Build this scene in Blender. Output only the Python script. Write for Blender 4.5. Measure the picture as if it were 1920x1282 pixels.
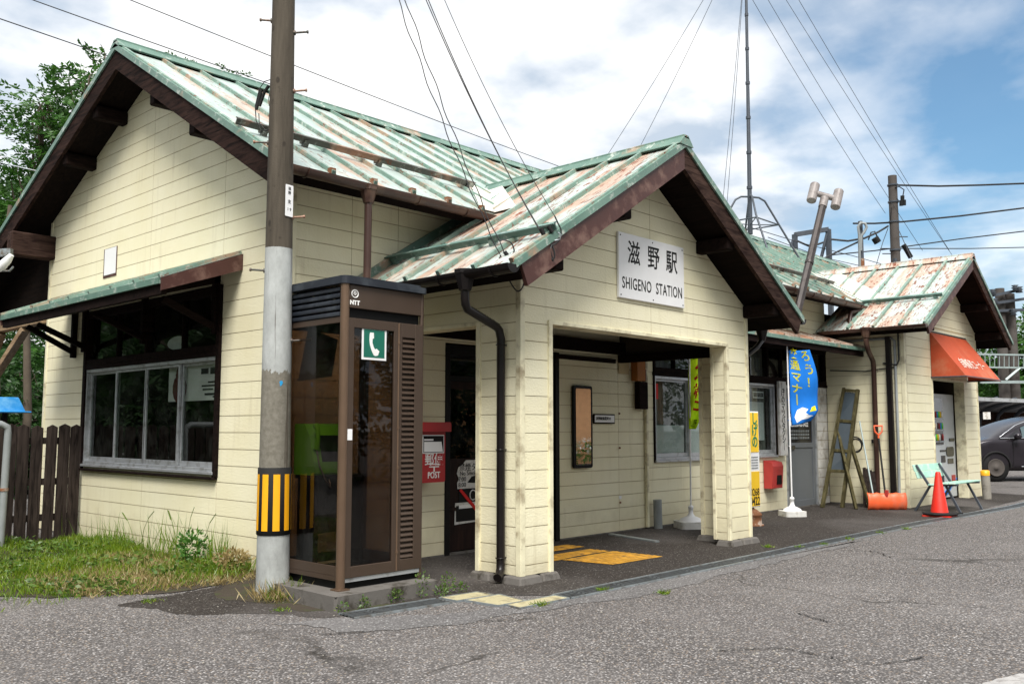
import bpy, bmesh, math, random
import numpy as np
from mathutils import Vector, Matrix
random.seed(7); np.random.seed(7)
sc = bpy.context.scene
for o in list(bpy.data.objects): bpy.data.objects.remove(o)
COL = sc.collection
R = math.radians

# ------------------------------------------------------------------ camera
CAM_H = 1.25
cam_d = bpy.data.cameras.new('camera'); cam = bpy.data.objects.new('camera', cam_d); COL.objects.link(cam)
cam_d.sensor_width = 36; cam_d.lens = 36*1714.35/1920; cam_d.clip_end = 2000; cam_d.clip_start = 0.05
ax_r = Vector((0.6850, -0.7285, 0)).normalized()
fw = Vector((0.7261, 0.6812, 0.0947)); fw = (fw - ax_r*fw.dot(ax_r)).normalized()
up = ax_r.cross(fw)
cam.matrix_world = Matrix((ax_r, up, -fw)).transposed().to_4x4()
cam.location = (0, 0, CAM_H)
sc.camera = cam

# surveyed points: where the sight line through a photo pixel meets a known plane of the site
def _ray(px, py):
    return ax_r*(px-960)/1714.35 - up*(py-641)/1714.35 + fw
C0 = Vector((0, 0, CAM_H))
def onX(px, py, x): d = _ray(px, py); return C0 + d*(x/d.x)
def onY(px, py, y): d = _ray(px, py); return C0 + d*(y/d.y)
def onZ(px, py, z=0.0): d = _ray(px, py); return C0 + d*((z-CAM_H)/d.z)
def at(px, py, dep): return C0 + _ray(px, py)*dep

# ------------------------------------------------------------------ world, sun, exposure
SUN_EL, SUN_AZ = 55, 224          # azimuth the light comes from, degrees from +X counterclockwise
w = bpy.data.worlds.new('World'); sc.world = w; w.use_nodes = True
nt = w.node_tree; nt.nodes.clear()
def N(t, **kw):
    n = nt.nodes.new(t)
    for k, v in kw.items(): setattr(n, k, v)
    return n
L = lambda a, b: nt.links.new(a, b)
sky = N('ShaderNodeTexSky', sky_type='NISHITA', sun_disc=False)
sky.sun_elevation = R(SUN_EL); sky.sun_rotation = R(90-SUN_AZ); sky.air_density = 1.0; sky.dust_density = 1.2; sky.ozone_density = .6
bg1 = N('ShaderNodeBackground'); bg1.inputs[1].default_value = 0.075; tint = N('ShaderNodeMix', data_type='RGBA', blend_type='MULTIPLY'); tint.inputs[0].default_value = 1; tint.inputs[7].default_value = (.74, 1.0, 1.06, 1); L(sky.outputs[0], tint.inputs[6]); L(tint.outputs[2], bg1.inputs[0])
tc = N('ShaderNodeTexCoord')
sep = N('ShaderNodeSeparateXYZ'); L(tc.outputs['Generated'], sep.inputs[0])
def M(op, a, b=None, c=None):
    n = N('ShaderNodeMath', operation=op)
    for i, v in enumerate((a, b, c)):
        if v is None: continue
        if isinstance(v, (int, float)): n.inputs[i].default_value = v
        else: L(v, n.inputs[i])
    return n.outputs[0]
zz = M('ADD', M('MAXIMUM', sep.outputs[2], 0.0), 0.22)
cmb = N('ShaderNodeCombineXYZ'); L(M('DIVIDE', sep.outputs[0], zz), cmb.inputs[0]); L(M('DIVIDE', sep.outputs[1], zz), cmb.inputs[1])
n1 = N('ShaderNodeTexNoise'); n1.inputs['Scale'].default_value = 1.3; n1.inputs['Detail'].default_value = 7; n1.inputs['Roughness'].default_value = .52; n1.inputs['Distortion'].default_value = .35
L(cmb.outputs[0], n1.inputs['Vector'])
n2 = N('ShaderNodeTexNoise'); n2.inputs['Scale'].default_value = 3.5; n2.inputs['Detail'].default_value = 6; L(cmb.outputs[0], n2.inputs['Vector'])
# the clear gap in the clouds lies towards the east (+x, small y), about 20 degrees up
gd = Vector(_ray(1830, 235)).normalized(); gv = N('ShaderNodeVectorMath', operation='DOT_PRODUCT'); gv.inputs[1].default_value = gd; L(tc.outputs['Generated'], gv.inputs[0])
nrm = N('ShaderNodeVectorMath', operation='NORMALIZE'); L(tc.outputs['Generated'], nrm.inputs[0]); L(nrm.outputs[0], gv.inputs[0])
gap = M('SMOOTH_MAX', M('MULTIPLY', M('SUBTRACT', gv.outputs['Value'], 0.955), 14.5), 0.0, 0.10)
gd2 = Vector(_ray(-60, 180)).normalized(); gv2 = N('ShaderNodeVectorMath', operation='DOT_PRODUCT'); gv2.inputs[1].default_value = gd2; L(nrm.outputs[0], gv2.inputs[0])
gap2 = M('MULTIPLY', M('MAXIMUM', M('SUBTRACT', gv2.outputs['Value'], 0.965), 0.0), 7.0)
m = M('SUBTRACT', M('ADD', M('MULTIPLY', n1.outputs[0], 1.15), M('MULTIPLY', n2.outputs[0], 0.55)), M('ADD', gap, gap2))
cr = N('ShaderNodeValToRGB'); L(m, cr.inputs[0])
cr.color_ramp.elements[0].position = 0.12; cr.color_ramp.elements[0].color = (0.02, 0.02, 0.02, 1)
cr.color_ramp.elements[1].position = 0.66; cr.color_ramp.elements[1].color = (1, 1, 1, 1)
e = cr.color_ramp.elements.new(0.45); e.color = (.72, .72, .72, 1)
cc = N('ShaderNodeValToRGB'); L(n2.outputs[0], cc.inputs[0])
cc.color_ramp.elements[0].position = .36; cc.color_ramp.elements[0].color = (.50, .58, .68, 1)
cc.color_ramp.elements[1].position = .56; cc.color_ramp.elements[1].color = (1, 1, 1, 1)
bg2 = N('ShaderNodeBackground'); L(cc.outputs[0], bg2.inputs[0]); bg2.inputs[1].default_value = .62
mx = N('ShaderNodeMixShader'); L(cr.outputs[0], mx.inputs[0]); L(bg1.outputs[0], mx.inputs[1]); L(bg2.outputs[0], mx.inputs[2])
out = N('ShaderNodeOutputWorld'); L(mx.outputs[0], out.inputs[0])

sd = bpy.data.lights.new('sun', 'SUN'); sun = bpy.data.objects.new('sun', sd); COL.objects.link(sun)
sd.energy = 2.9; sd.angle = R(30); sd.color = (1.0, .965, .91)
sv = Vector((math.cos(R(SUN_AZ))*math.cos(R(SUN_EL)), math.sin(R(SUN_AZ))*math.cos(R(SUN_EL)), math.sin(R(SUN_EL))))
sun.rotation_euler = sv.to_track_quat('Z', 'Y').to_euler(); sun.location = (-5, -8, 20)
sc.view_settings.view_transform = 'Standard'; sc.view_settings.look = 'None'
sc.view_settings.exposure = 1.0; sc.view_settings.gamma = 1.0; sc.view_settings.use_curve_mapping = False
sc.render.engine = 'CYCLES'; sc.cycles.use_denoising = True; sc.cycles.max_bounces = 7; sc.cycles.transparent_max_bounces = 16

# ------------------------------------------------------------------ materials
MATS = {}
class NT:
    """small node-graph helper"""
    def __init__(s, name):
        s.m = bpy.data.materials.new(name); s.m.use_nodes = True; s.t = s.m.node_tree; s.t.nodes.clear()
        s.out = s.t.nodes.new('ShaderNodeOutputMaterial'); s.geo = s.t.nodes.new('ShaderNodeTexCoord').outputs['Object']
        s.pos = s.t.nodes.new('ShaderNodeNewGeometry').outputs['Position']
    def n(s, t, **kw):
        n = s.t.nodes.new(t)
        for k, v in kw.items(): setattr(n, k, v)
        return n
    def put(s, sock, v):
        if isinstance(v, bpy.types.NodeSocket): s.t.links.new(v, sock)
        elif v is not None: sock.default_value = v
    def math(s, op, a, b=None, c=None):
        n = s.n('ShaderNodeMath', operation=op)
        for i, v in enumerate((a, b, c)):
            if v is not None: s.put(n.inputs[i], v)
        return n.outputs[0]
    def map(s, v, scale=(1, 1, 1), loc=(0, 0, 0), rot=(0, 0, 0)):
        n = s.n('ShaderNodeMapping'); s.put(n.inputs[0], v); n.inputs['Scale'].default_value = scale; n.inputs['Location'].default_value = loc; n.inputs['Rotation'].default_value = rot
        return n.outputs[0]
    def noise(s, scale, detail=4, rough=.55, vec=None, dist=0.0, out=0):
        n = s.n('ShaderNodeTexNoise'); s.put(n.inputs['Vector'], vec or s.geo); n.inputs['Scale'].default_value = scale
        n.inputs['Detail'].default_value = detail; n.inputs['Roughness'].default_value = rough; n.inputs['Distortion'].default_value = dist
        return n.outputs[out]
    def voro(s, scale, vec=None, feature='F1', out='Distance'):
        n = s.n('ShaderNodeTexVoronoi', feature=feature); s.put(n.inputs['Vector'], vec or s.geo); n.inputs['Scale'].default_value = scale
        return n.outputs[out]
    def ramp(s, fac, stops, interp='LINEAR'):
        n = s.n('ShaderNodeValToRGB'); s.put(n.inputs[0], fac); cr = n.color_ramp; cr.interpolation = interp
        while len(cr.elements) < len(stops): cr.elements.new(.5)
        for e, (p, c) in zip(cr.elements, stops):
            e.position = p; e.color = (c, c, c, 1) if isinstance(c, (int, float)) else (*c, 1)
        return n.outputs[0]
    def mix(s, f, a, b, blend='MIX'):
        n = s.n('ShaderNodeMix', data_type='RGBA', blend_type=blend); s.put(n.inputs['Factor'], f)
        for k, v in ((6, a), (7, b)):
            if isinstance(v, tuple) and len(v) == 3: v = (*v, 1)
            s.put(n.inputs[k], v)
        return n.outputs[2]
    def bump(s, h, strength=.3, dist=.01, prev=None):
        n = s.n('ShaderNodeBump'); s.put(n.inputs['Height'], h); n.inputs['Strength'].default_value = strength; n.inputs['Distance'].default_value = dist
        if prev: s.put(n.inputs['Normal'], prev)
        return n.outputs[0]
    def pbr(s, col, rough=.6, metal=0.0, spec=.5, normal=None, **kw):
        n = s.n('ShaderNodeBsdfPrincipled')
        if isinstance(col, tuple) and len(col) == 3: col = (*col, 1)
        s.put(n.inputs['Base Color'], col); s.put(n.inputs['Roughness'], rough); s.put(n.inputs['Metallic'], metal); s.put(n.inputs['Specular IOR Level'], spec)
        if normal: s.put(n.inputs['Normal'], normal)
        for k, v in kw.items(): s.put(n.inputs[k], v)
        s.t.links.new(n.outputs[0], s.out.inputs[0]); return n.outputs[0]

def simple(name, col, rough=.6, metal=0.0, var=.12, vscale=6, bump=.0, bscale=60, spec=.5, dirt=None, dscale=3):
    s = NT(name)
    f = s.noise(vscale, 5)
    c = s.mix(s.ramp(f, [(.3, 0.0), (.7, 1.0)]), tuple(x*(1-var) for x in col), tuple(min(1, x*(1+var)) for x in col))
    if dirt: c = s.mix(s.ramp(s.noise(dscale, 8, .65), [(.5, 0.0), (.68, 1.0)]), c, dirt)
    nm = s.bump(s.noise(bscale, 3), bump, .005) if bump else None
    if spec == .5 and rough >= .6 and metal == 0: spec = .2
    s.pbr(c, s.math('MULTIPLY_ADD', f, .2, rough-.1), metal, spec, nm)
    return s.m

def m_siding():
    s = NT('cream_siding')
    big = s.noise(1.6, 5, .6)
    c = s.mix(s.ramp(big, [(.3, 0.), (.7, 1.)]), (.785, .73, .50), (.835, .79, .585))
    p3 = s.n('ShaderNodeSeparateXYZ'); s.put(p3.inputs[0], s.pos)
    row = s.math('FLOOR', s.math('DIVIDE', s.math('ADD', p3.outputs[2], .0105), .1535)); seg = s.math('FLOOR', s.math('DIVIDE', s.math('ADD', s.math('ADD', p3.outputs[0], p3.outputs[1]), s.math('MULTIPLY', row, .61)), 1.82))
    wn = s.n('ShaderNodeTexWhiteNoise', noise_dimensions='2D'); cb = s.n('ShaderNodeCombineXYZ'); s.put(cb.inputs[0], row); s.put(cb.inputs[1], seg); s.put(wn.inputs['Vector'], cb.outputs[0])
    c = s.mix(s.math('MULTIPLY', wn.outputs['Value'], .16), c, (.70, .62, .41))
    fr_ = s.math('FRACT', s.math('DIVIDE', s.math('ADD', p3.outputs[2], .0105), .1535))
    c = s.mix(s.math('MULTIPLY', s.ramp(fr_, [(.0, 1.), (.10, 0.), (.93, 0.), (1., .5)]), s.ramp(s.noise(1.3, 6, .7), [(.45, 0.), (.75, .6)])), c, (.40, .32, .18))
    sz = s.map(s.geo, (14, 14, 1.2))
    streak = s.math('MULTIPLY', s.ramp(s.noise(1, 6, .6, sz), [(.54, 0.), (.76, .5)]), s.ramp(s.noise(1.1, 4), [(.38, 0.), (.66, 1.)]))
    c = s.mix(streak, c, (.50, .43, .27))
    spots = s.math('MULTIPLY', s.ramp(s.noise(7, 9, .75), [(.64, 0.), (.72, .6)]), s.ramp(s.noise(.7, 3), [(.45, 0.), (.62, 1.)]))
    c = s.mix(spots, c, (.34, .27, .15))
    sp = s.n('ShaderNodeSeparateXYZ'); s.put(sp.inputs[0], s.pos)
    low = s.ramp(s.math('ADD', sp.outputs[2], s.math('MULTIPLY', s.noise(5, 5), .5)), [(.2, .55), (.62, 0.)])
    c = s.mix(low, c, (.42, .36, .24))
    h = s.math('ADD', s.math('MULTIPLY', s.voro(38, s.map(s.geo, (1, 1, 2.2)), 'SMOOTH_F1'), .6), s.noise(55, 3))
    s.pbr(c, .55, 0, .35, s.bump(h, .34, .006)); return s.m
def m_roof(name, a, b, rust_amt, seed, st=(1, 1, 1)):
    s = NT(name)
    v = s.map(s.geo, st, (seed, seed*2, 0))
    c = s.mix(s.ramp(s.noise(3, 6, .6, v), [(.32, 0.), (.68, 1.)]), a, b)
    c = s.mix(s.ramp(s.noise(9, 6, .7, v), [(.55, 0.), (.7, .75)]), c, (.64, .66, .60))
    chip = s.ramp(s.noise(15, 7, .75, v), [(.62-rust_amt*.22, 0.), (.655-rust_amt*.22, 1.)])
    area = s.ramp(s.noise(1.7, 5, .7, v, .4), [(.52-rust_amt*.4, 0.), (.66-rust_amt*.3, 1.)])
    mask = s.math('MULTIPLY', chip, area)
    halo = s.math('MULTIPLY', s.ramp(s.noise(2.1, 8, .62, v, .5), [(.64-rust_amt*.42, 0.), (.72-rust_amt*.36, .9)]), .9)
    c = s.mix(s.math('MULTIPLY', halo, .8), c, s.mix(s.noise(6, 3, .5, v), (.42, .15, .055), (.52, .34, .24)))
    c = s.mix(mask, c, s.mix(s.noise(30, 3, .5, v), (.26, .065, .02), (.12, .035, .02)))
    s.pbr(c, s.math('MULTIPLY_ADD', mask, .3, .42), 0, .5, s.bump(s.math('ADD', s.noise(2.2, 3, .5, v), s.math('MULTIPLY', mask, -.15)), .25, .02)); return s.m
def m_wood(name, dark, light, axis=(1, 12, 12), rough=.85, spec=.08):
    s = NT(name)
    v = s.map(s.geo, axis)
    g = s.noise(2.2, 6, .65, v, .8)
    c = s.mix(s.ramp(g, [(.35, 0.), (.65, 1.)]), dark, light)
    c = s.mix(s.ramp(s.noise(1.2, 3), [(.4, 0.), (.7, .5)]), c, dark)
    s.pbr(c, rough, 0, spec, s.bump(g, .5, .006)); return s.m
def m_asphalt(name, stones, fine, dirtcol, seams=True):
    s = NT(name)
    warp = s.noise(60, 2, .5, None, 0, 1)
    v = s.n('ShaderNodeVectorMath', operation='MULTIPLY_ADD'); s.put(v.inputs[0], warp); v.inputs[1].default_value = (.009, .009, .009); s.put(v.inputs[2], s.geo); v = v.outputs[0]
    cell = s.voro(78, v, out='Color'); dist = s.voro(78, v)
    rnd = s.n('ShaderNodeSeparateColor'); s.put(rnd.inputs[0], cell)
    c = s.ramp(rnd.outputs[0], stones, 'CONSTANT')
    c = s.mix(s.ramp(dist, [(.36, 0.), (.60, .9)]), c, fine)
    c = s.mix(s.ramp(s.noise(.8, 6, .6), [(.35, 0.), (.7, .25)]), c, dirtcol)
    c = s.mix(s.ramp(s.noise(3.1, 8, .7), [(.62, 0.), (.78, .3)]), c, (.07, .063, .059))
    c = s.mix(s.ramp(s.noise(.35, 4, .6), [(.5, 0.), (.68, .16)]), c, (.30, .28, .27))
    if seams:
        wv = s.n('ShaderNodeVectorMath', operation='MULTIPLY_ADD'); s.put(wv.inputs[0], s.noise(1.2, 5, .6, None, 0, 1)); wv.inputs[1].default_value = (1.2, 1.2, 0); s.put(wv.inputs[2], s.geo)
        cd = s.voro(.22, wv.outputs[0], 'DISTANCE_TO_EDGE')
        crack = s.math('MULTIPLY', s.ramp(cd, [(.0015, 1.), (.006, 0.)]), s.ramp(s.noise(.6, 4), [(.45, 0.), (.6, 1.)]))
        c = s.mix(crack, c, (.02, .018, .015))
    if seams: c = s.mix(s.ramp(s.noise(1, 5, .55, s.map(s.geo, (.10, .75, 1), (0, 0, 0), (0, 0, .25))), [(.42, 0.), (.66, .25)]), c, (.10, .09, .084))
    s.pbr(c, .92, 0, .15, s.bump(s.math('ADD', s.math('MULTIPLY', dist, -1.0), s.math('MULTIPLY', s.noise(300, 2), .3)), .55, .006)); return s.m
def m_glass(name, tint, refl=1.0, rough=.0, dirt=.04):
    s = NT(name)
    tr = s.n('ShaderNodeBsdfTransparent'); tr.inputs[0].default_value = (*tint, 1)
    gl = s.n('ShaderNodeBsdfGlossy'); gl.inputs[0].default_value = (.9, .93, .95, 1); gl.inputs[1].default_value = rough
    fr = s.n('ShaderNodeFresnel'); fr.inputs[0].default_value = 1.5
    mx = s.n('ShaderNodeMixShader'); bf = s.n('ShaderNodeNewGeometry').outputs['Backfacing']; s.put(mx.inputs[0], s.math('MULTIPLY', s.math('MULTIPLY', fr.outputs[0], refl), s.math('SUBTRACT', 1.0, bf))); s.put(mx.inputs[1], tr.outputs[0]); s.put(mx.inputs[2], gl.outputs[0])
    df = s.n('ShaderNodeBsdfDiffuse'); df.inputs[0].default_value = (.4, .42, .38, 1)
    m2 = s.n('ShaderNodeMixShader'); s.put(m2.inputs[0], s.ramp(s.noise(4, 6, .7), [(.45, 0.), (.8, dirt)])); s.put(m2.inputs[1], mx.outputs[0]); s.put(m2.inputs[2], df.outputs[0])
    s.t.links.new(m2.outputs[0], s.out.inputs[0]); return s.m
def m_leaf(name, a, b, c3, trans=.35):
    s = NT(name)
    f = s.noise(2.3, 4, .6); f2 = s.noise(40, 2)
    c = s.mix(s.ramp(f, [(.35, 0.), (.65, 1.)]), a, b); c = s.mix(s.ramp(f2, [(.5, 0.), (.75, .7)]), c, c3)
    d = s.n('ShaderNodeBsdfDiffuse'); s.put(d.inputs[0], c); t = s.n('ShaderNodeBsdfTranslucent'); s.put(t.inputs[0], c)
    g = s.n('ShaderNodeBsdfGlossy'); g.inputs[1].default_value = .45; g.inputs[0].default_value = (.6, .6, .6, 1)
    mx = s.n('ShaderNodeMixShader'); mx.inputs[0].default_value = trans; s.put(mx.inputs[1], d.outputs[0]); s.put(mx.inputs[2], t.outputs[0])
    m2 = s.n('ShaderNodeMixShader'); m2.inputs[0].default_value = .05; s.put(m2.inputs[1], mx.outputs[0]); s.put(m2.inputs[2], g.outputs[0])
    s.t.links.new(m2.outputs[0], s.out.inputs[0]); return s.m
def m_pole():
    s = NT('pole_concrete')
    sp = s.n('ShaderNodeSeparateXYZ'); s.put(sp.inputs[0], s.pos); z = sp.outputs[2]
    v = s.map(s.geo, (9, 9, .8)); st = s.noise(1, 8, .7, v)
    old = s.mix(s.ramp(st, [(.3, 0.), (.7, 1.)]), (.035, .028, .020), (.105, .088, .066))
    new = s.mix(s.ramp(s.noise(5, 7, .7, s.map(s.geo, (1, 1, .5))), [(.3, 0.), (.7, 1.)]), (.25, .26, .25), (.47, .49, .48))
    mid = s.mix(s.ramp(s.noise(26, 6, .7), [(.3, 0.), (.7, 1.)]), (.13, .12, .095), (.22, .205, .17))
    zn = s.math('ADD', z, s.math('MULTIPLY', s.noise(7, 5, .7), .03))
    zd = s.math('ADD', z, s.math('MULTIPLY', s.noise(6, 6, .8, s.map(s.geo, (1, 1, .35))), .35))
    c = s.mix(s.ramp(zn, [(.0, 0.), (1., 0.)]), new, new)
    c = s.mix(s.math('GREATER_THAN', zn, 2.665), new, old)
    inmid = s.math('MULTIPLY', s.math('GREATER_THAN', z, .9), s.math('LESS_THAN', zd, 1.87))
    c = s.mix(inmid, c, mid)
    lich = s.ramp(s.voro(13, s.map(s.geo, (1, 1, .6)), 'F1'), [(.16, 1.), (.26, 0.)])
    c = s.mix(s.math('MULTIPLY', s.math('MULTIPLY', lich, s.math('GREATER_THAN', z, 2.7)), s.ramp(s.noise(9, 4), [(.45, 0.), (.6, .8)])), c, (.025, .02, .015))
    drip = s.math('MULTIPLY', s.ramp(s.noise(1, 5, .6, s.map(s.geo, (26, 26, .7))), [(.60, 0.), (.66, .8)]), s.math('LESS_THAN', z, 2.66))
    c = s.mix(drip, c, (.07, .055, .04))
    s.pbr(c, .85, 0, .3, s.bump(s.noise(70, 5, .7), .5, .006)); return s.m
def m_ground():
    """road asphalt with the dirt and weathering that lies on it"""
    return m_asphalt('road_asphalt', [(0, (.055, .051, .050)), (.14, (.13, .122, .118)), (.32, (.245, .227, .217)), (.50, (.175, .160, .152)), (.62, (.31, .29, .278)), (.76, (.095, .088, .085)), (.86, (.27, .215, .17)), (.94, (.48, .46, .45))], (.058, .054, .053), (.165, .154, .149))

MT = {}
def mk():
    MT['siding'] = m_siding()
    MT['groove'] = simple('siding_groove', (.50, .40, .23), .8)
    MT['trim'] = simple('cream_trim', (.76, .71, .50), .55, dirt=(.36, .30, .19), dscale=5, bump=.1)
    MT['roof'] = m_roof('mint_roof_sheet', (.30, .385, .355), (.42, .485, .455), .26, 3.1, (1.5, .38, .6))
    MT['roof2'] = m_roof('mint_roof_sheet_rusty', (.34, .41, .38), (.49, .545, .51), .43, 7.7, (.36, 1.5, .6))
    MT['batten'] = m_roof('green_roof_batten', (.125, .225, .18), (.225, .33, .275), .26, 1.3)
    MT['green_trim'] = m_roof('green_metal_trim', (.085, .165, .13), (.15, .25, .20), .12, 5.9)
    MT['flash'] = m_roof('pale_valley_flashing', (.60, .60, .53), (.70, .68, .60), .13, 9.2)
    MT['wood'] = m_wood('dark_weathered_wood', (.004, .0024, .002), (.020, .011, .009))
    MT['wood_y'] = m_wood('dark_board_wood', (.006, .0034, .003), (.045, .024, .019), (12, 1.3, 12))
    MT['wood_lt'] = m_wood('bare_timber', (.20, .13, .075), (.40, .29, .18), (12, 1.5, 12))
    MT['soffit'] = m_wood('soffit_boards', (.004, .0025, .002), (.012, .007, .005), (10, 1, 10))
    MT['brown_board'] = simple('brown_painted_board', (.062, .020, .015), .55, bump=.15, bscale=20, dirt=(.16, .09, .07), dscale=6)
    MT['brown_old'] = m_wood('worn_brown_board', (.014, .007, .006), (.075, .045, .035), (1.5, 12, 12))
    MT['gutter'] = simple('brown_gutter', (.045, .020, .014), .4, bump=.05, dirt=(.12, .07, .045))
    MT['gutter_blk'] = simple('black_brown_gutter', (.008, .006, .006), .32, spec=.35)
    MT['black'] = simple('black_paint', (.006, .006, .006), .5, spec=.15)
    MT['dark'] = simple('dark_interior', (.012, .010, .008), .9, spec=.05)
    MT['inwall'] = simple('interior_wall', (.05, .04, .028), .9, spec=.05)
    MT['alu'] = simple('aluminium_frame', (.48, .50, .52), .38, .55, var=.06, dirt=(.28, .28, .27), dscale=8)
    MT['alu_dk'] = simple('grey_door_aluminium', (.16, .175, .19), .42, .3, var=.06)
    MT['galv'] = simple('galvanised_steel', (.34, .38, .40), .42, .6, dirt=(.16, .13, .10), dscale=9)
    MT['pipe_grey'] = simple('grey_pipe', (.25, .27, .27), .5)
    MT['glass'] = m_glass('window_glass', (.86, .90, .88), 1.0)
    MT['glass_booth'] = m_glass('tinted_booth_glass', (.56, .48, .42), .7, dirt=.02)
    MT['glass_frost'] = simple('frosted_window_film', (.52, .54, .54), .5, var=.05)
    MT['curtain'] = simple('grey_curtain', (.16, .155, .14), .9)
    MT['bronze'] = simple('bronze_aluminium', (.066, .044, .031), .42, .25, var=.05, bump=.02)
    MT['bronze_lt'] = simple('light_bronze_post', (.17, .11, .072), .36, .5, var=.05)
    MT['navy'] = simple('navy_booth_roof', (.010, .014, .022), .55, dirt=(.05, .06, .07))
    MT['white'] = simple('white_board', (.80, .80, .80), .45, var=.03)
    MT['white_old'] = simple('old_white_paint', (.62, .61, .58), .6, dirt=(.33, .30, .25), dscale=7)
    MT['ink'] = simple('black_lettering', (.012, .012, .012), .6)
    MT['white_ink'] = simple('white_lettering', (.80, .80, .78), .6)
    MT['green_sign'] = simple('green_sign_face', (.006, .13, .085), .45, var=.05)
    MT['post_red'] = simple('post_box_red', (.36, .012, .014), .38, var=.08)
    MT['box_red'] = simple('faded_red_paint', (.42, .035, .03), .5, dirt=(.25, .05, .04))
    MT['phone'] = simple('phone_green', (.16, .66, .03), .35, var=.05)
    MT['conc'] = simple('kerb_concrete', (.28, .26, .225), .85, bump=.5, bscale=40, dirt=(.10, .085, .06), dscale=4)
    MT['conc_base'] = simple('dark_foundation_concrete', (.13, .12, .11), .85, bump=.5, bscale=30, dirt=(.035, .03, .022), dscale=6)
    MT['cover'] = simple('concrete_drain_cover', (.40, .36, .22), .85, bump=.3, bscale=80, dirt=(.22, .19, .12), dscale=8)
    MT['yellow'] = simple('tactile_yellow', (.46, .245, .035), .8, var=.3, dirt=(.20, .12, .045), dscale=9, bump=.3)
    MT['band_y'] = simple('reflective_yellow', (.85, .40, .01), .4, var=.04)
    MT['sign_y'] = simple('sign_yellow', (.88, .55, .01), .45, var=.03)
    MT['sign_g'] = simple('sign_green_ink', (.01, .20, .10), .6)
    MT['lime'] = simple('fluorescent_flag_cloth', (.62, .90, .02), .8, var=.05)
    MT['flag_b'] = simple('blue_flag_cloth', (.01, .17, .62), .75, var=.08)
    MT['flag_yl'] = simple('yellow_flag_print', (.85, .80, .02), .75)
    MT['red_ink'] = simple('red_print', (.62, .02, .02), .6)
    MT['cone'] = simple('cone_red', (.72, .025, .012), .45, var=.06, dirt=(.5, .05, .03))
    MT['orange'] = simple('orange_plastic', (.80, .12, .035), .45, var=.08, dirt=(.55, .16, .09))
    MT['awning'] = simple('orange_awning_cloth', (.42, .072, .030), .7, var=.12, vscale=3, dirt=(.45, .15, .08), dscale=2)
    MT['bench'] = simple('pale_green_bench', (.33, .58, .47), .5, dirt=(.55, .62, .55), dscale=6)
    MT['rust_streak'] = simple('rust_streak', (.13, .040, .020), .8, var=.4, vscale=14, dirt=(.07, .03, .02), dscale=20)
    MT['rubber'] = simple('black_rubber', (.015, .015, .015), .75)
    MT['rust'] = simple('rusty_steel', (.20, .085, .04), .75, bump=.4, dirt=(.45, .40, .34), dscale=9)
    MT['blackboard'] = simple('blue_grey_board', (.03, .042, .052), .6)
    MT['mossy'] = m_wood('mossy_timber', (.03, .026, .012), (.11, .095, .045), (8, 8, 1))
    MT['fence'] = m_wood('weathered_fence_wood', (.012, .009, .008), (.062, .047, .040), (14, 14, 1.2), .85)
    MT['blue'] = simple('blue_cover_plastic', (.02, .25, .62), .45, dirt=(.15, .42, .7))
    MT['mirror'] = simple('mirror_glass', (.85, .85, .85), .02, 1.0, var=.0)
    MT['car'] = simple('car_paint', (.030, .026, .032), .22, .35, var=.03)
    MT['chrome'] = simple('chrome', (.65, .66, .68), .18, 1.0, var=.03)
    MT['car_glass'] = m_glass('car_glass', (.3, .36, .38), 1.6)
    MT['pole'] = m_pole()
    MT['pole_far'] = simple('far_pole_concrete', (.085, .075, .068), .85, bump=.3, dirt=(.05, .04, .035))
    MT['cable'] = simple('black_cable', (.012, .012, .013), .5)
    MT['steel_dk'] = simple('dark_painted_steel', (.06, .07, .085), .5, .3)
    MT['steel_lt'] = simple('pale_painted_steel', (.30, .36, .35), .5, .2)
    MT['flue'] = simple('stained_flue_metal', (.045, .036, .034), .5, .35, var=.4, dirt=(.02, .014, .012), dscale=5)
    MT['flue_lt'] = simple('flue_cowl_metal', (.24, .215, .205), .55, .1, dirt=(.10, .07, .06), dscale=9)
    MT['bark'] = simple('tree_bark', (.10, .08, .06), .9, bump=.6, bscale=12)
    MT['leaf'] = m_leaf('locust_leaf', (.022, .085, .012), (.055, .15, .022), (.12, .24, .03))
    MT['leaf_dk'] = m_leaf('dark_leaf', (.012, .045, .010), (.03, .085, .015), (.07, .14, .025))  # darker green leaf of the shrubs and some of the trees
    MT['leaf_br'] = m_leaf('bright_leaf', (.04, .13, .02), (.09, .22, .03), (.16, .30, .05))
    MT['grass'] = m_leaf('grass_blade', (.07, .19, .006), (.21, .31, .010), (.33, .26, .05), .45)
    MT['weed'] = m_leaf('weed_leaf', (.05, .13, .02), (.12, .20, .03), (.26, .18, .06))
    MT['dry'] = m_leaf('dry_grass', (.30, .22, .09), (.38, .30, .14), (.22, .20, .06))
    MT['soil'] = simple('soil', (.05, .04, .03), .95, bump=.8, bscale=40, dirt=(.045, .06, .018), dscale=7)
    MT['road'] = m_ground()
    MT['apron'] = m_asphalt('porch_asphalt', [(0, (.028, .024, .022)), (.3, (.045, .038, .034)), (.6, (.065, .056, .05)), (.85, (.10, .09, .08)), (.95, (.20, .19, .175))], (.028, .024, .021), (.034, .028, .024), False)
    MT['verge'] = m_asphalt('worn_verge_asphalt', [(0, (.09, .085, .085)), (.3, (.14, .133, .13)), (.6, (.20, .19, .19)), (.85, (.27, .26, .255)), (.95, (.4, .4, .4))], (.10, .096, .095), (.15, .145, .143), False)
    MT['paint'] = simple('worn_road_paint', (.34, .33, .32), .9, dirt=(.16, .145, .138), dscale=14)
    MT['tanwall'] = simple('orange_tan_render', (.62, .33, .16), .8, bump=.2)
    MT['tile'] = simple('dark_roof_tile', (.05, .055, .065), .5)
    MT['petal'] = simple('white_petal', (.8, .8, .72), .7)
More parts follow.
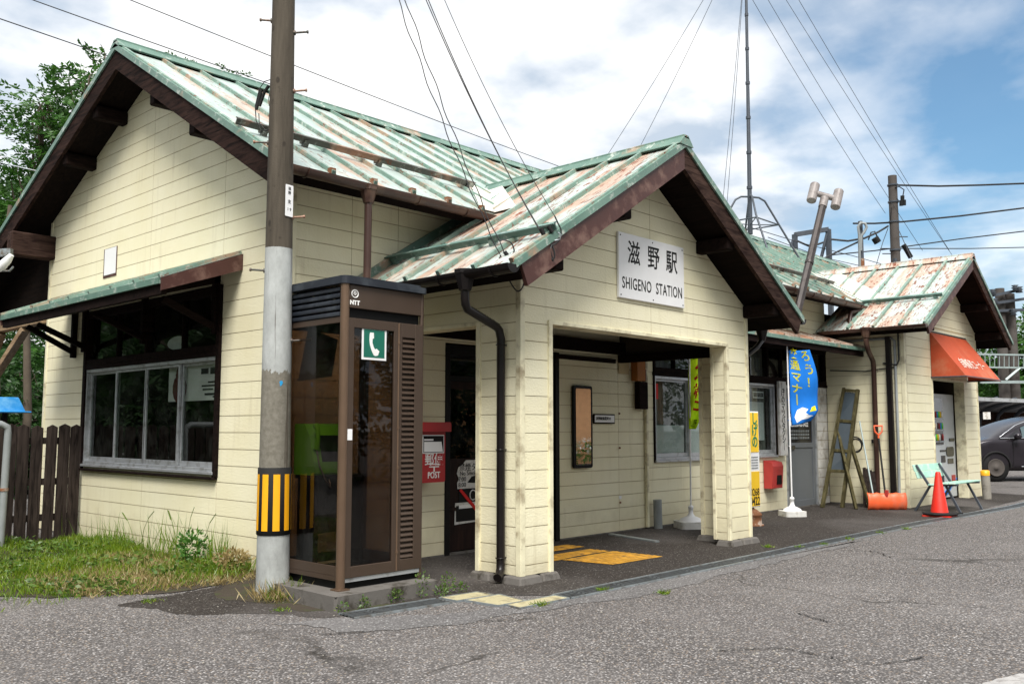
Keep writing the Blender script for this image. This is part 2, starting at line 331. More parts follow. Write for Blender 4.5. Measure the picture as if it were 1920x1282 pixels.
    MT['vend'] = simple('vending_white', (.50, .53, .54), .4, var=.04)
    MT['vend_dk'] = simple('vending_window', (.014, .014, .016), .12)
    MT['poster'] = simple('poster_grey', (.62, .60, .58), .6)
    MT['maroon'] = simple('maroon_print', (.10, .02, .02), .6)
    MT['orange_box'] = simple('meter_box_wood', (.32, .12, .03), .6)
    MT['sky_blue'] = simple('blue_paint_spot', (.02, .30, .60), .5)
mk()
MT['rail_rust'] = m_roof('rusty_brown_rail', (.045, .05, .04), (.09, .085, .07), .28, 4.2)
MT['green_dk'] = m_roof('dark_green_rail', (.07, .14, .12), (.16, .27, .23), .05, 2.2)
MT['rusty_sheet'] = m_roof('rusty_canopy_sheet', (.30, .24, .20), (.42, .36, .30), .34, 6.1)
MT['carwin'] = simple('car_window_glass', (.05, .09, .10), .06, .0, var=.0, spec=1.0)
MT['hill'] = simple('added_hillside', (.018, .04, .012), .95, var=.5, vscale=.8, bump=.6, bscale=1.5)  # dark green of the added hill out of view
MT['grate'] = simple('drain_bars', (.12, .13, .135), .5, .4, dirt=(.05, .045, .04), dscale=12)
MT['faded_ink'] = simple('faded_white_print', (.72, .55, .48), .7, dirt=(.55, .2, .12), dscale=16)
MT['wood_door'] = m_wood('dark_door_board', (.012, .008, .008), (.035, .018, .014), (12, 12, 1), .5)

# ------------------------------------------------------------------ mesh helpers
def basis(o, xa, ya):
    xa = Vector(xa).normalized(); ya = Vector(ya).normalized(); za = xa.cross(ya)
    m = Matrix((xa, ya, za)).transposed().to_4x4(); m.translation = Vector(o); return m
class MB:
    def __init__(s): s.v = []; s.f = []; s.mi = []; s.sm = []
    def add(s, vs, fs, mi=0, smooth=False):
        b = len(s.v); s.v += [tuple(v) for v in vs]; s.f += [tuple(b+i for i in f) for f in fs]; s.mi += [mi]*len(fs); s.sm += [smooth]*len(fs); return s
    def box(s, x0, x1, y0, y1, z0, z1, mi=0, mat=None):
        vs = [Vector((x, y, z)) for z in (z0, z1) for y in (y0, y1) for x in (x0, x1)]
        if mat: vs = [mat @ v for v in vs]
        return s.add(vs, [(0, 2, 3, 1), (4, 5, 7, 6), (0, 1, 5, 4), (2, 6, 7, 3), (0, 4, 6, 2), (1, 3, 7, 5)], mi)
    def beam(s, a, b, w, h, upv=(0, 0, 1), mi=0, both=0):
        """box from a to b: w across, h along up"""
        a = Vector(a); b = Vector(b); d = (b-a); ln = d.length; d.normalize(); x = d.cross(Vector(upv)).normalized(); y = x.cross(d)
        m = Matrix((x, y, d)).transposed().to_4x4(); m.translation = a
        return s.box(-w/2, w/2, -h/2, h/2, -both, ln+both, mi, m)
    def prism(s, poly, o, xa, ya, d0, d1, mi=0, mi_side=None):
        """poly in the (xa, ya) plane, extruded d0..d1 along xa x ya"""
        m = basis(o, xa, ya); n = len(poly)
        vs = [m @ Vector((p[0], p[1], d)) for d in (d0, d1) for p in poly]
        s.add(vs, [tuple(range(n))[::-1], tuple(range(n, 2*n))], mi)
        s.add(vs, [(i, (i+1) % n, n+(i+1) % n, n+i) for i in range(n)], mi if mi_side is None else mi_side); return s
    def tube(s, pts, r, n=8, mi=0, smooth=True, caps=True):
        pts = [Vector(p) for p in pts]; rs = r if isinstance(r, (list, tuple)) else [r]*len(pts)
        rings = []; prev = None
        for i, p in enumerate(pts):
            d = (pts[min(i+1, len(pts)-1)]-pts[max(i-1, 0)]).normalized()
            if prev is None:
                u = d.orthogonal().normalized()
                if abs(d.z) > .9: u = Vector((1, 0, 0)); u = (u-d*u.dot(d)).normalized()
            else: u = (prev-d*prev.dot(d)).normalized()
            prev = u; w_ = d.cross(u)
            rings.append([p+(u*math.cos(2*math.pi*k/n)+w_*math.sin(2*math.pi*k/n))*rs[i] for k in range(n)])
        vs = [v for rg in rings for v in rg]
        fs = [(i*n+k, i*n+(k+1) % n, (i+1)*n+(k+1) % n, (i+1)*n+k) for i in range(len(pts)-1) for k in range(n)]
        s.add(vs, fs, mi, smooth)
        if caps: s.add(vs, [tuple(range(n))[::-1], tuple(range(len(vs)-n, len(vs)))], mi)
        return s
    def lathe(s, o, prof, n=24, mi=0, smooth=True, mat=None):
        o = Vector(o); vs = []
        for r_, z in prof:
            for k in range(n):
                v = Vector((r_*math.cos(2*math.pi*k/n), r_*math.sin(2*math.pi*k/n), z))
                vs.append(o + (mat @ v if mat else v))
        fs = [(i*n+k, i*n+(k+1) % n, (i+1)*n+(k+1) % n, (i+1)*n+k) for i in range(len(prof)-1) for k in range(n)]
        s.add(vs, fs, mi, smooth); s.add(vs, [tuple(range(n))[::-1], tuple(range(len(vs)-n, len(vs)))], mi); return s
    def quad(s, a, b, c, d, mi=0): return s.add([a, b, c, d], [(0, 1, 2, 3)], mi)
    def build(s, name, mat, parent=None, bevel=0.0, **tags):
        """link as ONE mesh object; geometry is given in world space and stored relative to its thing's base"""
        if parent is not None: org = ROOT[parent.name]
        else:
            a = np.array(s.v); lo = a.min(0); hi = a.max(0); org = Vector(((lo[0]+hi[0])/2, (lo[1]+hi[1])/2, lo[2]))
        me = bpy.data.meshes.new(name); me.from_pydata([Vector(v)-org for v in s.v], [], s.f)
        for m in (mat if isinstance(mat, (list, tuple)) else [mat]): me.materials.append(MT[m] if isinstance(m, str) else m)
        me.polygons.foreach_set('material_index', s.mi); me.polygons.foreach_set('use_smooth', s.sm); me.update()
        o = bpy.data.objects.new(name, me); COL.objects.link(o); ROOT[o.name] = org
        if parent is not None: o.parent = parent
        else: o.location = org
        if bevel:
            b = o.modifiers.new('bevel', 'BEVEL'); b.width = bevel; b.segments = 1; b.limit_method = 'ANGLE'; b.angle_limit = R(50); b.harden_normals = False
        for k, v in tags.items(): o[k] = v
        return o
    def build_loose(s, name, mat, parent=None, bevel=0.0):
        """one object per separate piece"""
        n = len(s.v); up_ = list(range(n))
        def fd_(i):
            while up_[i] != i: up_[i] = up_[up_[i]]; i = up_[i]
            return i
        for f in s.f:
            for k in f[1:]: up_[fd_(k)] = fd_(f[0])
        comps = {}
        for fi, f in enumerate(s.f): comps.setdefault(fd_(f[0]), []).append(fi)
        items = []
        for fl_ in comps.values():
            a = np.array([s.v[k] for fi in fl_ for k in s.f[fi]]); items.append([fl_, a.min(0)-.012, a.max(0)+.012])
        ch = True
        while ch:
            ch = False
            for i in range(len(items)):
                for j in range(i+1, len(items)):
                    if (items[i][1] <= items[j][2]).all() and (items[j][1] <= items[i][2]).all():
                        items[i] = [items[i][0]+items[j][0], np.minimum(items[i][1], items[j][1]), np.maximum(items[i][2], items[j][2])]; items.pop(j); ch = True; break
                if ch: break
        out_ = []
        for fl_, _, _ in items:
            m = MB(); ids = {}
            for fi in sorted(fl_):
                for k in s.f[fi]:
                    if k not in ids: ids[k] = len(m.v); m.v.append(s.v[k])
                m.f.append(tuple(ids[k] for k in s.f[fi])); m.mi.append(s.mi[fi]); m.sm.append(s.sm[fi])
            out_.append(m.build(name, mat, parent, bevel))
        return out_
ROOT = {}
def thing(name, loc, label, category, group=None, kind=None):
    o = bpy.data.objects.new(name, None); COL.objects.link(o); o.location = loc; o.empty_display_size = .2; ROOT[o.name] = Vector(loc)
    o['label'] = label; o['category'] = category
    if group: o['group'] = group
    if kind: o['kind'] = kind
    return o
def rounded(w_, h_, r_, n=4):
    p = []
    for cx_, cy_, a0 in ((w_-r_, h_-r_, 0), (r_, h_-r_, 90), (r_, r_, 180), (w_-r_, r_, 270)):
        for k in range(n+1):
            a = R(a0+90*k/n); p.append((cx_+r_*math.cos(a), cy_+r_*math.sin(a)))
    return p
FACE_S = ((1, 0, 0), (0, 0, 1))       # surfaces that look towards -y (the road)
FACE_W = ((0, -1, 0), (0, 0, 1))      # surfaces that look towards -x
def lettering(txt, o, axes, size, mat, parent, name='lettering', sx=1.0, bold=0.0, lines=1.0, align='CENTER', depth=.0012, warp=None, space=1.0):
    cu = bpy.data.curves.new('t', 'FONT'); cu.body = txt; cu.size = size; cu.align_x = align; cu.align_y = 'CENTER'; cu.space_line = lines; cu.offset = bold; cu.extrude = depth; cu.resolution_u = 3; cu.space_character = space
    ob = bpy.data.objects.new('t', cu); COL.objects.link(ob)
    dg = bpy.context.evaluated_depsgraph_get(); me = bpy.data.meshes.new_from_object(ob.evaluated_get(dg))
    bpy.data.objects.remove(ob); bpy.data.curves.remove(cu)
    m_ = basis(o, *axes); b = MB()
    vs = []
    for v in me.vertices:
        p = Vector((v.co.x*sx, v.co.y, v.co.z)); p = m_ @ p
        vs.append(warp(p) if warp else p)
    b.add(vs, [tuple(p.vertices) for p in me.polygons]); bpy.data.meshes.remove(me)
    return b.build(name, mat, parent)
def clip(poly, hp):
    """keep the side a*x+b*y<=c of convex poly"""
    a, b, c = hp; out_ = []
    for i in range(len(poly)):
        p, q = poly[i], poly[(i+1) % len(poly)]; dp = a*p[0]+b*p[1]-c; dq = a*q[0]+b*q[1]-c
        if dp <= 0: out_.append(p)
        if dp*dq < 0: t = dp/(dp-dq); out_.append((p[0]+(q[0]-p[0])*t, p[1]+(q[1]-p[1])*t))
    return out_
PITCH, OFF = .1535, -.0105
def wall_pieces(length, z0, z1, cuts, openings, joints=()):
    zs = sorted(set([round(z, 4) for z in cuts if z0 < z < z1] + [z0, z1] + [z for o in openings for z in (o[2], o[3]) if z0 < z < z1]))
    for a, b in zip(zs, zs[1:]):
        if b-a < .004: continue
        mid = (a+b)/2; iv = [(0, length)]
        for u0, u1, oz0, oz1 in openings:
            if oz0 < mid < oz1:
                nv = []
                for p, q in iv:
                    if u0 > p: nv.append((p, min(q, u0)))
                    if u1 < q: nv.append((max(p, u1), q))
                iv = [t for t in nv if t[1]-t[0] > .003]
        for p, q in iv:
            us = [p]+[j for j in joints if p < j < q]+[q]
            for c, d in zip(us, us[1:]): yield c, d, a, b
def siding(parent, name, o, ua, length, z0, z1, openings=(), planes=(), joints=(), thick=.10, mats=('siding', 'groove')):
    """one clad wall: real board courses with open grooves over a backing; ua runs to the right as seen from outside"""
    o = Vector(o); mb = MB(); axes = (ua, (0, 0, 1)); g = .0026
    cuts = [OFF+PITCH*k for k in range(-1, 45)]; gz = set(round(c, 4) for c in cuts); js = set(joints)
    for u0, u1, a, b in wall_pieces(length, z0, z1, cuts, openings, joints):
        aa = a+g if round(a, 4) in gz else a; bb = b-g if round(b, 4) in gz else b
        uu0 = u0+g*.7 if u0 in js else u0; uu1 = u1-g*.7 if u1 in js else u1
        poly = [(uu0, aa), (uu1, aa), (uu1, bb), (uu0, bb)]
        for h in planes: poly = clip(poly, h) if len(poly) > 2 else []
        if len(poly) > 2: mb.prism(poly, (o.x, o.y, 0), *axes, -.012, 0, 0, 1)
    for u0, u1, a, b in wall_pieces(length, z0, z1, (), openings):
        poly = [(u0, a), (u1, a), (u1, b), (u0, b)]
        for h in planes: poly = clip(poly, h) if len(poly) > 2 else []
        if len(poly) > 2: mb.prism(poly, (o.x, o.y, 0), *axes, -thick, -.012, 1)
    return mb.build(name, list(mats), parent)
# ------------------------------------------------------------------ the setting: ground, road edge, drain
def sheet(name, mat, pts, z, rough=.05, **kw):
    rg_ = random.Random(name); P = []          # worn, irregular outline
    for i in range(len(pts)):
        a = Vector(pts[i]); c = Vector(pts[(i+1) % len(pts)]); n_ = max(1, int((c-a).length/.06)); d = (c-a).normalized(); s_ = Vector((-d.y, d.x))
        for k in range(n_):
            p = a.lerp(c, k/n_); t_ = k/n_*(c-a).length+i*3.7; P.append(tuple(p+s_*rough*(.9*math.sin(t_*2.3+i)+.5*math.sin(t_*7.1+2*i)+rg_.uniform(-.45, .45))))
    pts = P; b = MB(); b.add([(x, y, z) for x, y in pts], [tuple(range(len(pts)))]); return b.build(name, mat, None, kind='structure', **kw)
b = MB(); nn = 24
gx = np.linspace(-300, 500, nn); b.add([(x, y, 0) for y in gx for x in gx], [(j*nn+i, j*nn+i+1, (j+1)*nn+i+1, (j+1)*nn+i) for j in range(nn-1) for i in range(nn-1)])
road = b.build('road', 'road'); road['kind'] = 'structure'
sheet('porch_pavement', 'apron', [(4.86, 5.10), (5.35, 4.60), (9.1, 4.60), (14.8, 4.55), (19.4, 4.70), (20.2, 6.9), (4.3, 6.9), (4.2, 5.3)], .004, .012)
pts = [(3.62, 6.15), (3.66, 5.75), (3.78, 5.4), (3.9, 5.16), (4.86, 5.10), (4.9, 5.5), (4.3, 6.9), (4.39, 7.3), (3.9, 7.0), (3.68, 6.6)]
sheet('soil_strip', 'soil', pts, .003)
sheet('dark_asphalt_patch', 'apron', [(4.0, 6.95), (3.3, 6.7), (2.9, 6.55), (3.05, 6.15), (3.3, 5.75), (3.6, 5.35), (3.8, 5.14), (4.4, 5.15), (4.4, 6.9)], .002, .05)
sheet('worn_verge', 'verge', [(4.2, 4.36), (5.5, 4.15), (8.0, 4.14), (9.4, 4.20), (10.4, 4.36), (5.3, 4.45), (4.6, 4.62), (3.9, 4.95), (3.3, 5.25), (3.5, 4.8)], .003)
sheet('grass_bed', 'soil', [(4.39, 7.1), (4.39, 11.2), (-2, 11.4), (-2, 8.9), (1.2, 8.6), (2.3, 8.0), (2.75, 7.2), (3.3, 6.85), (3.9, 6.9)], .006)
# steel drain grating in two straight runs, concrete covers between
dr = thing('drain_channel', (9, 4.5, 0), 'long narrow steel drain grating along the edge of the porch pavement', 'drain')
def grating(a, b_, wd=.19):
    a = Vector((*a, .007)); b_ = Vector((*b_, .007)); d = (b_-a).normalized(); s_ = Vector((-d.y, d.x, 0)); ln = (b_-a).length
    q = MB(); q.quad(a-s_*wd/2, b_-s_*wd/2, b_+s_*wd/2, a+s_*wd/2); q.build('channel', 'black', dr)
    q = MB()
    for k in (-1, 1): q.beam(a+s_*k*(wd/2), b_+s_*k*(wd/2), .016, .014)
    q.build('rim', 'galv', dr); q = MB()
    for k in (-1.8, -.6, .6, 1.8): q.beam(a+s_*k*wd*.18, b_+s_*k*wd*.18, .012, .012)
    for k in range(int(ln/.5)): q.beam(a+d*(k*.5+.2)-s_*wd/2, a+d*(k*.5+.2)+s_*wd/2, .014, .012)
    q.build('grating', 'grate', dr)
grating((3.80, 5.09), (4.62, 5.03)); grating((5.33, 4.50), (9.02, 4.49)); grating((9.04, 4.50), (12.7, 4.49)); grating((12.72, 4.49), (16.4, 4.32)); grating((16.42, 4.32), (23.5, 4.55))
for i, (p, lab) in enumerate([([(4.66, 4.93), (5.02, 4.90), (5.02, 5.09), (4.66, 5.12)], 'concrete drain cover just behind the first steel grating by the phone box'), ([(4.74, 4.59), (5.0, 4.57), (5.06, 4.89), (4.72, 4.91)], 'middle concrete drain cover with a steel rim in front of the porch post'), ([(4.78, 4.42), (5.31, 4.41), (5.31, 4.56), (4.80, 4.575)], 'concrete drain cover lying at the start of the long drain')]):
    q = MB(); q.prism(p, (0, 0, 0), (1, 0, 0), (0, 1, 0), 0, .012)
    t = q.build('drain_cover', 'cover', None, bevel=.003); t['label'] = lab; t['category'] = 'drain cover'
    t2 = MB()
    for k in range(4):
        a = Vector((*p[k], .008)); c = Vector((*p[(k+1) % 4], .008)); t2.beam(a, c, .012, .016)
    ROOT_ = t2.build('rim', 'galv', t)
sheet('road_marking', 'paint', [(onZ(1835, 1285).x, onZ(1835, 1285).y), (onZ(1930, 1262).x, onZ(1930, 1262).y), (onZ(2050, 1225).x, onZ(2050, 1225).y), (onZ(2050, 1262).x, onZ(2050, 1262).y), (onZ(1930, 1310).x, onZ(1930, 1310).y)], .004, .02)
# tactile paving
def tactile(pts, label, ang):
    q = MB(); q.add([(x, y, .009) for x, y in pts], [tuple(range(len(pts)))]); a = Vector((math.cos(ang), math.sin(ang), 0)); s_ = Vector((-a.y, a.x, 0))
    cx_ = sum(p[0] for p in pts)/len(pts); cy_ = sum(p[1] for p in pts)/len(pts)
    for k in range(-14, 15):
        o = Vector((cx_, cy_, .011))+s_*k*.075
        ts = []
        for i in range(len(pts)):
            p = Vector((*pts[i], .011)); r_ = Vector((*pts[(i+1) % len(pts)], .011)); dp = (p-o).dot(s_); dq = (r_-o).dot(s_)
            if dp*dq < 0: ts.append(((p+(r_-p)*dp/(dp-dq))-o).dot(a))
        if len(ts) >= 2 and max(ts)-min(ts) > .06: q.beam(o+a*(min(ts)+.02), o+a*(max(ts)-.02), .034, .008)
    t = q.build('tactile_paving', 'yellow'); t['label'] = label; t['category'] = 'paving'; t['group'] = 'yellow tactile paving under the porch'
tactile([(6.80, 5.74), (6.89, 5.20), (7.66, 5.17), (7.64, 5.77)], 'largest yellow tactile patch, a broad diamond under the porch opening', 0)
tactile([(6.5, 5.98), (6.5, 5.72), (6.78, 5.76), (7.1, 5.80), (7.62, 5.80), (7.60, 6.02)], 'narrow yellow tactile strip directly behind the broad diamond patch', 0)
tactile([(6.9, 6.46), (6.9, 6.2), (7.72, 6.2), (7.72, 6.46)], 'small yellow tactile strip nearest the dark entrance door', 0)
q = MB(); q.beam(onZ(1145, 1001, .012), onZ(1232, 1015, .012), .07, .02); q.build('threshold_strip', 'galv', None, bevel=.003, label='low grey metal strip set in the porch floor near the white flag base', category='strip')
q = MB()
for pl in ([(1350, 1221), (1420, 1217), (1470, 1216), (1520, 1226), (1580, 1238), (1640, 1246), (1700, 1240), (1740, 1230)], [(1580, 1032), (1630, 1033), (1655, 1038), (1668, 1046)], [(1710, 1048), (1790, 1052), (1840, 1055), (1880, 1063)], [(1495, 1150), (1530, 1160), (1560, 1168)], [(905, 1165), (960, 1164), (1010, 1158)], [(600, 1190), (660, 1188), (700, 1185)]):
    w_ = .010
    g_ = [onZ(px+random.uniform(-4, 4), py+random.uniform(-.6, .6)) for (ax, ay), (bx, by) in zip(pl, pl[1:]) for k in range(7) for px, py in [(ax+(bx-ax)*k/7, ay+(by-ay)*k/7)]]
    for i, (a, c) in enumerate(zip(g_, g_[1:])):
        d = (c-a).normalized(); s_ = Vector((-d.y, d.x, 0))*w_*.5*random.uniform(.5, 1.3); z_ = Vector((0, 0, .0065)); q.quad(a-s_+z_, c-s_+z_, c+s_+z_, a+s_+z_)
q.build('road_crack', 'black', None, kind='structure')

# ------------------------------------------------------------------ station building
X0, YB, X1, YP = 4.40, 6.78, 5.548, 5.12
ZM = lambda y: 5.327-.59*(9.6-y) if y <= 9.6 else 5.327-.455*(y-9.6)
ZP = lambda x: 3.98-.62*abs(x-7.42)
KX0, KX1, KY, KR = 15.05, 18.72, 5.47, 17.12
ZK = lambda x: 4.24-(.565 if x < KR else .63)*abs(x-KR)
TH = .20
st = thing('station_building', (4.4, 5.12, 0), 'cream clad railway station building with rusty mint green metal roofs and gabled porch', 'station')
# walls -------------------------------------------------------
siding(st, 'gable_wall', (X0, 12.3), (0, -1, 0), 12.3-YB-.014, -.05, 5.3, [(12.3-11.02, 12.3-7.94, .82, 2.60)],
       [(-.455, 1, ZM(12.3)-TH), (.59, 1, (5.327-TH)+.59*(12.3-9.6))], joints=[12.3-9.47, 12.3-7.93])
FX = X0+.012
siding(st, 'front_wall', (FX, YB), (1, 0, 0), KX0-FX, -.02, ZM(YB)-TH, [(6.23-FX, 7.97-FX, -.1, 2.12), (9.87-FX, 13.2-FX, .82, 1.97), (9.87-FX, KX0-FX-.02, 1.97, 2.56), (13.5-FX, KX0-FX-.02, -.1, 1.97)], joints=[5.05-FX, 5.9-FX-.3, 9.12-FX, 11.5-FX])
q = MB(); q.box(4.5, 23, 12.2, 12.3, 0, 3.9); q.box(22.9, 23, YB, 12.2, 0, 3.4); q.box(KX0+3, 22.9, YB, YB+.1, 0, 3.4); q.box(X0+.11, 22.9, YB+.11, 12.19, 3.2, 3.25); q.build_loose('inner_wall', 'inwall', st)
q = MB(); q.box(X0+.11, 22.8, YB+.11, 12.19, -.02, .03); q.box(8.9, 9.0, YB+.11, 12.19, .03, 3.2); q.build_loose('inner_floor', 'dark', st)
wh = MB()
for u0, u1, a, b_ in wall_pieces(KX0-14.62, -.02, 1.95, [OFF+PITCH*k for k in range(15)], []):
    wh.prism([(u0, a+.0035), (u1, a+.0035), (u1, b_-.0035), (u0, b_-.0035)], (14.62, YB, 0), *FACE_S, -.012, 0, 0, 1)
wh.box(14.62, KX0-.002, YB+.012, YB+.1, -.02, 1.95, 1); wh.build('painted_wall_panel', ['white_old', 'groove'], st)
# corner trims, base skirt
q = MB(); q.box(X0-.012, X0+.045, YB-.012, YB+.05, 0, 3.5); q.box(X0-.01, X0+.03, 12.25, 12.31, 0, ZM(12.3)-TH); q.build_loose('corner_trim', 'trim', st, bevel=.004)
# porch walls
SP, SQ = .62, 7.42-X1
siding(st, 'porch_gable_wall', (X1+.03, YP), (1, 0, 0), 9.32-X1-.06, .064, 3.9, [(5.93-X1-.03, 8.85-X1-.03, 0, 2.155)],
       [(-SP, 1, ZP(X1+.03)-TH), (SP, 1, 3.98-TH+SP*(7.42-X1-.03))], joints=[7.44-X1-.03], thick=.16)
siding(st, 'porch_side_wall', (X1, YB), (0, -1, 0), YB-YP-.03, .064, ZP(X1)-TH, [(0, YB-5.63, 0, 2.15)], thick=.16)
siding(st, 'porch_post_face', (8.842, 5.298), (0, -1, 0), .155, .064, 2.155, thick=.1)
siding(st, 'porch_post_face', (9.14, 5.63), (0, -1, 0), .33, .064, 2.155, thick=.14)
q = MB(); q.box(9.15, 9.32, 5.28, YB-.01, 2.16, ZP(9.32)-TH); q.box(9.28, 9.322, 5.14, 5.63, .035, 2.16); q.build_loose('porch_inner_board', 'inwall', st)
q = MB()
q.box(X1-.012, X1+.045, YP-.012, YP+.045, .06, ZP(X1)-TH-.03); q.box(9.28, 9.332, YP-.012, YP+.04, .06, ZP(9.32)-TH-.03)      # corners
q.box(5.892, 5.94, YP-.018, YP+.165, .06, 2.17); q.box(8.838, 8.884, YP-.018, YP+.02, .06, 2.17); q.box(8.838, 8.872, 5.27, 5.31, .06, 2.155); q.box(5.89, 8.888, YP-.019, YP+.165, 2.145, 2.18)
q.box(X1-.018, X1+.165, 5.585, 5.632, .06, 2.155); q.box(X1-.019, X1+.165, 5.583, YB-.02, 2.14, 2.175); q.box(9.128, 9.17, 5.60, 5.645, .06, 2.155)
q.build_loose('porch_trim', 'trim', st, bevel=.003)
q = MB(); q.box(5.8, 9.14, YP+.17, YB-.02, 2.50, 2.53); q.box(5.6, 9.14, YB-.11, YB-.03, 2.16, 2.30); q.box(5.8, 9.14, 5.95, 6.05, 2.40, 2.50); q.box(9.10, 9.148, 5.31, YB-.02, 2.06, 2.155); q.build_loose('porch_ceiling', 'soffit', st)
q = MB(); q.box(7.9, 9.02, YB-.05, YB-.018, 2.05, 2.10); q.build('door_track', 'wood', st)
for i, (a, c, d, e_) in enumerate([(5.50, 5.72, 5.08, 5.26), (5.80, 5.96, 5.09, 5.27), (5.50, 5.70, 5.44, 5.64), (8.82, 9.0, 5.08, 5.24), (9.08, 9.20, 5.08, 5.2), (9.22, 9.35, 5.07, 5.2), (9.10, 9.34, 5.40, 5.66)]):
    q = MB(); q.add([(a-.05, d-.05, -.06), (c+.05, d-.05, -.06), (c+.05, e_+.04, -.06), (a-.05, e_+.04, -.06), (a-.012, d-.012, .062), (c+.012, d-.012, .062), (c+.012, e_, .062), (a-.012, e_, .062)], [(0, 1, 5, 4), (1, 2, 6, 5), (2, 3, 7, 6), (3, 0, 4, 7), (4, 5, 6, 7)]); q.build('foundation_stone', 'conc_base', st, bevel=.012)
# kiosk wing
kq = lambda x: x-KX0-.04
siding(st, 'kiosk_side_wall', (KX0, YB), (0, -1, 0), YB-KY, -.02, ZK(KX0)-.16, thick=.12)
siding(st, 'kiosk_gable_wall', (KX0+.04, KY), (1, 0, 0), KX1-KX0-.04, -.02, 4.3, [(kq(16.30), kq(17.93), -.1, 2.11)],
       [(-.565, 1, ZK(KX0+.04)-.16), (.63, 1, 4.24-.16+.63*kq(KR))], joints=[], thick=.16)
q = MB(); q.box(KX0-.012, KX0+.05, KY-.012, KY+.05, -.02, ZK(KX0)-.16); q.box(16.27, 16.31, KY-.012, KY+.165, -.02, 2.13); q.box(17.92, 17.96, KY-.012, KY+.165, -.02, 2.13); q.box(16.27, 17.96, KY-.013, KY+.166, 2.10, 2.14); q.box(KX1-.03, KX1+.02, KY-.012, KY+.05, -.02, ZK(KX1)-.16); q.build_loose('kiosk_trim', 'trim', st, bevel=.004)
q = MB(); q.box(17.95, 18.1, KY+.17, YB, 0, 2.9); q.box(16.1, 16.26, KY+.17, YB, 0, 2.9); q.box(KX1-.1, KX1-.001, KY+.17, YB, 0, 2.9); q.box(16.27, 17.94, YB-.1, YB, 0, 2.9); q.build_loose('kiosk_inner_wall', 'inwall', st)
q = MB(); q.box(15.1, 18.6, KY-.004, KY-.001, 2.985, 3.005); q.build('kiosk_band', 'groove', st)
q = MB(); q.box(X0-.006, X0+.05, YB, 12.3, -.05, .02); q.box(4.5, KX0, YB-.004, YB+.06, -.02, .02); q.box(KX0-.006, KX0+.05, KY, YB, -.03, .03); q.build_loose('base_skirt', 'conc_base', st)
# roofs -------------------------------------------------------
def slab(name, pts, nrm, mat, t0, t1, parent=st):
    """pts: 3D outline on the roof surface; slab from t0 to t1 along the surface normal"""
    n_ = Vector(nrm).normalized(); b_ = MB(); k = len(pts); vs = [Vector(p)+n_*t0 for p in pts]+[Vector(p)+n_*t1 for p in pts]
    b_.add(vs, [tuple(range(k))[::-1], tuple(range(k, 2*k))]+[(i, (i+1) % k, k+(i+1) % k, k+i) for i in range(k)]); return b_ if mat is None else b_.build(name, mat, parent)
XL, XR, YE = 4.0, 22.9, 6.30
P3 = lambda x, y, f: (x, y, f)
cM = (0, -.59, 1); ss = (1+.59**2)**.5
roofm = slab('main_roof', [(XL, YE, ZM(YE)), (XR, YE, ZM(YE)), (XR, 9.6, 5.327), (XL, 9.6, 5.327)], cM, None, 0, .018)
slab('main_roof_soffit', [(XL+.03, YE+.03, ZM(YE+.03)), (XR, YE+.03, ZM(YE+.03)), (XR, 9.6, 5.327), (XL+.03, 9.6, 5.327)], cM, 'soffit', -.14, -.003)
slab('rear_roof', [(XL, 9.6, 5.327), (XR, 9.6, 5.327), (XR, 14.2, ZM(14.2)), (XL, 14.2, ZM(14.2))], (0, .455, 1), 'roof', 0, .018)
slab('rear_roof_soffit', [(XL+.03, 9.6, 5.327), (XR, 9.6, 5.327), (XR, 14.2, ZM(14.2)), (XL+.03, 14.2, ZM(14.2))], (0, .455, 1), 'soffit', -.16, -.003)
def batten(mb, a, b_, n_, w_=.036, h_=.036, mi=1):
    mb.beam(Vector(a)+Vector(n_).normalized()*(.016+h_/2), Vector(b_)+Vector(n_).normalized()*(.016+h_/2), w_, h_, n_, mi)
def streaks(q, lines, n_, seed, mi):
    rs_ = random.Random(seed); n_ = Vector(n_).normalized()
    for a, b_ in lines:
        a = Vector(a); b_ = Vector(b_); d = (b_-a).normalized(); s_ = d.cross(n_).normalized(); L_ = (b_-a).length; t = rs_.uniform(0, .3)
        while t < L_-.05:
            l_ = min(rs_.choice((.08, .15, .3, .6))*rs_.uniform(.6, 1.4), L_-t)
            for sd_ in (-1, 1):
                if rs_.random() < .62-.30*t/L_:
                    w_ = rs_.uniform(.004, .018); o_ = s_*sd_*(.022+w_/2); z_ = n_*.0195; p = a+d*t; c = a+d*(t+l_); j = [rs_.uniform(.3, 1.1) for _ in range(4)]
                    q.add([p+o_+z_, p+d*l_*.3+s_*sd_*w_*j[0]+s_*sd_*.021+z_, c-d*l_*.25+s_*sd_*w_*j[1]+s_*sd_*.021+z_, c+s_*sd_*.021+z_, p+s_*sd_*.021+z_], [(0, 1, 2, 3, 4)], mi)
            t += l_+rs_.choice((.03, .1, .4))*rs_.uniform(.5, 1.5)
streaks(roofm, [((XL+.03+.447*k, YE, ZM(YE)), (XL+.03+.447*k, 9.5, ZM(9.5))) for k in range(42)], cM, 1, 3)
q = roofm; x = XL+.03
while x < XR:
    batten(q, (x, YE-.005, ZM(YE-.005)), (x, 9.56, ZM(9.56)), cM); x += .447
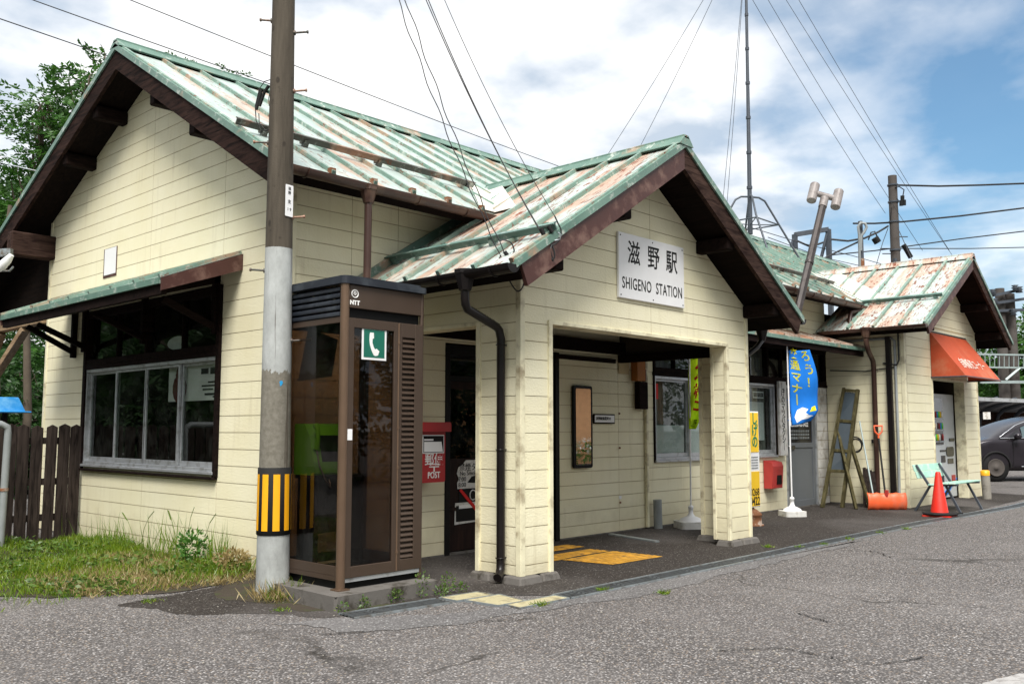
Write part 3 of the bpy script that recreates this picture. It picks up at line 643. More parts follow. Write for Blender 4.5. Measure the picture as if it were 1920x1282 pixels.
# curled rusty batten ends at the eave
x = XL+.03
while x < XR:
    q.box(x-.028, x+.028, YE-.015, YE+.03, ZM(YE)+.01, ZM(YE)+.07, 2); x += .447
roofm = q.build('main_roof', ['roof', 'batten', 'rust', 'rust_streak'], st)
q = MB(); q.beam((XL-.02, 9.6, 5.40), (XR, 9.6, 5.40), .10, .045); q.prism([(-.13, -.085), (.13, -.065), (.05, .0), (-.05, 0)], (XL-.02, 9.6, 5.40), (0, 1, 0), (0, 0, 1), 0, XR-XL, 0); q.build('ridge_cap', 'green_trim', roofm, bevel=.006)
q = MB(); q.beam((XL, 9.545, 5.325), (XR, 9.545, 5.325), .03, .05); q.build('ridge_shade_strip', 'wood', roofm)  # dark strip put in as the shade below the ridge cap
# porch roof
YF = 4.69; cL = (-.62, 0, 1); cRr = (.62, 0, 1)
porL = slab('porch_roof', [(5.03, YF, ZP(5.03)), (7.42, YF, 3.98), (7.42, 7.33, 3.98), (6.44, 6.72, ZP(6.44)), (5.03, YB-.01, ZP(5.03))][::-1], cL, None, 0, .018)
porR = slab('porch_roof', [(7.42, YF, 3.98), (9.82, YF, ZP(9.82)), (9.82, YB-.01, ZP(9.82)), (8.4, 6.72, ZP(8.4)), (7.42, 7.33, 3.98)][::-1], cRr, None, 0, .018)
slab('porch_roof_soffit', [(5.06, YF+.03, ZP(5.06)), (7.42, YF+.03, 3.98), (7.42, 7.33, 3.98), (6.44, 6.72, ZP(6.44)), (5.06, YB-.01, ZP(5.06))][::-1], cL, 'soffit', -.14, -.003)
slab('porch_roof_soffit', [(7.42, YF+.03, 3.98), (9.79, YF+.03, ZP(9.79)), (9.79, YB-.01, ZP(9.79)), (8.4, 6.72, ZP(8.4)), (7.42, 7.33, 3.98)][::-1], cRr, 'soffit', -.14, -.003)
for par, s_, cc_ in ((porL, -1, cL), (porR, 1, cRr)):
    q = par; y = YF+.03
    if s_ < 0: streaks(q, [((5.05, YF+.03+.418*k, ZP(5.05)), (7.38, YF+.03+.418*k, ZP(7.38))) for k in range(6)], cL, 2, 2)
    while y < 7.3:
        top = 7.42+s_*.03; lo = 2.39
        if y > 6.72: lo = (7.33-y)/.61+.02
        if lo > .1: batten(q, (7.42+s_*lo, y, ZP(7.42+lo)), (top, y, ZP(top)), cc_, .04, .04)
        y += .418
    built = q.build('porch_roof', ['roof2', 'batten', 'rust_streak'], st); porL = built if s_ < 0 else porL
q = MB(); q.beam((7.42, YF-.03, 4.055), (7.42, 7.36, 4.055), .09, .04); q.prism([(-.12, -.085), (.12, -.085), (.045, 0), (-.045, 0)], (7.42, 7.36, 4.055), (1, 0, 0), (0, 0, 1), 0, 7.36-YF+.03, 0); q.build('ridge_cap', 'green_trim', porL, bevel=.006)
q = MB(); q.beam((5.02, YB-.03, ZP(5.02)+.05), (6.5, YB-.03, ZP(6.5)+.05), .03, .10, (-.62, 0, 1)); q.build('wall_flashing', 'green_trim', st)
# kiosk roof
KF = 4.97; kL = (-.565, 0, 1); kR2 = (.63, 0, 1); zk = ZK(14.68)
yv = lambda z: 9.6-(5.327-z)/.59
kyl = yv(4.24)
kro = slab('kiosk_roof', [(14.68, KF, ZK(14.68)), (KR, KF, 4.24), (KR, kyl, 4.24), (15.72, 6.75, ZK(15.72)), (14.68, YB-.01, ZK(14.68))][::-1], kL, None, 0, .018)
kro2 = slab('kiosk_roof', [(KR, KF, 4.24), (19.27, KF, ZK(19.27)), (19.27, YB, ZK(19.27)), (KR+1.3, 6.75, ZK(KR+1.3)), (KR, kyl, 4.24)][::-1], kR2, 'roof2', 0, .018)
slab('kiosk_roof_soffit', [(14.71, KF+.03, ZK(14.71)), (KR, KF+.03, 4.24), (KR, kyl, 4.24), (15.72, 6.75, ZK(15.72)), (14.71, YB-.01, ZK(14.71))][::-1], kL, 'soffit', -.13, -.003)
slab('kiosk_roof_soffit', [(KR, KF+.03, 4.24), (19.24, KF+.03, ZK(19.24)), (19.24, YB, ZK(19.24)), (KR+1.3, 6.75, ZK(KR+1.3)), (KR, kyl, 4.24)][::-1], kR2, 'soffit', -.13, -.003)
q = kro; streaks(q, [((KR-2.42, y, ZK(KR-2.42)), (KR-.05, y, ZK(KR-.05))) for y in (KF+.03, 5.38, 5.80, 6.22, 6.64)], kL, 3, 2)
for y in (KF+.03, 5.38, 5.80, 6.22, 6.64, 7.06, 7.48):
    lo = 2.44 if y < 6.75 else (kyl-y)/.75
    if lo > .2: batten(q, (KR-lo, y, ZK(KR-lo)), (KR-.03, y, ZK(KR-.03)), kL, .042, .04)
kro = q.build('kiosk_roof', ['roof2', 'batten', 'rust_streak'], st)
q = MB()
q.beam((KR, KF-.02, 4.31), (KR, kyl+.05, 4.31), .10, .04); q.prism([(-.13, -.09), (.13, -.09), (.045, 0), (-.045, 0)], (KR, kyl+.05, 4.31), (1, 0, 0), (0, 0, 1), 0, kyl-KF+.07, 0); q.build('ridge_cap', 'roof2', kro, bevel=.006)
# valley flashings (a sheet on each slope, folded along the valley line)
def valley(parent, vl, vh, sideP, sideM, nP, nM):
    q = MB(); vl = Vector(vl); vh = Vector(vh); nP = Vector(nP).normalized()*.03; nM = Vector(nM).normalized()*.035; sP = Vector(sideP); sM = Vector(sideM)
    q.add([vl+nP, vh+nP, vh+nP+sP*.75, vl+nP+sP], [(0, 1, 2, 3)]); q.add([vl+nM, vh+nM, vh+nM+sM, vl+nM+sM*.7], [(0, 1, 2, 3)])
    o = q.build('valley_flashing', 'flash', parent); sm = o.modifiers.new('t', 'SOLIDIFY'); sm.thickness = .006; sm.offset = 0
valley(st, (6.44, YE+.0, 3.38), (7.36, 7.30, 3.97), Vector((-.02, -.34, 0)), Vector((-.30, 0, 0)), cL, cM)
valley(st, (15.60, YE, 3.38), (KR-.05, kyl-.04, 4.22), Vector((0, -.50, 0)), Vector((-.55, 0, 0)), kL, cM)
# rakes: bargeboards and green edge metal
def rake(name, pl, x_or_y, apex, ends, zf, mat, h0, h1, t, parent=st, cut=0):
    """pl 'x' = board in a plane x=const (gable runs along y); 'y' the other way"""
    for e_, mm in zip(ends, mat if isinstance(mat, tuple) else (mat, mat)):
        s_ = 1 if e_ > apex else -1
        poly = [(apex, zf(apex)+h1), (e_, zf(e_)+h1), (e_-s_*cut, zf(e_-s_*cut)+h0 if cut else zf(e_)+h0), (apex, zf(apex)+h0)]
        q = MB()
        if pl == 'x': q.prism(poly, (x_or_y, 0, 0), (0, 1, 0), (0, 0, 1), 0, t)
        else: q.prism(poly, (0, x_or_y, 0), (1, 0, 0), (0, 0, 1), -t, 0)
        q.build(name, mm, parent, bevel=.004)
rake('bargeboard', 'x', XL, 9.6, (YE+.02, 14.2), ZM, 'wood_y', -.235, -.02, .04, cut=.04)
rake('edge_trim', 'x', XL-.02, 9.6, (YE-.01, 14.22), ZM, 'green_trim', -.022, .045, .05)
rake('bargeboard', 'y', YF, 7.42, (5.09, 9.80), ZP, ('brown_board', 'brown_old'), -.235, -.02, .04, cut=.08)
rake('edge_trim', 'y', YF-.02, 7.42, (5.02, 9.84), ZP, 'green_trim', -.022, .045, .05)
rake('bargeboard', 'y', KF, KR, (14.72, 19.26), ZK, ('brown_board', 'brown_old'), -.20, -.02, .04, cut=.08)
rake('edge_trim', 'y', KF-.02, KR, (14.66, 19.30), ZK, 'green_trim', -.022, .04, .05)
# purlin ends
for y in (7.95, 8.8, 10.22, 11.03):
    q = MB(); z = ZM(y)-.19; q.box(XL+.045, X0, y-.06, y+.06, z-.15, z); q.build('purlin_end', 'wood', st, bevel=.012)
q = MB(); q.box(XL-.12, X0+.02, 12.15, 12.33, 3.40, 3.70); q.build('purlin_end', 'brown_old', st, bevel=.015)
for x in (6.55, 8.34, 9.30, 5.6):
    q = MB(); z = ZP(x)-.18; q.box(x-.06, x+.06, YF+.045, YP, z-.14, z); q.build('purlin_end', 'wood', st, bevel=.012)
for x in (18.0, 18.75, 15.1):
    q = MB(); z = ZK(x)-.15; q.box(x-.06, x+.06, KF+.045, KY, z-.14, z); q.build('purlin_end', 'wood', st, bevel=.01)
# dark infill under the rear roof, platform side timber frame
q = MB(); q.box(X0+.0, X0+.05, 12.32, 15.2, 2.74, 3.75); q.box(X0-.3, X0+4, 14.1, 14.2, 2.7, 3.3); q.build('rear_canopy_boarding', 'soffit', st)
q = MB(); q.beam((X0-.02, 12.32, 2.66), (X0-.02, 16.5, 2.66), .11, .13); q.beam((X0-.02, 13.0, 2.58), (X0-.02, 14.9, 1.55), .09, .1, (1, 0, 0)); q.beam((X0-.02, 13.9, 2.58), (X0-.02, 14.6, 1.9), .08, .09, (1, 0, 0)); q.box(X0-.08, X0+.04, 14.9, 15.05, 0, 2.6); q.build('rear_canopy_frame', 'wood_lt', st, bevel=.006)
# gutters and downpipes -----------------------------------------
def half_round(mb, a, b_, r_, mi=0):
    a = Vector(a); b_ = Vector(b_); d = (b_-a).normalized(); s_ = Vector((-d.y, d.x, 0)); n_ = 10; vs = []
    for p in (a, b_):
        for rr in (r_, r_-.006):
            for k in range(n_+1):
                t = math.pi+math.pi*k/n_; vs.append(p+s_*math.cos(t)*rr+Vector((0, 0, math.sin(t)*rr)))
    m_ = n_+1; f = []
    for k in range(n_):
        f += [(k, k+1, 2*m_+k+1, 2*m_+k), (m_+k+1, m_+k, 3*m_+k, 3*m_+k+1), (k, m_+k, m_+k+1, k+1), (2*m_+k+1, 3*m_+k+1, 3*m_+k, 2*m_+k)]
    f += [(0, 2*m_, 3*m_, m_), (n_, m_+n_, 3*m_+n_, 2*m_+n_)]; mb.add(vs, f, mi, False)
    for p, q_ in ((a, d), (b_, -d)):
        mb.add([p+s_*math.cos(math.pi+math.pi*k/n_)*r_+Vector((0, 0, math.sin(math.pi+math.pi*k/n_)*r_))+q_*.004 for k in range(m_)], [tuple(range(m_))], mi)
    L_ = (b_-a).length
    for k in range(int(L_/.6)+1):
        p = a+d*(.2+k*.6)
        if (p-a).length < L_-.05: mb.tube([p+s_*math.cos(math.pi+math.pi*j/8)*(r_+.005)+Vector((0, 0, math.sin(math.pi+math.pi*j/8)*(r_+.005))) for j in range(9)], .006, 5, mi)
q = MB(); half_round(q, (XL-.03, YE-.055, 3.365), (6.50, YE-.055, 3.345), .062); half_round(q, (9.0, YE-.055, 3.36), (15.75, YE-.055, 3.33), .062); q.build_loose('main_gutter', 'gutter', st)
q = MB(); half_round(q, (4.985, YF-.02, 2.495), (4.985, YB-.05, 2.475), .068); q.build('porch_gutter', 'gutter_blk', st)
q = MB(); half_round(q, (9.87, YF, 2.50), (9.87, YB-.05, 2.48), .06); q.tube([(9.87, 5.22, 2.46), (9.87, 5.22, 2.30), (9.75, 5.23, 2.2), (9.42, 5.27, 2.03), (9.385, 5.28, 1.95), (9.385, 5.28, 0.1)], .032, 8); q.lathe((9.87, 5.22, 2.28), [(.035, 0), (.07, .12), (.085, .2)], 8); q.build('porch_gutter', 'gutter_blk', st)
q = MB(); half_round(q, (14.62, KF-.02, 2.87), (14.62, YB-.1, 2.86), .055); q.build('kiosk_gutter', 'gutter', st)
def hopper(mb, c, w_, h_, mi=0):
    c = Vector(c); pr = [(.34, 0), (.40, .12), (.62, .18), (1, .82), (1.08, .84), (1.08, 1)]
    vs = []; 
    for s_, t in pr:
        for k in range(8):
            a = R(22.5+45*k); vs.append(c+Vector((math.cos(a)*w_*s_, math.sin(a)*w_*s_, t*h_)))
    f = [(i*8+k, i*8+(k+1) % 8, (i+1)*8+(k+1) % 8, (i+1)*8+k) for i in range(len(pr)-1) for k in range(8)]; mb.add(vs, f+[tuple(range(8))[::-1]], mi)
q = MB(); hx = 4.82; hopper(q, (hx, YE-.055, 3.17), .075, .17); q.tube([(hx, YE-.055, 3.20), (hx, YE-.055, 3.0), (hx-.01, YE-.05, .1)], .033, 10, 0); q.build('main_downpipe', 'gutter', st)
q = MB(); hopper(q, (4.985, 5.20, 2.31), .085, .20); pts = [(4.985, 5.20, 2.34), (4.985, 5.20, 2.28), (4.995, 5.205, 2.24), (5.03, 5.22, 2.205), (5.42, 5.28, 2.10), (5.465, 5.285, 2.07), (5.485, 5.285, 2.0)]+[(5.485, 5.285, z) for z in (1.5, 1.0, .5, .16)]+[(5.478, 5.28, .11), (5.45, 5.265, .075), (5.40, 5.24, .055)]
q.tube(pts, .036, 12)
for z in (1.95, 1.08, .20): q.tube([(5.485+.039*math.cos(a), 5.285+.039*math.sin(a), z) for a in [k*math.pi/8 for k in range(17)]], .006, 5); q.beam((5.485, 5.285, z), (5.56, 5.285, z), .012, .012)
q.build('porch_downpipe', 'gutter_blk', st)
q = MB(); hopper(q, (14.62, 5.90, 2.68), .085, .2); q.tube([(14.62, 5.90, 2.7), (14.62, 5.9, 2.62), (14.70, 5.9, 2.5), (14.94, 5.93, 2.36), (14.99, 5.94, 2.25), (14.99, 5.95, .2)], .04, 10); q.tube([(15.65, YE-.05, 3.30), (15.3, YE-.05, 3.26), (15.0, YE, 3.2), (14.95, YE, 3.02), (14.9, YE-.03, 2.95)], .038, 8); q.build('kiosk_downpipe', 'gutter', st)
q = MB(); q.box(KX0-.075, KX0-.005, 5.66, 5.74, .1, 2.75); q.build('cable_duct', 'gutter_blk', st, bevel=.004)
q = MB(); q.tube([(KX0-.03, 6.5, 2.72), (KX0-.03, 5.65, 2.72), (KX0-.03, 5.60, 2.68), (KX0-.03, 5.6, 1.0), (KX0-.03, 5.62, .1)], .022, 8); q.build('conduit', 'pipe_grey', st)
q = MB(); q.tube([(KX0-.03, 5.42+.12, 2.88), (KX0-.03, 5.54, 2.36), (KX0-.05, 5.57, 2.28), (KX0-.05, 5.70, 2.30), (KX0-.02, 5.8, 2.32)], .014, 6); q.tube([(KX0-.02, 5.6, 2.25), (KX0-.03, 6.1, 2.2), (KX0-.02, 6.7, 2.24)], .009, 6); q.box(KX0-.04, KX0, 5.95, 6.03, 1.02, 1.08); q.build('wall_cable', 'cable', st)
q = MB(); q.box(9.655, 9.70, YB-.05, YB-.005, .02, 2.45); q.build('conduit', 'trim', st, bevel=.008)
# snow rails
def rail(a, b_, mat, br, up_=.07, dropn=(0, 0, 1)):
    q = MB(); a = Vector(a); b_ = Vector(b_); n_ = Vector(dropn).normalized(); q.beam(a+n_*up_, b_+n_*up_, .012, .06, n_); q.beam(a+n_*(up_+.028), b_+n_*(up_+.028), .05, .010, n_)
    for t in br: p = a+(b_-a)*t; q.beam(p+n_*.0, p+n_*up_, .05, .04); q.box(p.x-.035, p.x+.035, p.y-.03, p.y+.03, p.z+.03, p.z+.095)
    q.build('snow_rail', mat, st)
rail((3.98, 7.06, ZM(7.06)+.02), (6.86, 7.06, ZM(7.06)+.02), 'rail_rust', (.1, .25, .55, .97), .07, cM)
rail((9.0, 7.0, ZM(7.0)+.02), (15.9, 7.0, ZM(7.0)+.02), 'rail_rust', (.1, .3, .55, .72, .97), .07, cM)
rail((5.50, 6.95, ZP(5.5)+.02), (5.50, 4.66, ZP(5.5)+.02), 'green_dk', (.12, .42, .68, .95), .06, cL)
rail((15.55, 6.6, ZK(15.55)+.02), (15.55, 4.99, ZK(15.55)+.02), 'green_dk', (.03, .35, .93), .06, kL)

# windows and doors ---------------------------------------------
def bar(mb, m_, x0, x1, z0, z1, d0, d1, mi=0): mb.box(x0, x1, z0, z1, d0, d1, mi, m_)
def sliding_window(parent, o, ax, w_, h_, n, mat='alu', stagger=.028):
    m_ = basis(o, *ax); f = MB(); t = .034
    bar(f, m_, 0, w_, 0, t, -.07, .012); bar(f, m_, 0, w_, h_-t*1.1, h_, -.07, .012); bar(f, m_, 0, t*.8, t, h_-t*1.1, -.07, .010); bar(f, m_, w_-t*.8, w_, t, h_-t*1.1, -.07, .010); bar(f, m_, -.02, w_+.02, -.028, 0, -.06, .04)
    fr = f.build('window', mat, parent, bevel=.003)
    pw = (w_-t*1.6)/n
    for k in range(n):
        x0 = t*.8+k*pw; x1 = x0+pw; off = 0 if (k % 2 if n == 4 and k < 2 else (k+1) % 2 if n == 4 else k % 2) else -stagger
        s_ = MB(); r_ = .026
        bar(s_, m_, x0-.008, x0+r_, t+.002, h_-t*1.15, -.03+off, -.006+off); bar(s_, m_, x1-r_, x1+.008, t+.002, h_-t*1.15, -.03+off, -.006+off); bar(s_, m_, x0+r_, x1-r_, t+.002, t+.05, -.029+off, -.007+off); bar(s_, m_, x0+r_, x1-r_, h_-t*1.15-.026, h_-t*1.15, -.029+off, -.007+off)
        s_.build('sash', mat, fr, bevel=.002)
        g = MB(); bar(g, m_, x0+r_, x1-r_, t+.05, h_-t*1.15-.026, -.020+off, -.016+off); g.build('pane', 'glass', fr)
    return fr
def transom(parent, o, ax, w_, h_, n, mat='wood'):
    m_ = basis(o, *ax); f = MB(); t = .045
    bar(f, m_, 0, w_, 0, t*1.5, -.08, .02); bar(f, m_, 0, w_, h_-t, h_, -.08, .02)
    for k in range(n+1):
        c = t*.5+(w_-t)*k/n; ww = t if k % 2 == 0 else t*.6; bar(f, m_, c-ww/2, c+ww/2, t*1.5, h_-t, -.075, .015 if k % 2 == 0 else -.01)
    fr = f.build('transom_window', mat, parent, bevel=.004)
    for k in range(n):
        g = MB(); a = t*.5+(w_-t)*k/n; b_ = t*.5+(w_-t)*(k+1)/n; bar(g, m_, a, b_, t*1.5, h_-t, -.045, -.041); g.build('pane', 'glass', fr)
    return fr
FWm = basis((X0, 11.02, 0), *FACE_W)
sliding_window(st, (X0, 10.985, .85), FACE_W, 3.01, 1.09, 4)
transom(st, (X0, 11.02, 1.985), FACE_W, 3.08, .60, 4)
q = MB(); bar(q, FWm, -.035, .035, .80, 2.62, -.09, .03); bar(q, FWm, 3.045, 3.11, .80, 2.62, -.09, .03); bar(q, FWm, .035, 3.045, 1.94, 1.985, -.09, .025); bar(q, FWm, -.03, 3.1, .775, .80, -.06, .05); bar(q, FWm, .035, 3.045, 2.585, 2.62, -.09, .026); q.build('window_surround', 'wood', st, bevel=.004)
FSm = basis((0, YB, 0), *FACE_S)
sliding_window(st, (9.90, YB, .85), FACE_S, 3.26, 1.09, 4)
transom(st, (9.88, YB, 1.985), FACE_S, 5.14, .57, 10)
q = MB(); bar(q, FSm, 9.87, 9.90, .82, 1.96, -.09, .02); bar(q, FSm, 13.16, 13.20, .82, 1.96, -.09, .02); bar(q, FSm, 9.86, 15.03, 1.945, 1.985, -.09, .026); bar(q, FSm, 9.86, 15.03, 2.55, 2.59, -.09, .026); q.build('window_surround', 'wood', st, bevel=.004)
# curtains and frosted film behind the front windows
q = MB(); vs = []; fs = []
for k in range(150): x = 9.95+k*.021; d = .05+.018*math.sin(k*1.3)+.01*math.sin(k*.37); vs += [(x, YB+.10+d, .9), (x, YB+.10+d, 2.5)]
q.add(vs, [(2*k, 2*k+2, 2*k+3, 2*k+1) for k in range(149)], 0, True); q.build('curtain', 'curtain', st)
for a, c, z0, z1 in ((9.97, 10.70, .93, 1.30), (10.78, 11.5, .93, 1.33), (12.42, 12.95, 1.08, 1.66)):
    q = MB(); q.box(a, c, YB+.075, YB+.078, z0, z1); q.build('window_film', 'glass_frost', st)
q = MB(); q.box(12.62, 12.95, YB+.070, YB+.074, 1.72, 1.82); q.build('window_notice', 'white', st)
q = MB()
for k in range(7): q.box(12.64+k*.044, 12.67+k*.044, YB+.066, YB+.069, 1.735, 1.805)
q.build('window_notice_print', 'ink', st)
q = MB(); q.box(9.92, 10.02, YB+.02, YB+.024, 1.64, 1.84); q.build('window_sticker', 'red_ink', st)
# posters and stickers behind the big west window
q = MB(); q.box(X0+.085, X0+.089, 8.01, 9.12, 1.53, 1.88); q.build('window_poster', 'poster', st)
q = MB(); q.lathe((X0+.080, 8.88, 1.66), [(.0, 0), (.13, 0), (.15, .002), (.0, .004)], 14, 0, False, Matrix.Rotation(R(90), 3, 'Y')); q.lathe((X0+.079, 8.88, 1.80), [(.0, 0), (.085, 0), (.0, .003)], 12, 0, False, Matrix.Rotation(R(90), 3, 'Y')); q.build('window_poster_print', 'maroon', st)
q = MB()
for k, (a, c, z0, z1) in enumerate(((8.06, 8.14, 1.79, 1.85), (8.18, 8.26, 1.785, 1.85), (8.30, 8.44, 1.79, 1.845), (8.10, 8.30, 1.70, 1.715), (8.12, 8.42, 1.665, 1.68), (8.20, 8.40, 1.63, 1.645), (8.16, 8.36, 1.58, 1.60), (8.08, 8.20, 1.555, 1.57))): q.box(X0+.080, X0+.084, a, c, z0, z1)
q.build('window_poster_marks', 'ink', st)
q = MB(); q.lathe((X0+.060, 8.92, 2.13), [(.0, 0), (.21, 0), (.0, .003)], 20, 0, False, Matrix.Scale(.33, 3, Vector((0, 0, 1))) @ Matrix.Rotation(R(90), 3, 'Y')); q.build('window_sticker', 'white', st)
# entrance door: dark frame, recessed glazed leaves
q = MB(); bar(q, FSm, 6.23, 6.30, 0, 2.10, -.22, .01); bar(q, FSm, 7.90, 7.97, 0, 2.12, -.22, .03); bar(q, FSm, 6.30, 7.90, 2.0, 2.10, -.22, .01); bar(q, FSm, 6.30, 7.90, 1.74, 1.80, -.20, -.12); door = q.build('entrance_door', 'black', st, bevel=.004)
for k, (a, c, d) in enumerate(((6.30, 7.12, -.10), (7.10, 7.90, -.15))):
    q = MB(); bar(q, FSm, a, a+.06, .02, 1.74, d-.03, d); bar(q, FSm, c-.06, c, .02, 1.74, d-.03, d); bar(q, FSm, a+.06, c-.06, .02, .95, d-.028, d-.004); bar(q, FSm, a+.06, c-.06, 1.66, 1.74, d-.028, d-.004); bar(q, FSm, a+.06, c-.06, .42, .46, d-.004, d+.004); q.build('leaf', 'wood_door', door, bevel=.003)
    q = MB(); bar(q, FSm, a+.06, c-.06, .95, 1.66, d-.018, d-.014); q.build('pane', 'glass', door)
q = MB(); bar(q, FSm, 6.30, 7.90, 1.80, 2.0, -.16, -.155); q.build('pane', 'glass', door)
# office door, grey aluminium
q = MB(); bar(q, FSm, 13.50, 13.55, 0, 1.95, -.09, .012); bar(q, FSm, 14.56, 14.61, 0, 1.95, -.09, .012); bar(q, FSm, 13.55, 14.56, 1.90, 1.95, -.09, .012); bar(q, FSm, 13.2, 13.5, -.02, 1.95, -.08, -.004, 1); od = q.build('office_door', ['alu', 'siding'], st, bevel=.003)
q = MB(); bar(q, FSm, 13.56, 13.64, .02, 1.89, -.05, -.008); bar(q, FSm, 14.47, 14.55, .02, 1.89, -.05, -.008); bar(q, FSm, 13.64, 14.47, .02, .12, -.05, -.008); bar(q, FSm, 13.64, 14.47, .95, 1.03, -.05, -.008); bar(q, FSm, 13.64, 14.47, 1.82, 1.89, -.05, -.008); bar(q, FSm, 13.64, 14.47, .12, .95, -.04, -.022); q.build('leaf', 'alu_dk', od, bevel=.003)
q = MB(); bar(q, FSm, 13.64, 14.47, 1.03, 1.82, -.03, -.024); q.build('pane', 'vend_dk', od)
q = MB(); q.lathe((13.60, YB-.0, .98), [(.0, -.03), (.028, -.03), (.028, .0), (.018, .01), (.018, .04), (.0, .045)], 14, 0, True, Matrix.Rotation(R(90), 3, 'X')); bar(q, FSm, 13.66, 13.82, .93, .99, -.008, .002); q.build('handle', 'chrome', od)
lettering('しげの', (13.72, YB+.02, 1.58), FACE_S, .15, 'white_ink', od, align='LEFT', bold=.002)
lettering('マツバタクシー', (13.66, YB+.02, 1.44), FACE_S, .125, 'white_ink', od, align='LEFT', sx=.9, bold=.003)
lettering('TEL0268-62-0422', (13.66, YB+.02, 1.32), FACE_S, .095, 'white_ink', od, align='LEFT', sx=1., bold=.002)
q = MB()
for r_ in range(3):
    for k in range(11): q.box(13.70+k*.062, 13.745+k*.062, YB+.016, YB+.018, 1.20-r_*.055, 1.235-r_*.055)
q.build('door_notice_print', 'galv', od)
# small wall things on the porch back wall
q = MB(); q.tube([(8.62, YB-.03, .0), (8.62, YB-.03, 0)], .01); 
q = MB()
for z in (1.44, 1.02, .36): q.lathe((9.12, YB-.012, z), [(0, 0), (.012, 0), (.012, .012), (0, .014)], 8, 0, False, Matrix.Rotation(R(90), 3, 'X'))
q.build_loose('wall_screw', 'rust', st)
q = MB(); q.box(9.115, 9.16, YB-.006, YB-.001, .40, .44); q.build('wall_sticker', 'white', st)

# lean-to canopy over the west window, with brackets
ax_o = onY(300, 523, 7.6).x
def leanto(name, p0, p1, wall_dir, run, zi, zo, mat_top, label_parent=st, side=True, nb=6, brackets=(), fascia='green_trim', endm='brown_board'):
    """p0,p1: wall-line end points (x,y); wall_dir: outward unit; zi at the wall, zo at the outer edge"""
    a = Vector((*p0, zi)); c = Vector((*p1, zi)); o_ = Vector((*wall_dir, 0)); ao = a+o_*run; co = c+o_*run; ao.z = co.z = zo
    n_ = (c-a).cross(ao-a).normalized(); n_ = n_ if n_.z > 0 else -n_
    b_ = slab(name, [a, c, co, ao], n_, None, .0, .014, label_parent); d = (c-a)
    for k in range(nb+1): t = k/nb; batten(b_, a+d*t, ao+d*t, n_, .035, .03)
    r_ = b_.build(name, [mat_top, 'batten' if mat_top == 'roof' else mat_top], label_parent)
    slab(name+'_boards', [a, c, co, ao], n_, 'soffit', -.03, -.002, label_parent)
    b_ = MB(); b_.beam(ao+Vector((0, 0, -.012)), co+Vector((0, 0, -.012)), .03, .055); b_.build('edge_trim', fascia, r_)
    b_ = MB(); b_.beam(ao-o_*.04+Vector((0, 0, -.08)), co-o_*.04+Vector((0, 0, -.08)), .05, .09); b_.build('outer_beam', 'wood', r_)
    if side:
        dd = d.normalized()
        for e_, s_ in ((a, -1), (c, 1)):
            b_ = MB(); f_ = e_+dd*s_*.012; eo = f_+o_*run; eo.z = zo; m_ = [f_+Vector((0, 0, .01)), eo+Vector((0, 0, .01)), eo+Vector((0, 0, -.10)), f_+Vector((0, 0, -.14))]
            m2 = [v+dd*s_*.02 for v in m_]; b_.add(m_+m2, [(0, 1, 2, 3), (7, 6, 5, 4), (0, 4, 5, 1), (1, 5, 6, 2), (2, 6, 7, 3), (3, 7, 4, 0)]); b_.build('end_board', endm, r_)
    for t, drop in brackets:
        b_ = MB(); w_ = a+d*t; wz = zi-.16; b_.beam((w_.x, w_.y, wz-.02), (w_.x+o_.x*(run-.02), w_.y+o_.y*(run-.02), zo-.09), .06, .07); b_.beam((w_.x, w_.y, wz-drop), (w_.x+o_.x*run*.72, w_.y+o_.y*run*.72, zo-.06-.05), .05, .06, (0, 0, 1)); b_.beam((w_.x+o_.x*.03, w_.y+o_.y*.03, wz-drop-.05), (w_.x+o_.x*.03, w_.y+o_.y*.03, wz+.05), .06, .06, (0, 1, 0)); b_.build('bracket', 'wood', r_, bevel=.004)
leanto('window_canopy', (X0, 11.55), (X0, 7.6), (-1, 0), X0-ax_o, 2.86, onY(300, 523, 7.6).z, 'roof', nb=8, brackets=((.05, .55), (.13, .50), (.52, .50), (.90, .50)))
leanto('door_canopy', (9.36, YB-.002), (KX0-.002, YB-.002), (0, -1), .67, 2.80, 2.575, 'rusty_sheet', nb=12, side=False)
MB_ = None
# ------------------------------------------------------------------ signs and small things on the station
t = thing('station_sign', (7.44, YP-.02, 2.48), 'white station name board with black Japanese and English lettering above the porch opening', 'sign')
q = MB(); q.box(6.88, 8.0, YP-.030, YP-.004, 2.482, 3.11); q.build('board', 'white', t, bevel=.003)
for ch, x in (('滋', 7.125), ('野', 7.455), ('駅', 7.775)): lettering(ch, (x, YP-.031, 2.915), FACE_S, .245, 'ink', t, sx=.86, bold=.0022)
lettering('SHIGENO  STATION', (7.445, YP-.031, 2.625), FACE_S, .158, 'ink', t, sx=.68, bold=.001, space=1.08)
q = MB()
for x in (6.91, 7.44, 7.97):
    for z in (2.51, 3.08): q.lathe((x, YP-.031, z), [(0, 0), (.008, 0), (.006, .003), (0, .003)], 8, 0, False, Matrix.Rotation(R(90), 3, 'X'))
q.build_loose('bolt', 'ink', t)
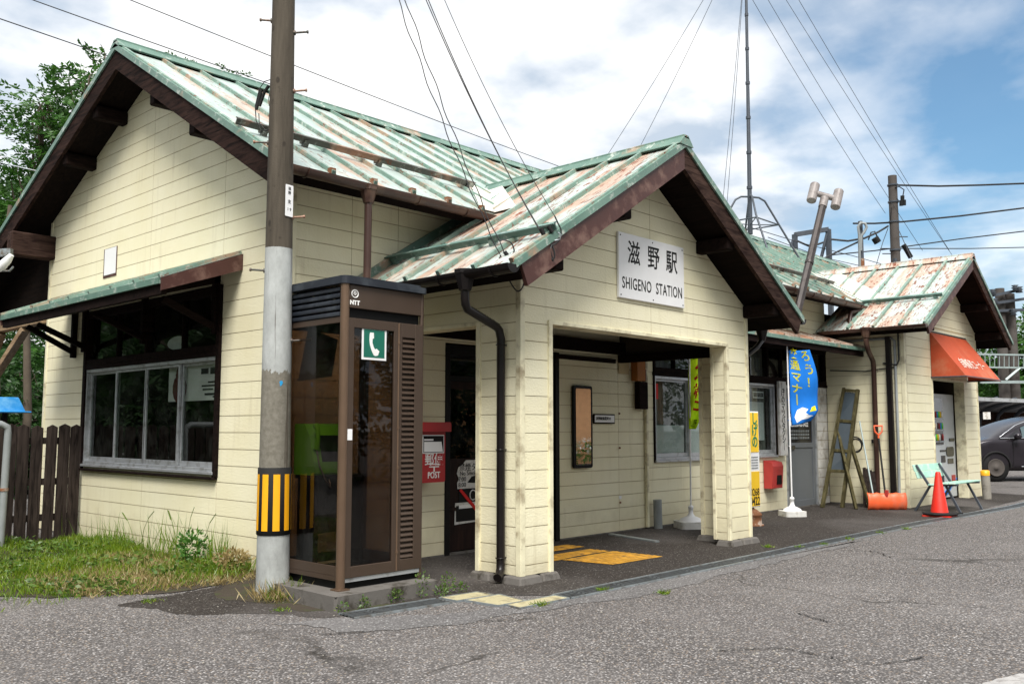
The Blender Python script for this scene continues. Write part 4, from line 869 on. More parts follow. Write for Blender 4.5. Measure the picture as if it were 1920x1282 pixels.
# post box
t = thing('post_box', (5.88, YB-.2, .72), 'red wall mounted post box with white lettering beside the entrance door', 'post box')
y0 = 6.56; m_ = basis((5.72, y0, .745), *FACE_S)
q = MB(); q.prism(rounded(.315, .50, .02), (5.72, y0, .745), *FACE_S, -.215, 0); q.build('body', 'post_red', t, bevel=.006)
q = MB(); q.prism([(-.02, 0), (-.02, .075), (.01, .09), (.325, .09), (.338, .07), (.338, 0)], (5.72, y0-.03, 1.225), *FACE_S, -.185, .03); q.build('lid', 'post_red', t, bevel=.008)
q = MB(); q.box(.02, .295, .275, .45, .0, .006, 0, m_); q.build('slot_frame', 'white', t)
q = MB(); q.box(.03, .285, .285, .44, .006, .009, 0, m_); q.build('slot', 'black', t)
q = MB(); q.add([m_ @ Vector(v) for v in ((.035, .29, .011), (.275, .29, .011), (.255, .385, .011), (.035, .385, .011))], [(0, 1, 2, 3)]); q.box(.035, .15, .395, .412, .010, .013, 0, m_); q.build('notice_plate', 'white', t)
lettering('郵便', (5.89, y0-.0015, .955), FACE_S, .125, 'white_ink', t, bold=.0008, sx=.95)
q = MB(); q.box(.11, .235, .168, .178, 0, .0015, 0, m_); q.box(.11, .235, .143, .153, 0, .0015, 0, m_); q.box(.165, .18, .10, .143, 0, .0015, 0, m_); q.build('postal_mark', 'white_ink', t)
lettering('POST', (5.89, y0-.0015, .812), FACE_S, .085, 'white_ink', t, bold=.001, sx=.78)
# no smoking poster inside the door
t = thing('door_poster', (6.7, YB+.09, .3), 'torn black and white no smoking poster low on the dark entrance door', 'poster')
yp_ = YB+.100; P_ = lambda x, z, d=0: (x, yp_-d, z)
q = MB(); q.prism([(6.50, .64), (6.495, .70), (6.52, .74), (6.49, .80), (6.515, .86), (6.56, .88), (6.62, .93), (6.92, .93), (6.92, .64)], (0, yp_, 0), *FACE_S, 0, .003); q.prism([(6.46, .28), (6.47, .50), (6.92, .50), (6.92, .30), (6.52, .285)], (0, yp_, 0), *FACE_S, 0, .003); q.build('paper', 'white_old', t)
q = MB(); q.prism([(6.48, .31), (6.48, .47), (6.92, .47), (6.92, .31)], (0, yp_-.003, 0), *FACE_S, 0, .002); q.prism([(6.52, .50), (6.52, .635), (6.92, .635), (6.92, .50)], (0, yp_-.0005, 0), *FACE_S, 0, .002); q.prism([(6.64, .70), (6.70, .76), (6.92, .80), (6.92, .68)], (0, yp_-.003, 0), *FACE_S, 0, .002); q.build('black_print', 'black', t)
q = MB(); q.prism([(6.52, .625), (6.55, .64), (6.86, .36), (6.82, .34)], (0, yp_-.006, 0), *FACE_S, 0, .002); q.build('red_bar', 'red_ink', t)
q = MB(); q.prism([(6.52, .44), (6.52, .475), (6.80, .475), (6.80, .44)], (0, yp_-.005, 0), *FACE_S, 0, .001); q.tube([(6.72+.045*math.cos(a), yp_-.004, .57+.05*math.sin(a)) for a in [R(40+20*k) for k in range(14)]], .006, 5); q.build('white_print', 'white_ink', t)
lettering('禁煙タイム', (6.52, yp_-.0045, .855), FACE_S, .085, 'ink', t, align='LEFT'); lettering('No Smoking', (6.53, yp_-.0045, .795), FACE_S, .062, 'ink', t, align='LEFT'); lettering('7:00', (6.51, yp_-.0045, .735), FACE_S, .065, 'ink', t, align='LEFT'); lettering('8:00', (6.51, yp_-.0045, .678), FACE_S, .065, 'ink', t, align='LEFT')
# mirror, placard, meter boxes
t = thing('wall_mirror', (8.37, YB-.03, .79), 'tall narrow black framed mirror hung on the porch back wall', 'mirror')
q = MB(); q.prism(rounded(.345, .955, .03), (8.20, YB-.02, .80), *FACE_S, 0, .03); q.build('frame', 'black', t, bevel=.004)
q = MB(); q.prism(rounded(.275, .885, .02), (8.235, YB-.0505, .835), *FACE_S, 0, .003); q.build('mirror_pane', 'mirror', t)
t = thing('wall_placard', (8.83, YB-.02, 1.31), 'small white placard in a dark frame beside the tall mirror', 'sign')
q = MB(); q.box(8.60, 9.01, YB-.03, YB-.013, 1.315, 1.43); q.build('frame', 'wood', t, bevel=.002)
q = MB(); q.box(8.613, 8.997, YB-.033, YB-.029, 1.33, 1.415); q.build('panel', 'white', t)
lettering('滋野駅開業時の', (8.78, YB-.034, 1.373), FACE_S, .042, 'ink', t, bold=.0006)
t = thing('meter_box', (9.45, YB-.08, 1.5), 'weathered orange wooden box above a dark narrow meter case on the porch wall', 'meter box')
q = MB(); q.box(9.38, 9.56, YB-.11, YB-.013, 1.85, 2.16); q.build('upper_box', 'orange_box', t, bevel=.005)
q = MB(); q.box(9.45, 9.635, YB-.09, YB-.013, 1.50, 1.84); q.build('lower_case', 'wood', t, bevel=.005)
q = MB(); q.tube([(9.60, YB-.04, 2.45), (9.60, YB-.04, 2.1), (9.62, YB-.05, 1.95), (9.58, YB-.05, 1.84)], .012, 6); q.box(9.585, 9.63, YB-.07, YB-.02, 1.86, 2.0); q.build('cable', 'cable', t)
t = MB(); t.box(9.12, 9.33, YB-.016, YB-.0125, 1.93, 2.18); t = t.build('wall_patch', 'groove', st)
# vent opening on the gable
t = thing('wall_vent', (X0, 10.47, 2.99), 'small white blanked vent panel high on the west gable wall', 'vent')
fm = basis((X0, 10.65, 2.985), *FACE_W); q = MB(); q.box(0, .35, 0, .34, -.010, .006, 0, fm); q.build('frame', 'brown_board', t); q = MB(); q.box(.03, .335, .03, .335, .004, .010, 0, fm); q.build('panel', 'white', t)
# vertical taxi board, letter box
t = thing('taxi_office_board', (13.3, YB-.05, .84), 'tall narrow old white board with vertical black Japanese lettering left of the grey door', 'sign')
q = MB(); q.box(13.19, 13.42, YB-.075, YB-.03, .84, 1.99); q.build('board', 'white_old', t, bevel=.004)
lettering('\n'.join('しげのマツバタクシー').replace('ー', '｜'), (13.30, YB-.0765, 1.44), FACE_S, .128, 'ink', t, bold=.0015, lines=.80, sx=.95)
t = thing('letter_box', (12.95, YB-.1, .36), 'faded red metal letter box on the wall below the office window', 'letter box')
q = MB(); q.prism([(0, 0), (-.13, 0), (-.155, .33), (-.13, .39), (0, .42)], (12.74, YB-.013, .36), (0, 1, 0), (0, 0, 1), 0, .33); q.build('body', 'box_red', t, bevel=.008)
q = MB(); q.box(12.88, 13.03, YB-.158, YB-.14, .42, .57); q.build('window', 'black', t); q = MB(); q.box(12.90, 13.01, YB-.168, YB-.15, .64, .68); q.build('slot', 'box_red', t)

# ------------------------------------------------------------------ phone booth and telephone
BX0, BX1, BY0, BY1 = 4.0, 4.765, 5.445, 6.21
bt = thing('phone_booth', (4.38, 5.83, 0), 'bronze framed telephone booth with tinted glass and louvred door strip beside the porch', 'phone booth')
q = MB(); q.prism([(3.83, 5.26), (4.80, 5.28), (4.83, 6.32), (3.86, 6.32)], (0, 0, 0), (1, 0, 0), (0, 1, 0), -.03, .105); q.build('plinth', 'conc_base', bt, bevel=.02)
q = MB(); q.box(BX0+.03, BX1-.02, BY0+.03, BY1-.02, .105, .18); q.build('base', 'black', bt)
for x, y, r_ in ((BX0+.015, BY0+.015, .033),): q = MB(); q.tube([(x, y, .11), (x, y, 2.315)], r_, 20); q.box(x-.05, x+.05, y-.05, y+.05, .104, .115); q.build('corner_post', 'bronze_lt', bt)
q = MB(); q.tube([(BX1-.01, BY0+.012, .11), (BX1-.01, BY0+.012, 2.315)], .018, 12); q.tube([(BX0+.015, BY1-.015, .11), (BX0+.015, BY1-.015, 2.3)], .03, 12); q.tube([(BX1-.015, BY1-.015, .11), (BX1-.015, BY1-.015, 2.3)], .03, 12); q.build_loose('rear_post', 'bronze', bt)
q = MB(); q.prism(rounded(BX1-BX0+.06, BY1-BY0+.06, .05), (BX0-.03, BY0-.03, 2.315), (1, 0, 0), (0, 1, 0), 0, .045); q.prism(rounded(BX1-BX0+.0, BY1-BY0+.0, .05), (BX0, BY0, 2.36), (1, 0, 0), (0, 1, 0), 0, .02); q.build('roof', 'navy', bt, bevel=.012)
q = MB(); q.box(BX0+.045, BX1-.03, BY0-.005, BY0+.03, 2.14, 2.312); hd = q.build('header', 'bronze', bt, bevel=.003)
q = MB(); q.box(BX0+.045, BX1-.03, BY0+.025, BY0+.035, 2.06, 2.14); q.box(BX1-.03, BX1-.015, BY0+.05, BY1-.04, 2.06, 2.31); q.box(BX0+.04, BX1-.04, BY1-.03, BY1-.015, 2.06, 2.31); q.build('shadow_gap', 'black', bt)
q = MB()
for k in range(5): q.prism([(0, 0), (-.028, .006), (-.028, .030), (0, .045)], (BX0+.02, BY0+.05, 2.075+k*.046), (1, 0, 0), (0, 0, 1), -(BY1-BY0-.10), 0)
q.build('vent_louvre', 'navy', bt, bevel=.003)
# door leaf
dl = MB(); y_ = BY0+.002; DX0, DX1 = 4.035, 4.505
dl.box(DX0, DX0+.052, y_-.012, y_+.022, .185, 2.065); dl.box(DX1-.04, DX1, y_-.012, y_+.022, .185, 2.065); dl.box(DX0+.052, DX1-.04, y_-.0115, y_+.0215, .185, .265); dl.box(DX0+.052, DX1-.04, y_-.0115, y_+.0215, 1.995, 2.065); dl = dl.build('door', 'bronze', bt, bevel=.003)
q = MB(); q.box(DX0+.052, DX1-.04, y_+.002, y_+.008, .265, 1.995); q.build('door_glass', 'glass_booth', dl)
q = MB(); q.tube([(DX1+.005, y_-.01, .19), (DX1+.005, y_-.01, 2.06)], .008, 8)
for z in (.32, .95, 1.25, 1.9): q.tube([(DX1+.005, y_-.012, z), (DX1+.005, y_-.012, z+.02)], .011, 8)
q.build('hinge', 'bronze_lt', dl)
q = MB(); q.box(DX0+.003, DX0+.045, y_-.0135, y_-.0125, 1.17, 1.25); q.build('label_plate', 'white', dl)
q = MB(); q.box(4.515, 4.548, y_-.010, y_+.022, .185, 2.065); q.box(4.675, 4.752, y_-.010, y_+.022, .185, 2.065); q.box(4.548, 4.675, y_-.0095, y_+.0215, .185, .27); q.box(4.548, 4.675, y_-.0095, y_+.0215, 1.955, 2.065); lp = q.build('side_panel', 'bronze', bt, bevel=.003)
q = MB()
for k in range(42):
    z = .275+k*.04; q.prism([(0, 0), (-.022, .004), (-.022, .010), (-.003, .034), (0, .034)], (0, y_+.012, z), (0, 1, 0), (0, 0, 1), 4.550, 4.673)
q.box(4.55, 4.673, y_+.018, y_+.02, .27, 1.955); q.build('louvre', 'bronze', lp)
q = MB(); q.box(DX0, 4.752, y_-.002, y_+.02, .155, .183); q.build('kick_strip', 'alu', bt)
# side walls of the booth
for nm_, xx in (('side_frame', BX0), ('side_frame', BX1-.02)):
    q = MB(); a = BY0+.05; c = BY1-.045; q.box(xx, xx+.02, a, c, .20, .27); q.box(xx+.001, xx+.019, a, c, 2.03, 2.075); q.box(xx+.001, xx+.019, a, c, .165, .20); sf = q.build_loose(nm_, 'bronze', bt, bevel=.002)[0]
    q = MB(); q.box(xx+.007, xx+.013, a, c, .27, 2.03); q.build('side_glass', 'glass_booth', sf)
q = MB(); q.box(BX0+.05, BX1-.045, BY1-.02, BY1, .20, .27); q.box(BX0+.05, BX1-.045, BY1-.02, BY1, 2.03, 2.08); sf = q.build('rear_frame', 'bronze', bt); q = MB(); q.box(BX0+.05, BX1-.045, BY1-.013, BY1-.007, .27, 2.03); q.build('rear_glass', 'glass_booth', sf)
# shelf unit
q = MB(); q.box(4.07, 4.58, 5.90, 6.15, .87, .90); q.box(4.12, 4.36, 5.98, 6.15, .45, .87); q.box(4.10, 4.14, 5.92, 6.15, .19, .87); q.box(4.54, 4.57, 5.92, 6.15, .19, .87); q.build('shelf_unit', 'vend_dk', bt, bevel=.004)
q = MB(); q.prism([(0, 0), (.26, .04), (.30, .33), (.07, .42)], (4.05, 6.10, 1.62), (.8, -.6, 0), (0, 0, 1), 0, .012); q.build('notice_board', 'steel_dk', bt)
# booth marks
lettering('NTT', (4.088, BY0-.0065, 2.178), FACE_S, .045, 'white_ink', hd, bold=.0018, sx=1.0)
q = MB()
cx_, cz_, ry = 4.088, 2.245, BY0-.0065
q.tube([(cx_+.029*math.cos(a), ry, cz_+.028*math.sin(a)) for a in [R(90+12*k) for k in range(31)]], .0045, 6)
q.tube([(cx_+(.012-.0006*abs(k-10))*math.sin(R(18*k)), ry, cz_+.014-.013*(1-math.cos(R(18*k)))*.9+.002) for k in range(21)], .0035, 6); q.build('emblem', 'white_ink', hd)
t = thing('telephone_sign', (4.277, BY0-.01, 1.76), 'square green sticker with a white telephone handset on the booth door glass', 'sign')
m_ = basis((4.162, y_-.0005, 1.765), *FACE_S)
q = MB(); q.box(0, .232, 0, .245, 0, .002, 0, m_); q.build('border', 'white', t)
q = MB(); q.box(.018, .214, .018, .227, .002, .004, 0, m_); q.build('green_field', 'green_sign', t)
q = MB(); hs = [(.075, .205), (.108, .205), (.110, .163), (.098, .158), (.096, .13), (.108, .098), (.122, .080), (.136, .086), (.163, .068), (.150, .036), (.125, .030), (.110, .035), (.090, .068), (.074, .108), (.068, .150), (.070, .190)]
q.prism(hs, tuple(m_.translation), *FACE_S, .004, .006); q.build('handset_symbol', 'white_ink', t)
# telephone
pt = thing('public_telephone', (4.28, 6.02, .90), 'bright green payphone standing on the dark shelf inside the booth', 'telephone')
q = MB(); q.prism([(0, 0), (.26, 0), (.26, .10), (.20, .30), (.13, .39), (0, .39)], (4.05, 6.13, .901), (0, -1, 0), (0, 0, 1), -.34, 0); q.build('housing', 'phone', pt, bevel=.014)
q = MB(); q.prism([(.2615, .10), (.2015, .30), (.1985, .2985), (.2585, .0985)], (4.13, 6.13, .902), (0, -1, 0), (0, 0, 1), -.22, 0); q.build('keypad_panel', 'black', pt)
q = MB(); hx_ = 4.085; q.tube([(hx_, 5.90, 1.28), (hx_, 5.87, 1.24), (hx_, 5.865, 1.16), (hx_, 5.885, 1.10)], [.026, .016, .016, .026], 10); q.build('handset', 'phone', pt)
q = MB(); q.tube([(hx_, 5.885, 1.10), (hx_+.01, 5.86, .98), (hx_+.06, 5.84, .86), (hx_+.12, 5.86, .80), (hx_+.14, 5.90, .84), (hx_+.13, 5.93, .93)], .006, 6); q.build('cord', 'galv', pt)
q = MB(); q.prism([(0, 0), (.10, 0), (.10, .05), (0, .05)], (4.09, 6.131, 1.20), (0, -1, 0), (0, 0, 1), -.35, -.341); q.build('coin_plate', 'galv', pt)

# ------------------------------------------------------------------ utility pole by the booth
p0 = Vector((3.905, 6.16, -.05)); top_t = at(520.5, 0, 6.917)
# find the lean: the axis passes the surveyed point 4.48 m up
axis = (Vector((3.905+(-.055), 6.16+(-.00), 9.2)) - p0).normalized()
up_ = thing('utility_pole', (3.905, 6.16, 0), 'tall weathered concrete utility pole with a yellow and black striped band before the booth', 'utility pole')
rad = lambda z: .1245-.0078*z
ctr = lambda z: p0+axis*((z+.05)/axis.z)
q = MB(); zz_ = [-.05]+[.25*k for k in range(1, 37)]; q.tube([ctr(z) for z in zz_], [rad(z) for z in zz_], 40); q.build('shaft', 'pole', up_)
q = MB(); q.tube([ctr(z) for z in (.455, .46, .955, .96)], [rad(.46)+.001, rad(.46)+.0075, rad(.96)+.0075, rad(.96)+.001], 48); bnd = q.build('striped_band', 'rubber', up_)
vc = math.atan2(-6.16, -3.905)
for k in range(9):
    a = vc+R(8)+k*2*math.pi/9; q = MB(); da = .20; vs = []
    for z in (.49, .91):
        for j in range(5): aa = a-da+2*da*j/4; r_ = rad(z)+.0086; c = ctr(z); vs.append((c.x+r_*math.cos(aa), c.y+r_*math.sin(aa), z))
    q.add(vs, [(j, j+1, 6+j, 5+j) for j in range(4)], 0, True); q.build('yellow_stripe', 'band_y', bnd)
for z, sgn, ln in ((4.40, 1, .14), (4.50, -1, .12), (3.92, 1, .13), (3.50, -1, .15), (2.90, 1, .12), (2.48, -1, .15), (1.93, 1, .20), (5.0, -1, .14), (5.4, 1, .14)):
    c = ctr(z); a = c+ax_r*sgn*(rad(z)-.01); b_ = c+ax_r*sgn*(rad(z)+ln*.72)+Vector((0, 0, .008)); q = MB(); q.tube([a, b_], .0085, 8); q.tube([b_, b_+ax_r*sgn*.012], .014, 8); q.tube([a+ax_r*sgn*.006, a+ax_r*sgn*.02], .02, 8); q.build('step_bolt', 'rail_rust', up_)
# number plate: curved plate on the right of the shaft
an = vc+R(42); c = ctr(3.02); nrm_ = Vector((math.cos(an), math.sin(an), 0)); tx = Vector((-math.sin(an), math.cos(an), 0))
o_ = c+nrm_*(rad(3.0)+.004); mP = (tuple(tx), (0, 0, 1)); q = MB(); q.prism(rounded(.078, .25, .006), tuple(o_-tx*.039-Vector((0, 0, .125))), *mP, 0, .0025); npl = q.build('number_plate', 'white', up_)
for ch, dz, s_ in (('滋', .095, .03), ('野', .06, .03), ('支', -.01, .034), ('1 9', -.07, .034)): lettering(ch, tuple(o_+nrm_*.003+Vector((0, 0, dz))), mP, s_, 'ink', npl)
# splice closures and loop of cable on the left of the shaft
c = ctr(3.95); lft = -ax_r
q = MB(); a0 = ctr(4.08)+lft*(rad(4.)+.02); 
q.tube([ctr(3.96)+lft*.10-fw*.02, ctr(3.96)+lft*.14+Vector((0, 0, -.05)), ctr(3.96)+lft*.175+Vector((0, 0, -.16))], .013, 8); q.tube([ctr(3.9)+lft*.165+Vector((0, 0, .03)), ctr(3.9)+lft*.20+Vector((0, 0, -.13))], .013, 8)
q.build('splice_closure', 'rubber', up_)
q = MB(); q.tube([ctr(4.02)+lft*.08, ctr(4.02)+lft*.14+Vector((0, 0, -.02)), ctr(4.0)+lft*.18+Vector((0, 0, -.06)), ctr(3.8)+lft*.21, ctr(3.68)+lft*.20, ctr(3.60)+lft*.16, ctr(3.60)+lft*.11, ctr(3.64)+lft*.08], .004, 6); q.tube([ctr(3.74)+lft*.18, ctr(3.66)+lft*.175, ctr(3.62)+lft*.14, ctr(3.60)+lft*.12, ctr(3.63)+lft*.08], .004, 6); q.tube([ctr(3.95)+lft*.09, ctr(3.85)+lft*.085, ctr(3.80)+lft*.10, ctr(3.86)+lft*.105, ctr(3.95)+lft*.09], .003, 6); q.build('cable_loop', 'cable', up_)
q = MB(); a_ = vc+R(18); c = ctr(1.62); 
vs = []; n_ = 9
for k in range(n_): 
    ang = a_+.13*math.cos(2*math.pi*k/n_)*random.uniform(.6, 1.1); z = 1.60+.028*math.sin(2*math.pi*k/n_)*random.uniform(.6, 1.2); r_ = rad(z)+.0015; vs.append((ctr(z).x+r_*math.cos(ang), ctr(z).y+r_*math.sin(ang), z))
q.add(vs, [tuple(range(n_))]); q.build('paint_spot', 'sky_blue', up_)
def wire(label, pts, r_=.005, sag=0.0, cat='cable', name='overhead_wire', group='overhead wires', n=14, mat='cable'):
    pts = [Vector(p) for p in pts]; out_ = []
    if len(pts) == 2:
        a, b_ = pts
        for k in range(n+1): t_ = k/n; p = a.lerp(b_, t_); p.z -= sag*4*t_*(1-t_); out_.append(p)
    else: out_ = pts
    q = MB(); q.tube(out_, r_, 5); return q.build(name, mat, None, label=label, category=cat, group=group)
wire('uppermost thin black wire crossing the sky behind the near pole', [at(95, -60, 15), at(1075, 322, 24)], .009, .06)
wire('second black wire running just above the main roof behind the near pole', [at(-120, -12, 15), at(1010, 335, 24)] , .0, 0) if False else None
wire('black wire passing behind the near pole just above the ridge', [at(-40, -36, 14), at(1015, 330, 23.5)], .009, .05)
wire('lowest of the wires at the upper left, ending behind the gable peak', [at(-40, 22, 13), at(222, 112, 15)], .009, .0)
wire('black wire in front of the tree left of the gable', [at(-60, 220, 22), at(130, 282, 22)], .016, .05)
wire('pale thick cable low on the left before the tree crown', [at(-60, 288, 17), at(90, 325, 17)], .014, .02, mat='galv')
wire('thin wire below the pale cable at the far left', [at(-60, 360, 19), at(60, 382, 19)], .008, .02)
# service drops to the porch corner
pc = Vector((5.72, 4.70, 2.98)); pr = at(955, 485, 7.55)
drops = [('leftmost twisted black service wire coming down to the porch snow rail', at(700, -140, 7.9), at(938, 478, 7.4)), ('black service wire running beside the leftmost one down to the porch', at(716, -140, 7.9), at(948, 480, 7.4)), ('middle black service wire of the pair ending at the porch corner', at(748, -140, 7.9), at(1014, 436, 7.3)), ('lighter black service wire touching the middle one', at(742, -140, 7.9), at(1018, 440, 7.3)), ('thin rightmost service wire reaching the porch roof edge', at(776, -140, 7.9), at(1040, 405, 7.3))]
for i, (lab, a, b_) in enumerate(drops):
    pts = []
    for k in range(41):
        t_ = k/40; p = a.lerp(b_, t_); p.z -= .14*4*t_*(1-t_)
        if i < 2: p += ax_r*.012*math.sin(t_*38+i*math.pi)*(1-t_*.4)
        pts.append(p)
    wire(lab, pts, .0045 if i < 4 else .0032)
t = thing('cable_anchor', tuple(Vector((5.62, 4.72, 2.9))), 'tangle of black cable ends, hooks and clamps at the front corner of the porch roof', 'cable anchor')
rnd = random.Random(3); A_ = lambda px, py, d=7.28: at(px, py, d)
for pl in ([(1014, 436), (1020, 448), (1027, 462), (1030, 480), (1037, 488), (1032, 470)], [(1016, 438), (1024, 470), (1036, 486), (1040, 476), (1034, 455)], [(1040, 405), (1046, 418), (1052, 432), (1050, 448), (1040, 458), (1028, 462)], [(938, 478), (944, 500), (950, 508), (958, 503), (968, 498)], [(948, 480), (958, 478), (964, 470), (958, 455), (944, 450), (938, 452)], [(948, 505), (955, 525), (964, 540), (972, 546), (980, 538), (984, 520), (982, 505)], [(936, 482), (940, 495), (948, 516)]):
    q = MB(); P2 = [Vector((p[0], p[1], 0)) for p in pl]; sm = []
    for i in range(len(P2)-1):
        p_1 = P2[max(i-1, 0)]; p0_, p1_ = P2[i], P2[i+1]; p2_ = P2[min(i+2, len(P2)-1)]
        for k in range(6): u = k/6; sm.append(.5*((2*p0_)+(p1_-p_1)*u+(2*p_1-5*p0_+4*p1_-p2_)*u*u+(3*p0_-p_1-3*p1_+p2_)*u**3))
    q.tube([A_(v.x, v.y) for v in sm]+[A_(*pl[-1])], .0058, 6); q.build('cable_end', 'cable', t)
for pl in ([(1014, 428), (1023, 446)], [(1018, 444), (1022, 456)], [(1028, 424), (1036, 436)], [(946, 472), (954, 482)]):
    q = MB(); q.tube([A_(*pl[0]), A_(*pl[1])], .018, 6); q.build('wire_clamp', 'rubber', t)
for pl in ([(1025, 448), (1031, 452), (1034, 460), (1030, 470), (1016, 474), (1004, 475)], [(1046, 436), (1052, 440), (1050, 449), (1040, 451)], [(966, 500), (962, 488), (955, 480), (957, 474), (961, 478)]):
    q = MB(); q.tube([A_(*p_) for p_ in pl], .0065, 6); q.build('hook', 'galv', t)

# ------------------------------------------------------------------ flags, boards, loose things along the porch
def base_block(root, x, y, s=1.0):
    q = MB(); q.prism([(a-.16*s, b__-.16*s) for a, b__ in rounded(.32*s, .32*s, .05*s)], (x, y, .004), (.8, -.6, 0), (.6, .8, 0), 0, .075*s); q.build('base_block', 'white_old', root, bevel=.018)
    q = MB(); q.lathe((x, y, .075*s), [(.135*s, 0), (.12*s, .03), (.075*s, .055), (.045*s, .065), (.038*s, .08), (.030, .10), (.030, .16), (.034, .16), (.034, .19), (.02, .2)], 20); q.build('base_dome', 'white', root)
def cloth(u, v, w_, h_, fx):
    """u 0..1 across from the pole, v 0..1 down"""
    return fx(u, v)
def flag(root, mat, fx, nu=14, nv=40):
    q = MB(); vs = [fx(i/nu, j/nv) for j in range(nv+1) for i in range(nu+1)]; q.add(vs, [(j*(nu+1)+i, j*(nu+1)+i+1, (j+1)*(nu+1)+i+1, (j+1)*(nu+1)+i) for j in range(nv) for i in range(nu)], 0, True)
    o = q.build('cloth', mat, root); s_ = o.modifiers.new('t', 'SOLIDIFY'); s_.thickness = .0015; return o
SD = Vector((.685, -.729, 0)); FD = Vector((.729, .685, 0))
# blue road-manners flag
f2 = thing('blue_flag', (12.49, 6.2, 0), 'blue vertical banner with yellow Japanese lettering on a white pole before the grey door', 'flag')
base_block(f2, 12.49, 6.2); q = MB(); q.tube([(12.49, 6.2, .2), (12.47, 6.2, 2.5)], .011, 10); q.tube([(12.49, 6.2, 1.30), (12.488, 6.2, 1.42)], .017, 10); q.build('pole', 'white', f2)
def fx2(u, v):
    wl = .055; z = 2.40-v*1.10; e_ = .40*(.72+.28*math.sin(min(v*2.2, 1)*math.pi/2))*(1-.25*max(0, v-.72)/.28)
    a = u*e_+(.05+.03*math.sin(v*4))*0+wl*.6; z -= .10*u*math.sin(v*2.6)-.02*u*u; z += u*(-.02)+(.12*u*(v > .7)*(v-.7)/.3)
    return Vector((12.475, 6.2, z))+SD*a+FD*(.045*math.sin(u*5+v*3)+.02*math.sin(v*11+u*2))
cl2 = flag(f2, 'flag_b', fx2)
W2, H2 = .40, 1.10
def wp(fx, W_, H_, off=.004):
    def f(p):
        u, v = p.x/W_, -p.z/H_; e1 = fx(u+.01, v)-fx(u-.01, v); e2 = fx(u, v+.01)-fx(u, v-.01); n_ = e1.cross(e2).normalized(); n_ = -n_ if n_.dot(FD) > 0 else n_
        return fx(u, v)+n_*(off+abs(p.y)*.2)
    return f
for i, ch in enumerate('交通マナ'): lettering(ch, (.095, 0, -.05-.165*i), FACE_S, .150, 'flag_yl', cl2, bold=.003, warp=wp(fx2, W2, H2))
lettering('｜', (.095, 0, -.71), FACE_S, .15, 'flag_yl', cl2, bold=.004, warp=wp(fx2, W2, H2))
for i, ch in enumerate('ろう！'): lettering(ch, (.29, 0, -.08-.175*i), FACE_S, .150, 'flag_yl', cl2, bold=.003, warp=wp(fx2, W2, H2))
def patch(root, name, mat, pts, fx, W_, H_, off):
    q = MB(); w_ = wp(fx, W_, H_, off); cx__ = sum(p[0] for p in pts)/len(pts); cy__ = sum(p[1] for p in pts)/len(pts); ring = []
    for i in range(len(pts)):
        a = pts[i]; c = pts[(i+1) % len(pts)]
        for k in range(4): ring.append((a[0]+(c[0]-a[0])*k/4, a[1]+(c[1]-a[1])*k/4))
    vs = []; n_ = len(ring)
    for t_ in (1, .66, .33): vs += [w_(Vector((cx__+(x-cx__)*t_, 0, cy__+(z-cy__)*t_))) for x, z in ring]
    vs.append(w_(Vector((cx__, 0, cy__)))); f = []
    for l in range(2): f += [(l*n_+i, l*n_+(i+1) % n_, (l+1)*n_+(i+1) % n_, (l+1)*n_+i) for i in range(n_)]
    f += [(2*n_+i, 2*n_+(i+1) % n_, 3*n_) for i in range(n_)]; q.add(vs, f, 0, True); q.build(name, mat, root)
patch(cl2, 'white_print', 'white', [(.05, -.98), (.09, -.86), (.16, -.80), (.24, -.81), (.20, -.88), (.28, -.93), (.36, -.93), (.28, -1.0), (.16, -1.02), (.08, -1.07)], fx2, W2, H2, .004)
patch(cl2, 'yellow_print', 'flag_yl', [(.27, -.86), (.37, -.80), (.35, -.72), (.29, -.76)], fx2, W2, H2, .004)
q = MB()
for v in (.02, .30, .66, .93): p = fx2(0, v); q.tube([p, Vector((12.475, 6.2, p.z))-SD*.02, Vector((12.475, 6.2, p.z-.01))+FD*.02, p], .006, 5)
q.build('tie_loop', 'flag_b', f2)
# fluorescent flag seen through the porch
f1 = thing('yellow_green_flag', (10.15, 6.4, 0), 'fluorescent yellow green banner with red lettering twisted on a white pole behind the porch', 'flag')
base_block(f1, 10.12, 6.4, 1.15); q = MB(); q.tube([(10.12, 6.4, .2), (10.16, 6.4, 2.45)], .011, 10); q.build('pole', 'white', f1)
def fx1(u, v):
    z = 2.42-v*1.17; e_ = .235*(1-v)**.7+.085
    return Vector((10.155, 6.4, z))+SD*(u*e_-.03*v)+FD*(.05*math.sin(u*7+v*4)*(1-v*.4)+.015*math.sin(v*17))+Vector((0, 0, -.08*u*(1-v)))
cl1 = flag(f1, 'lime', fx1)
W1, H1 = .30, 1.17
for i, ch in enumerate('ビルベ権ニ'): lettering(ch, (.17, 0, -.13-.185*i), FACE_S, .20, 'red_ink', cl1, bold=.006, warp=wp(fx1, W1, H1), sx=.9)
lettering('山野', (.15, 0, -1.10), FACE_S, .11, 'ink', cl1, warp=wp(fx1, W1, H1))
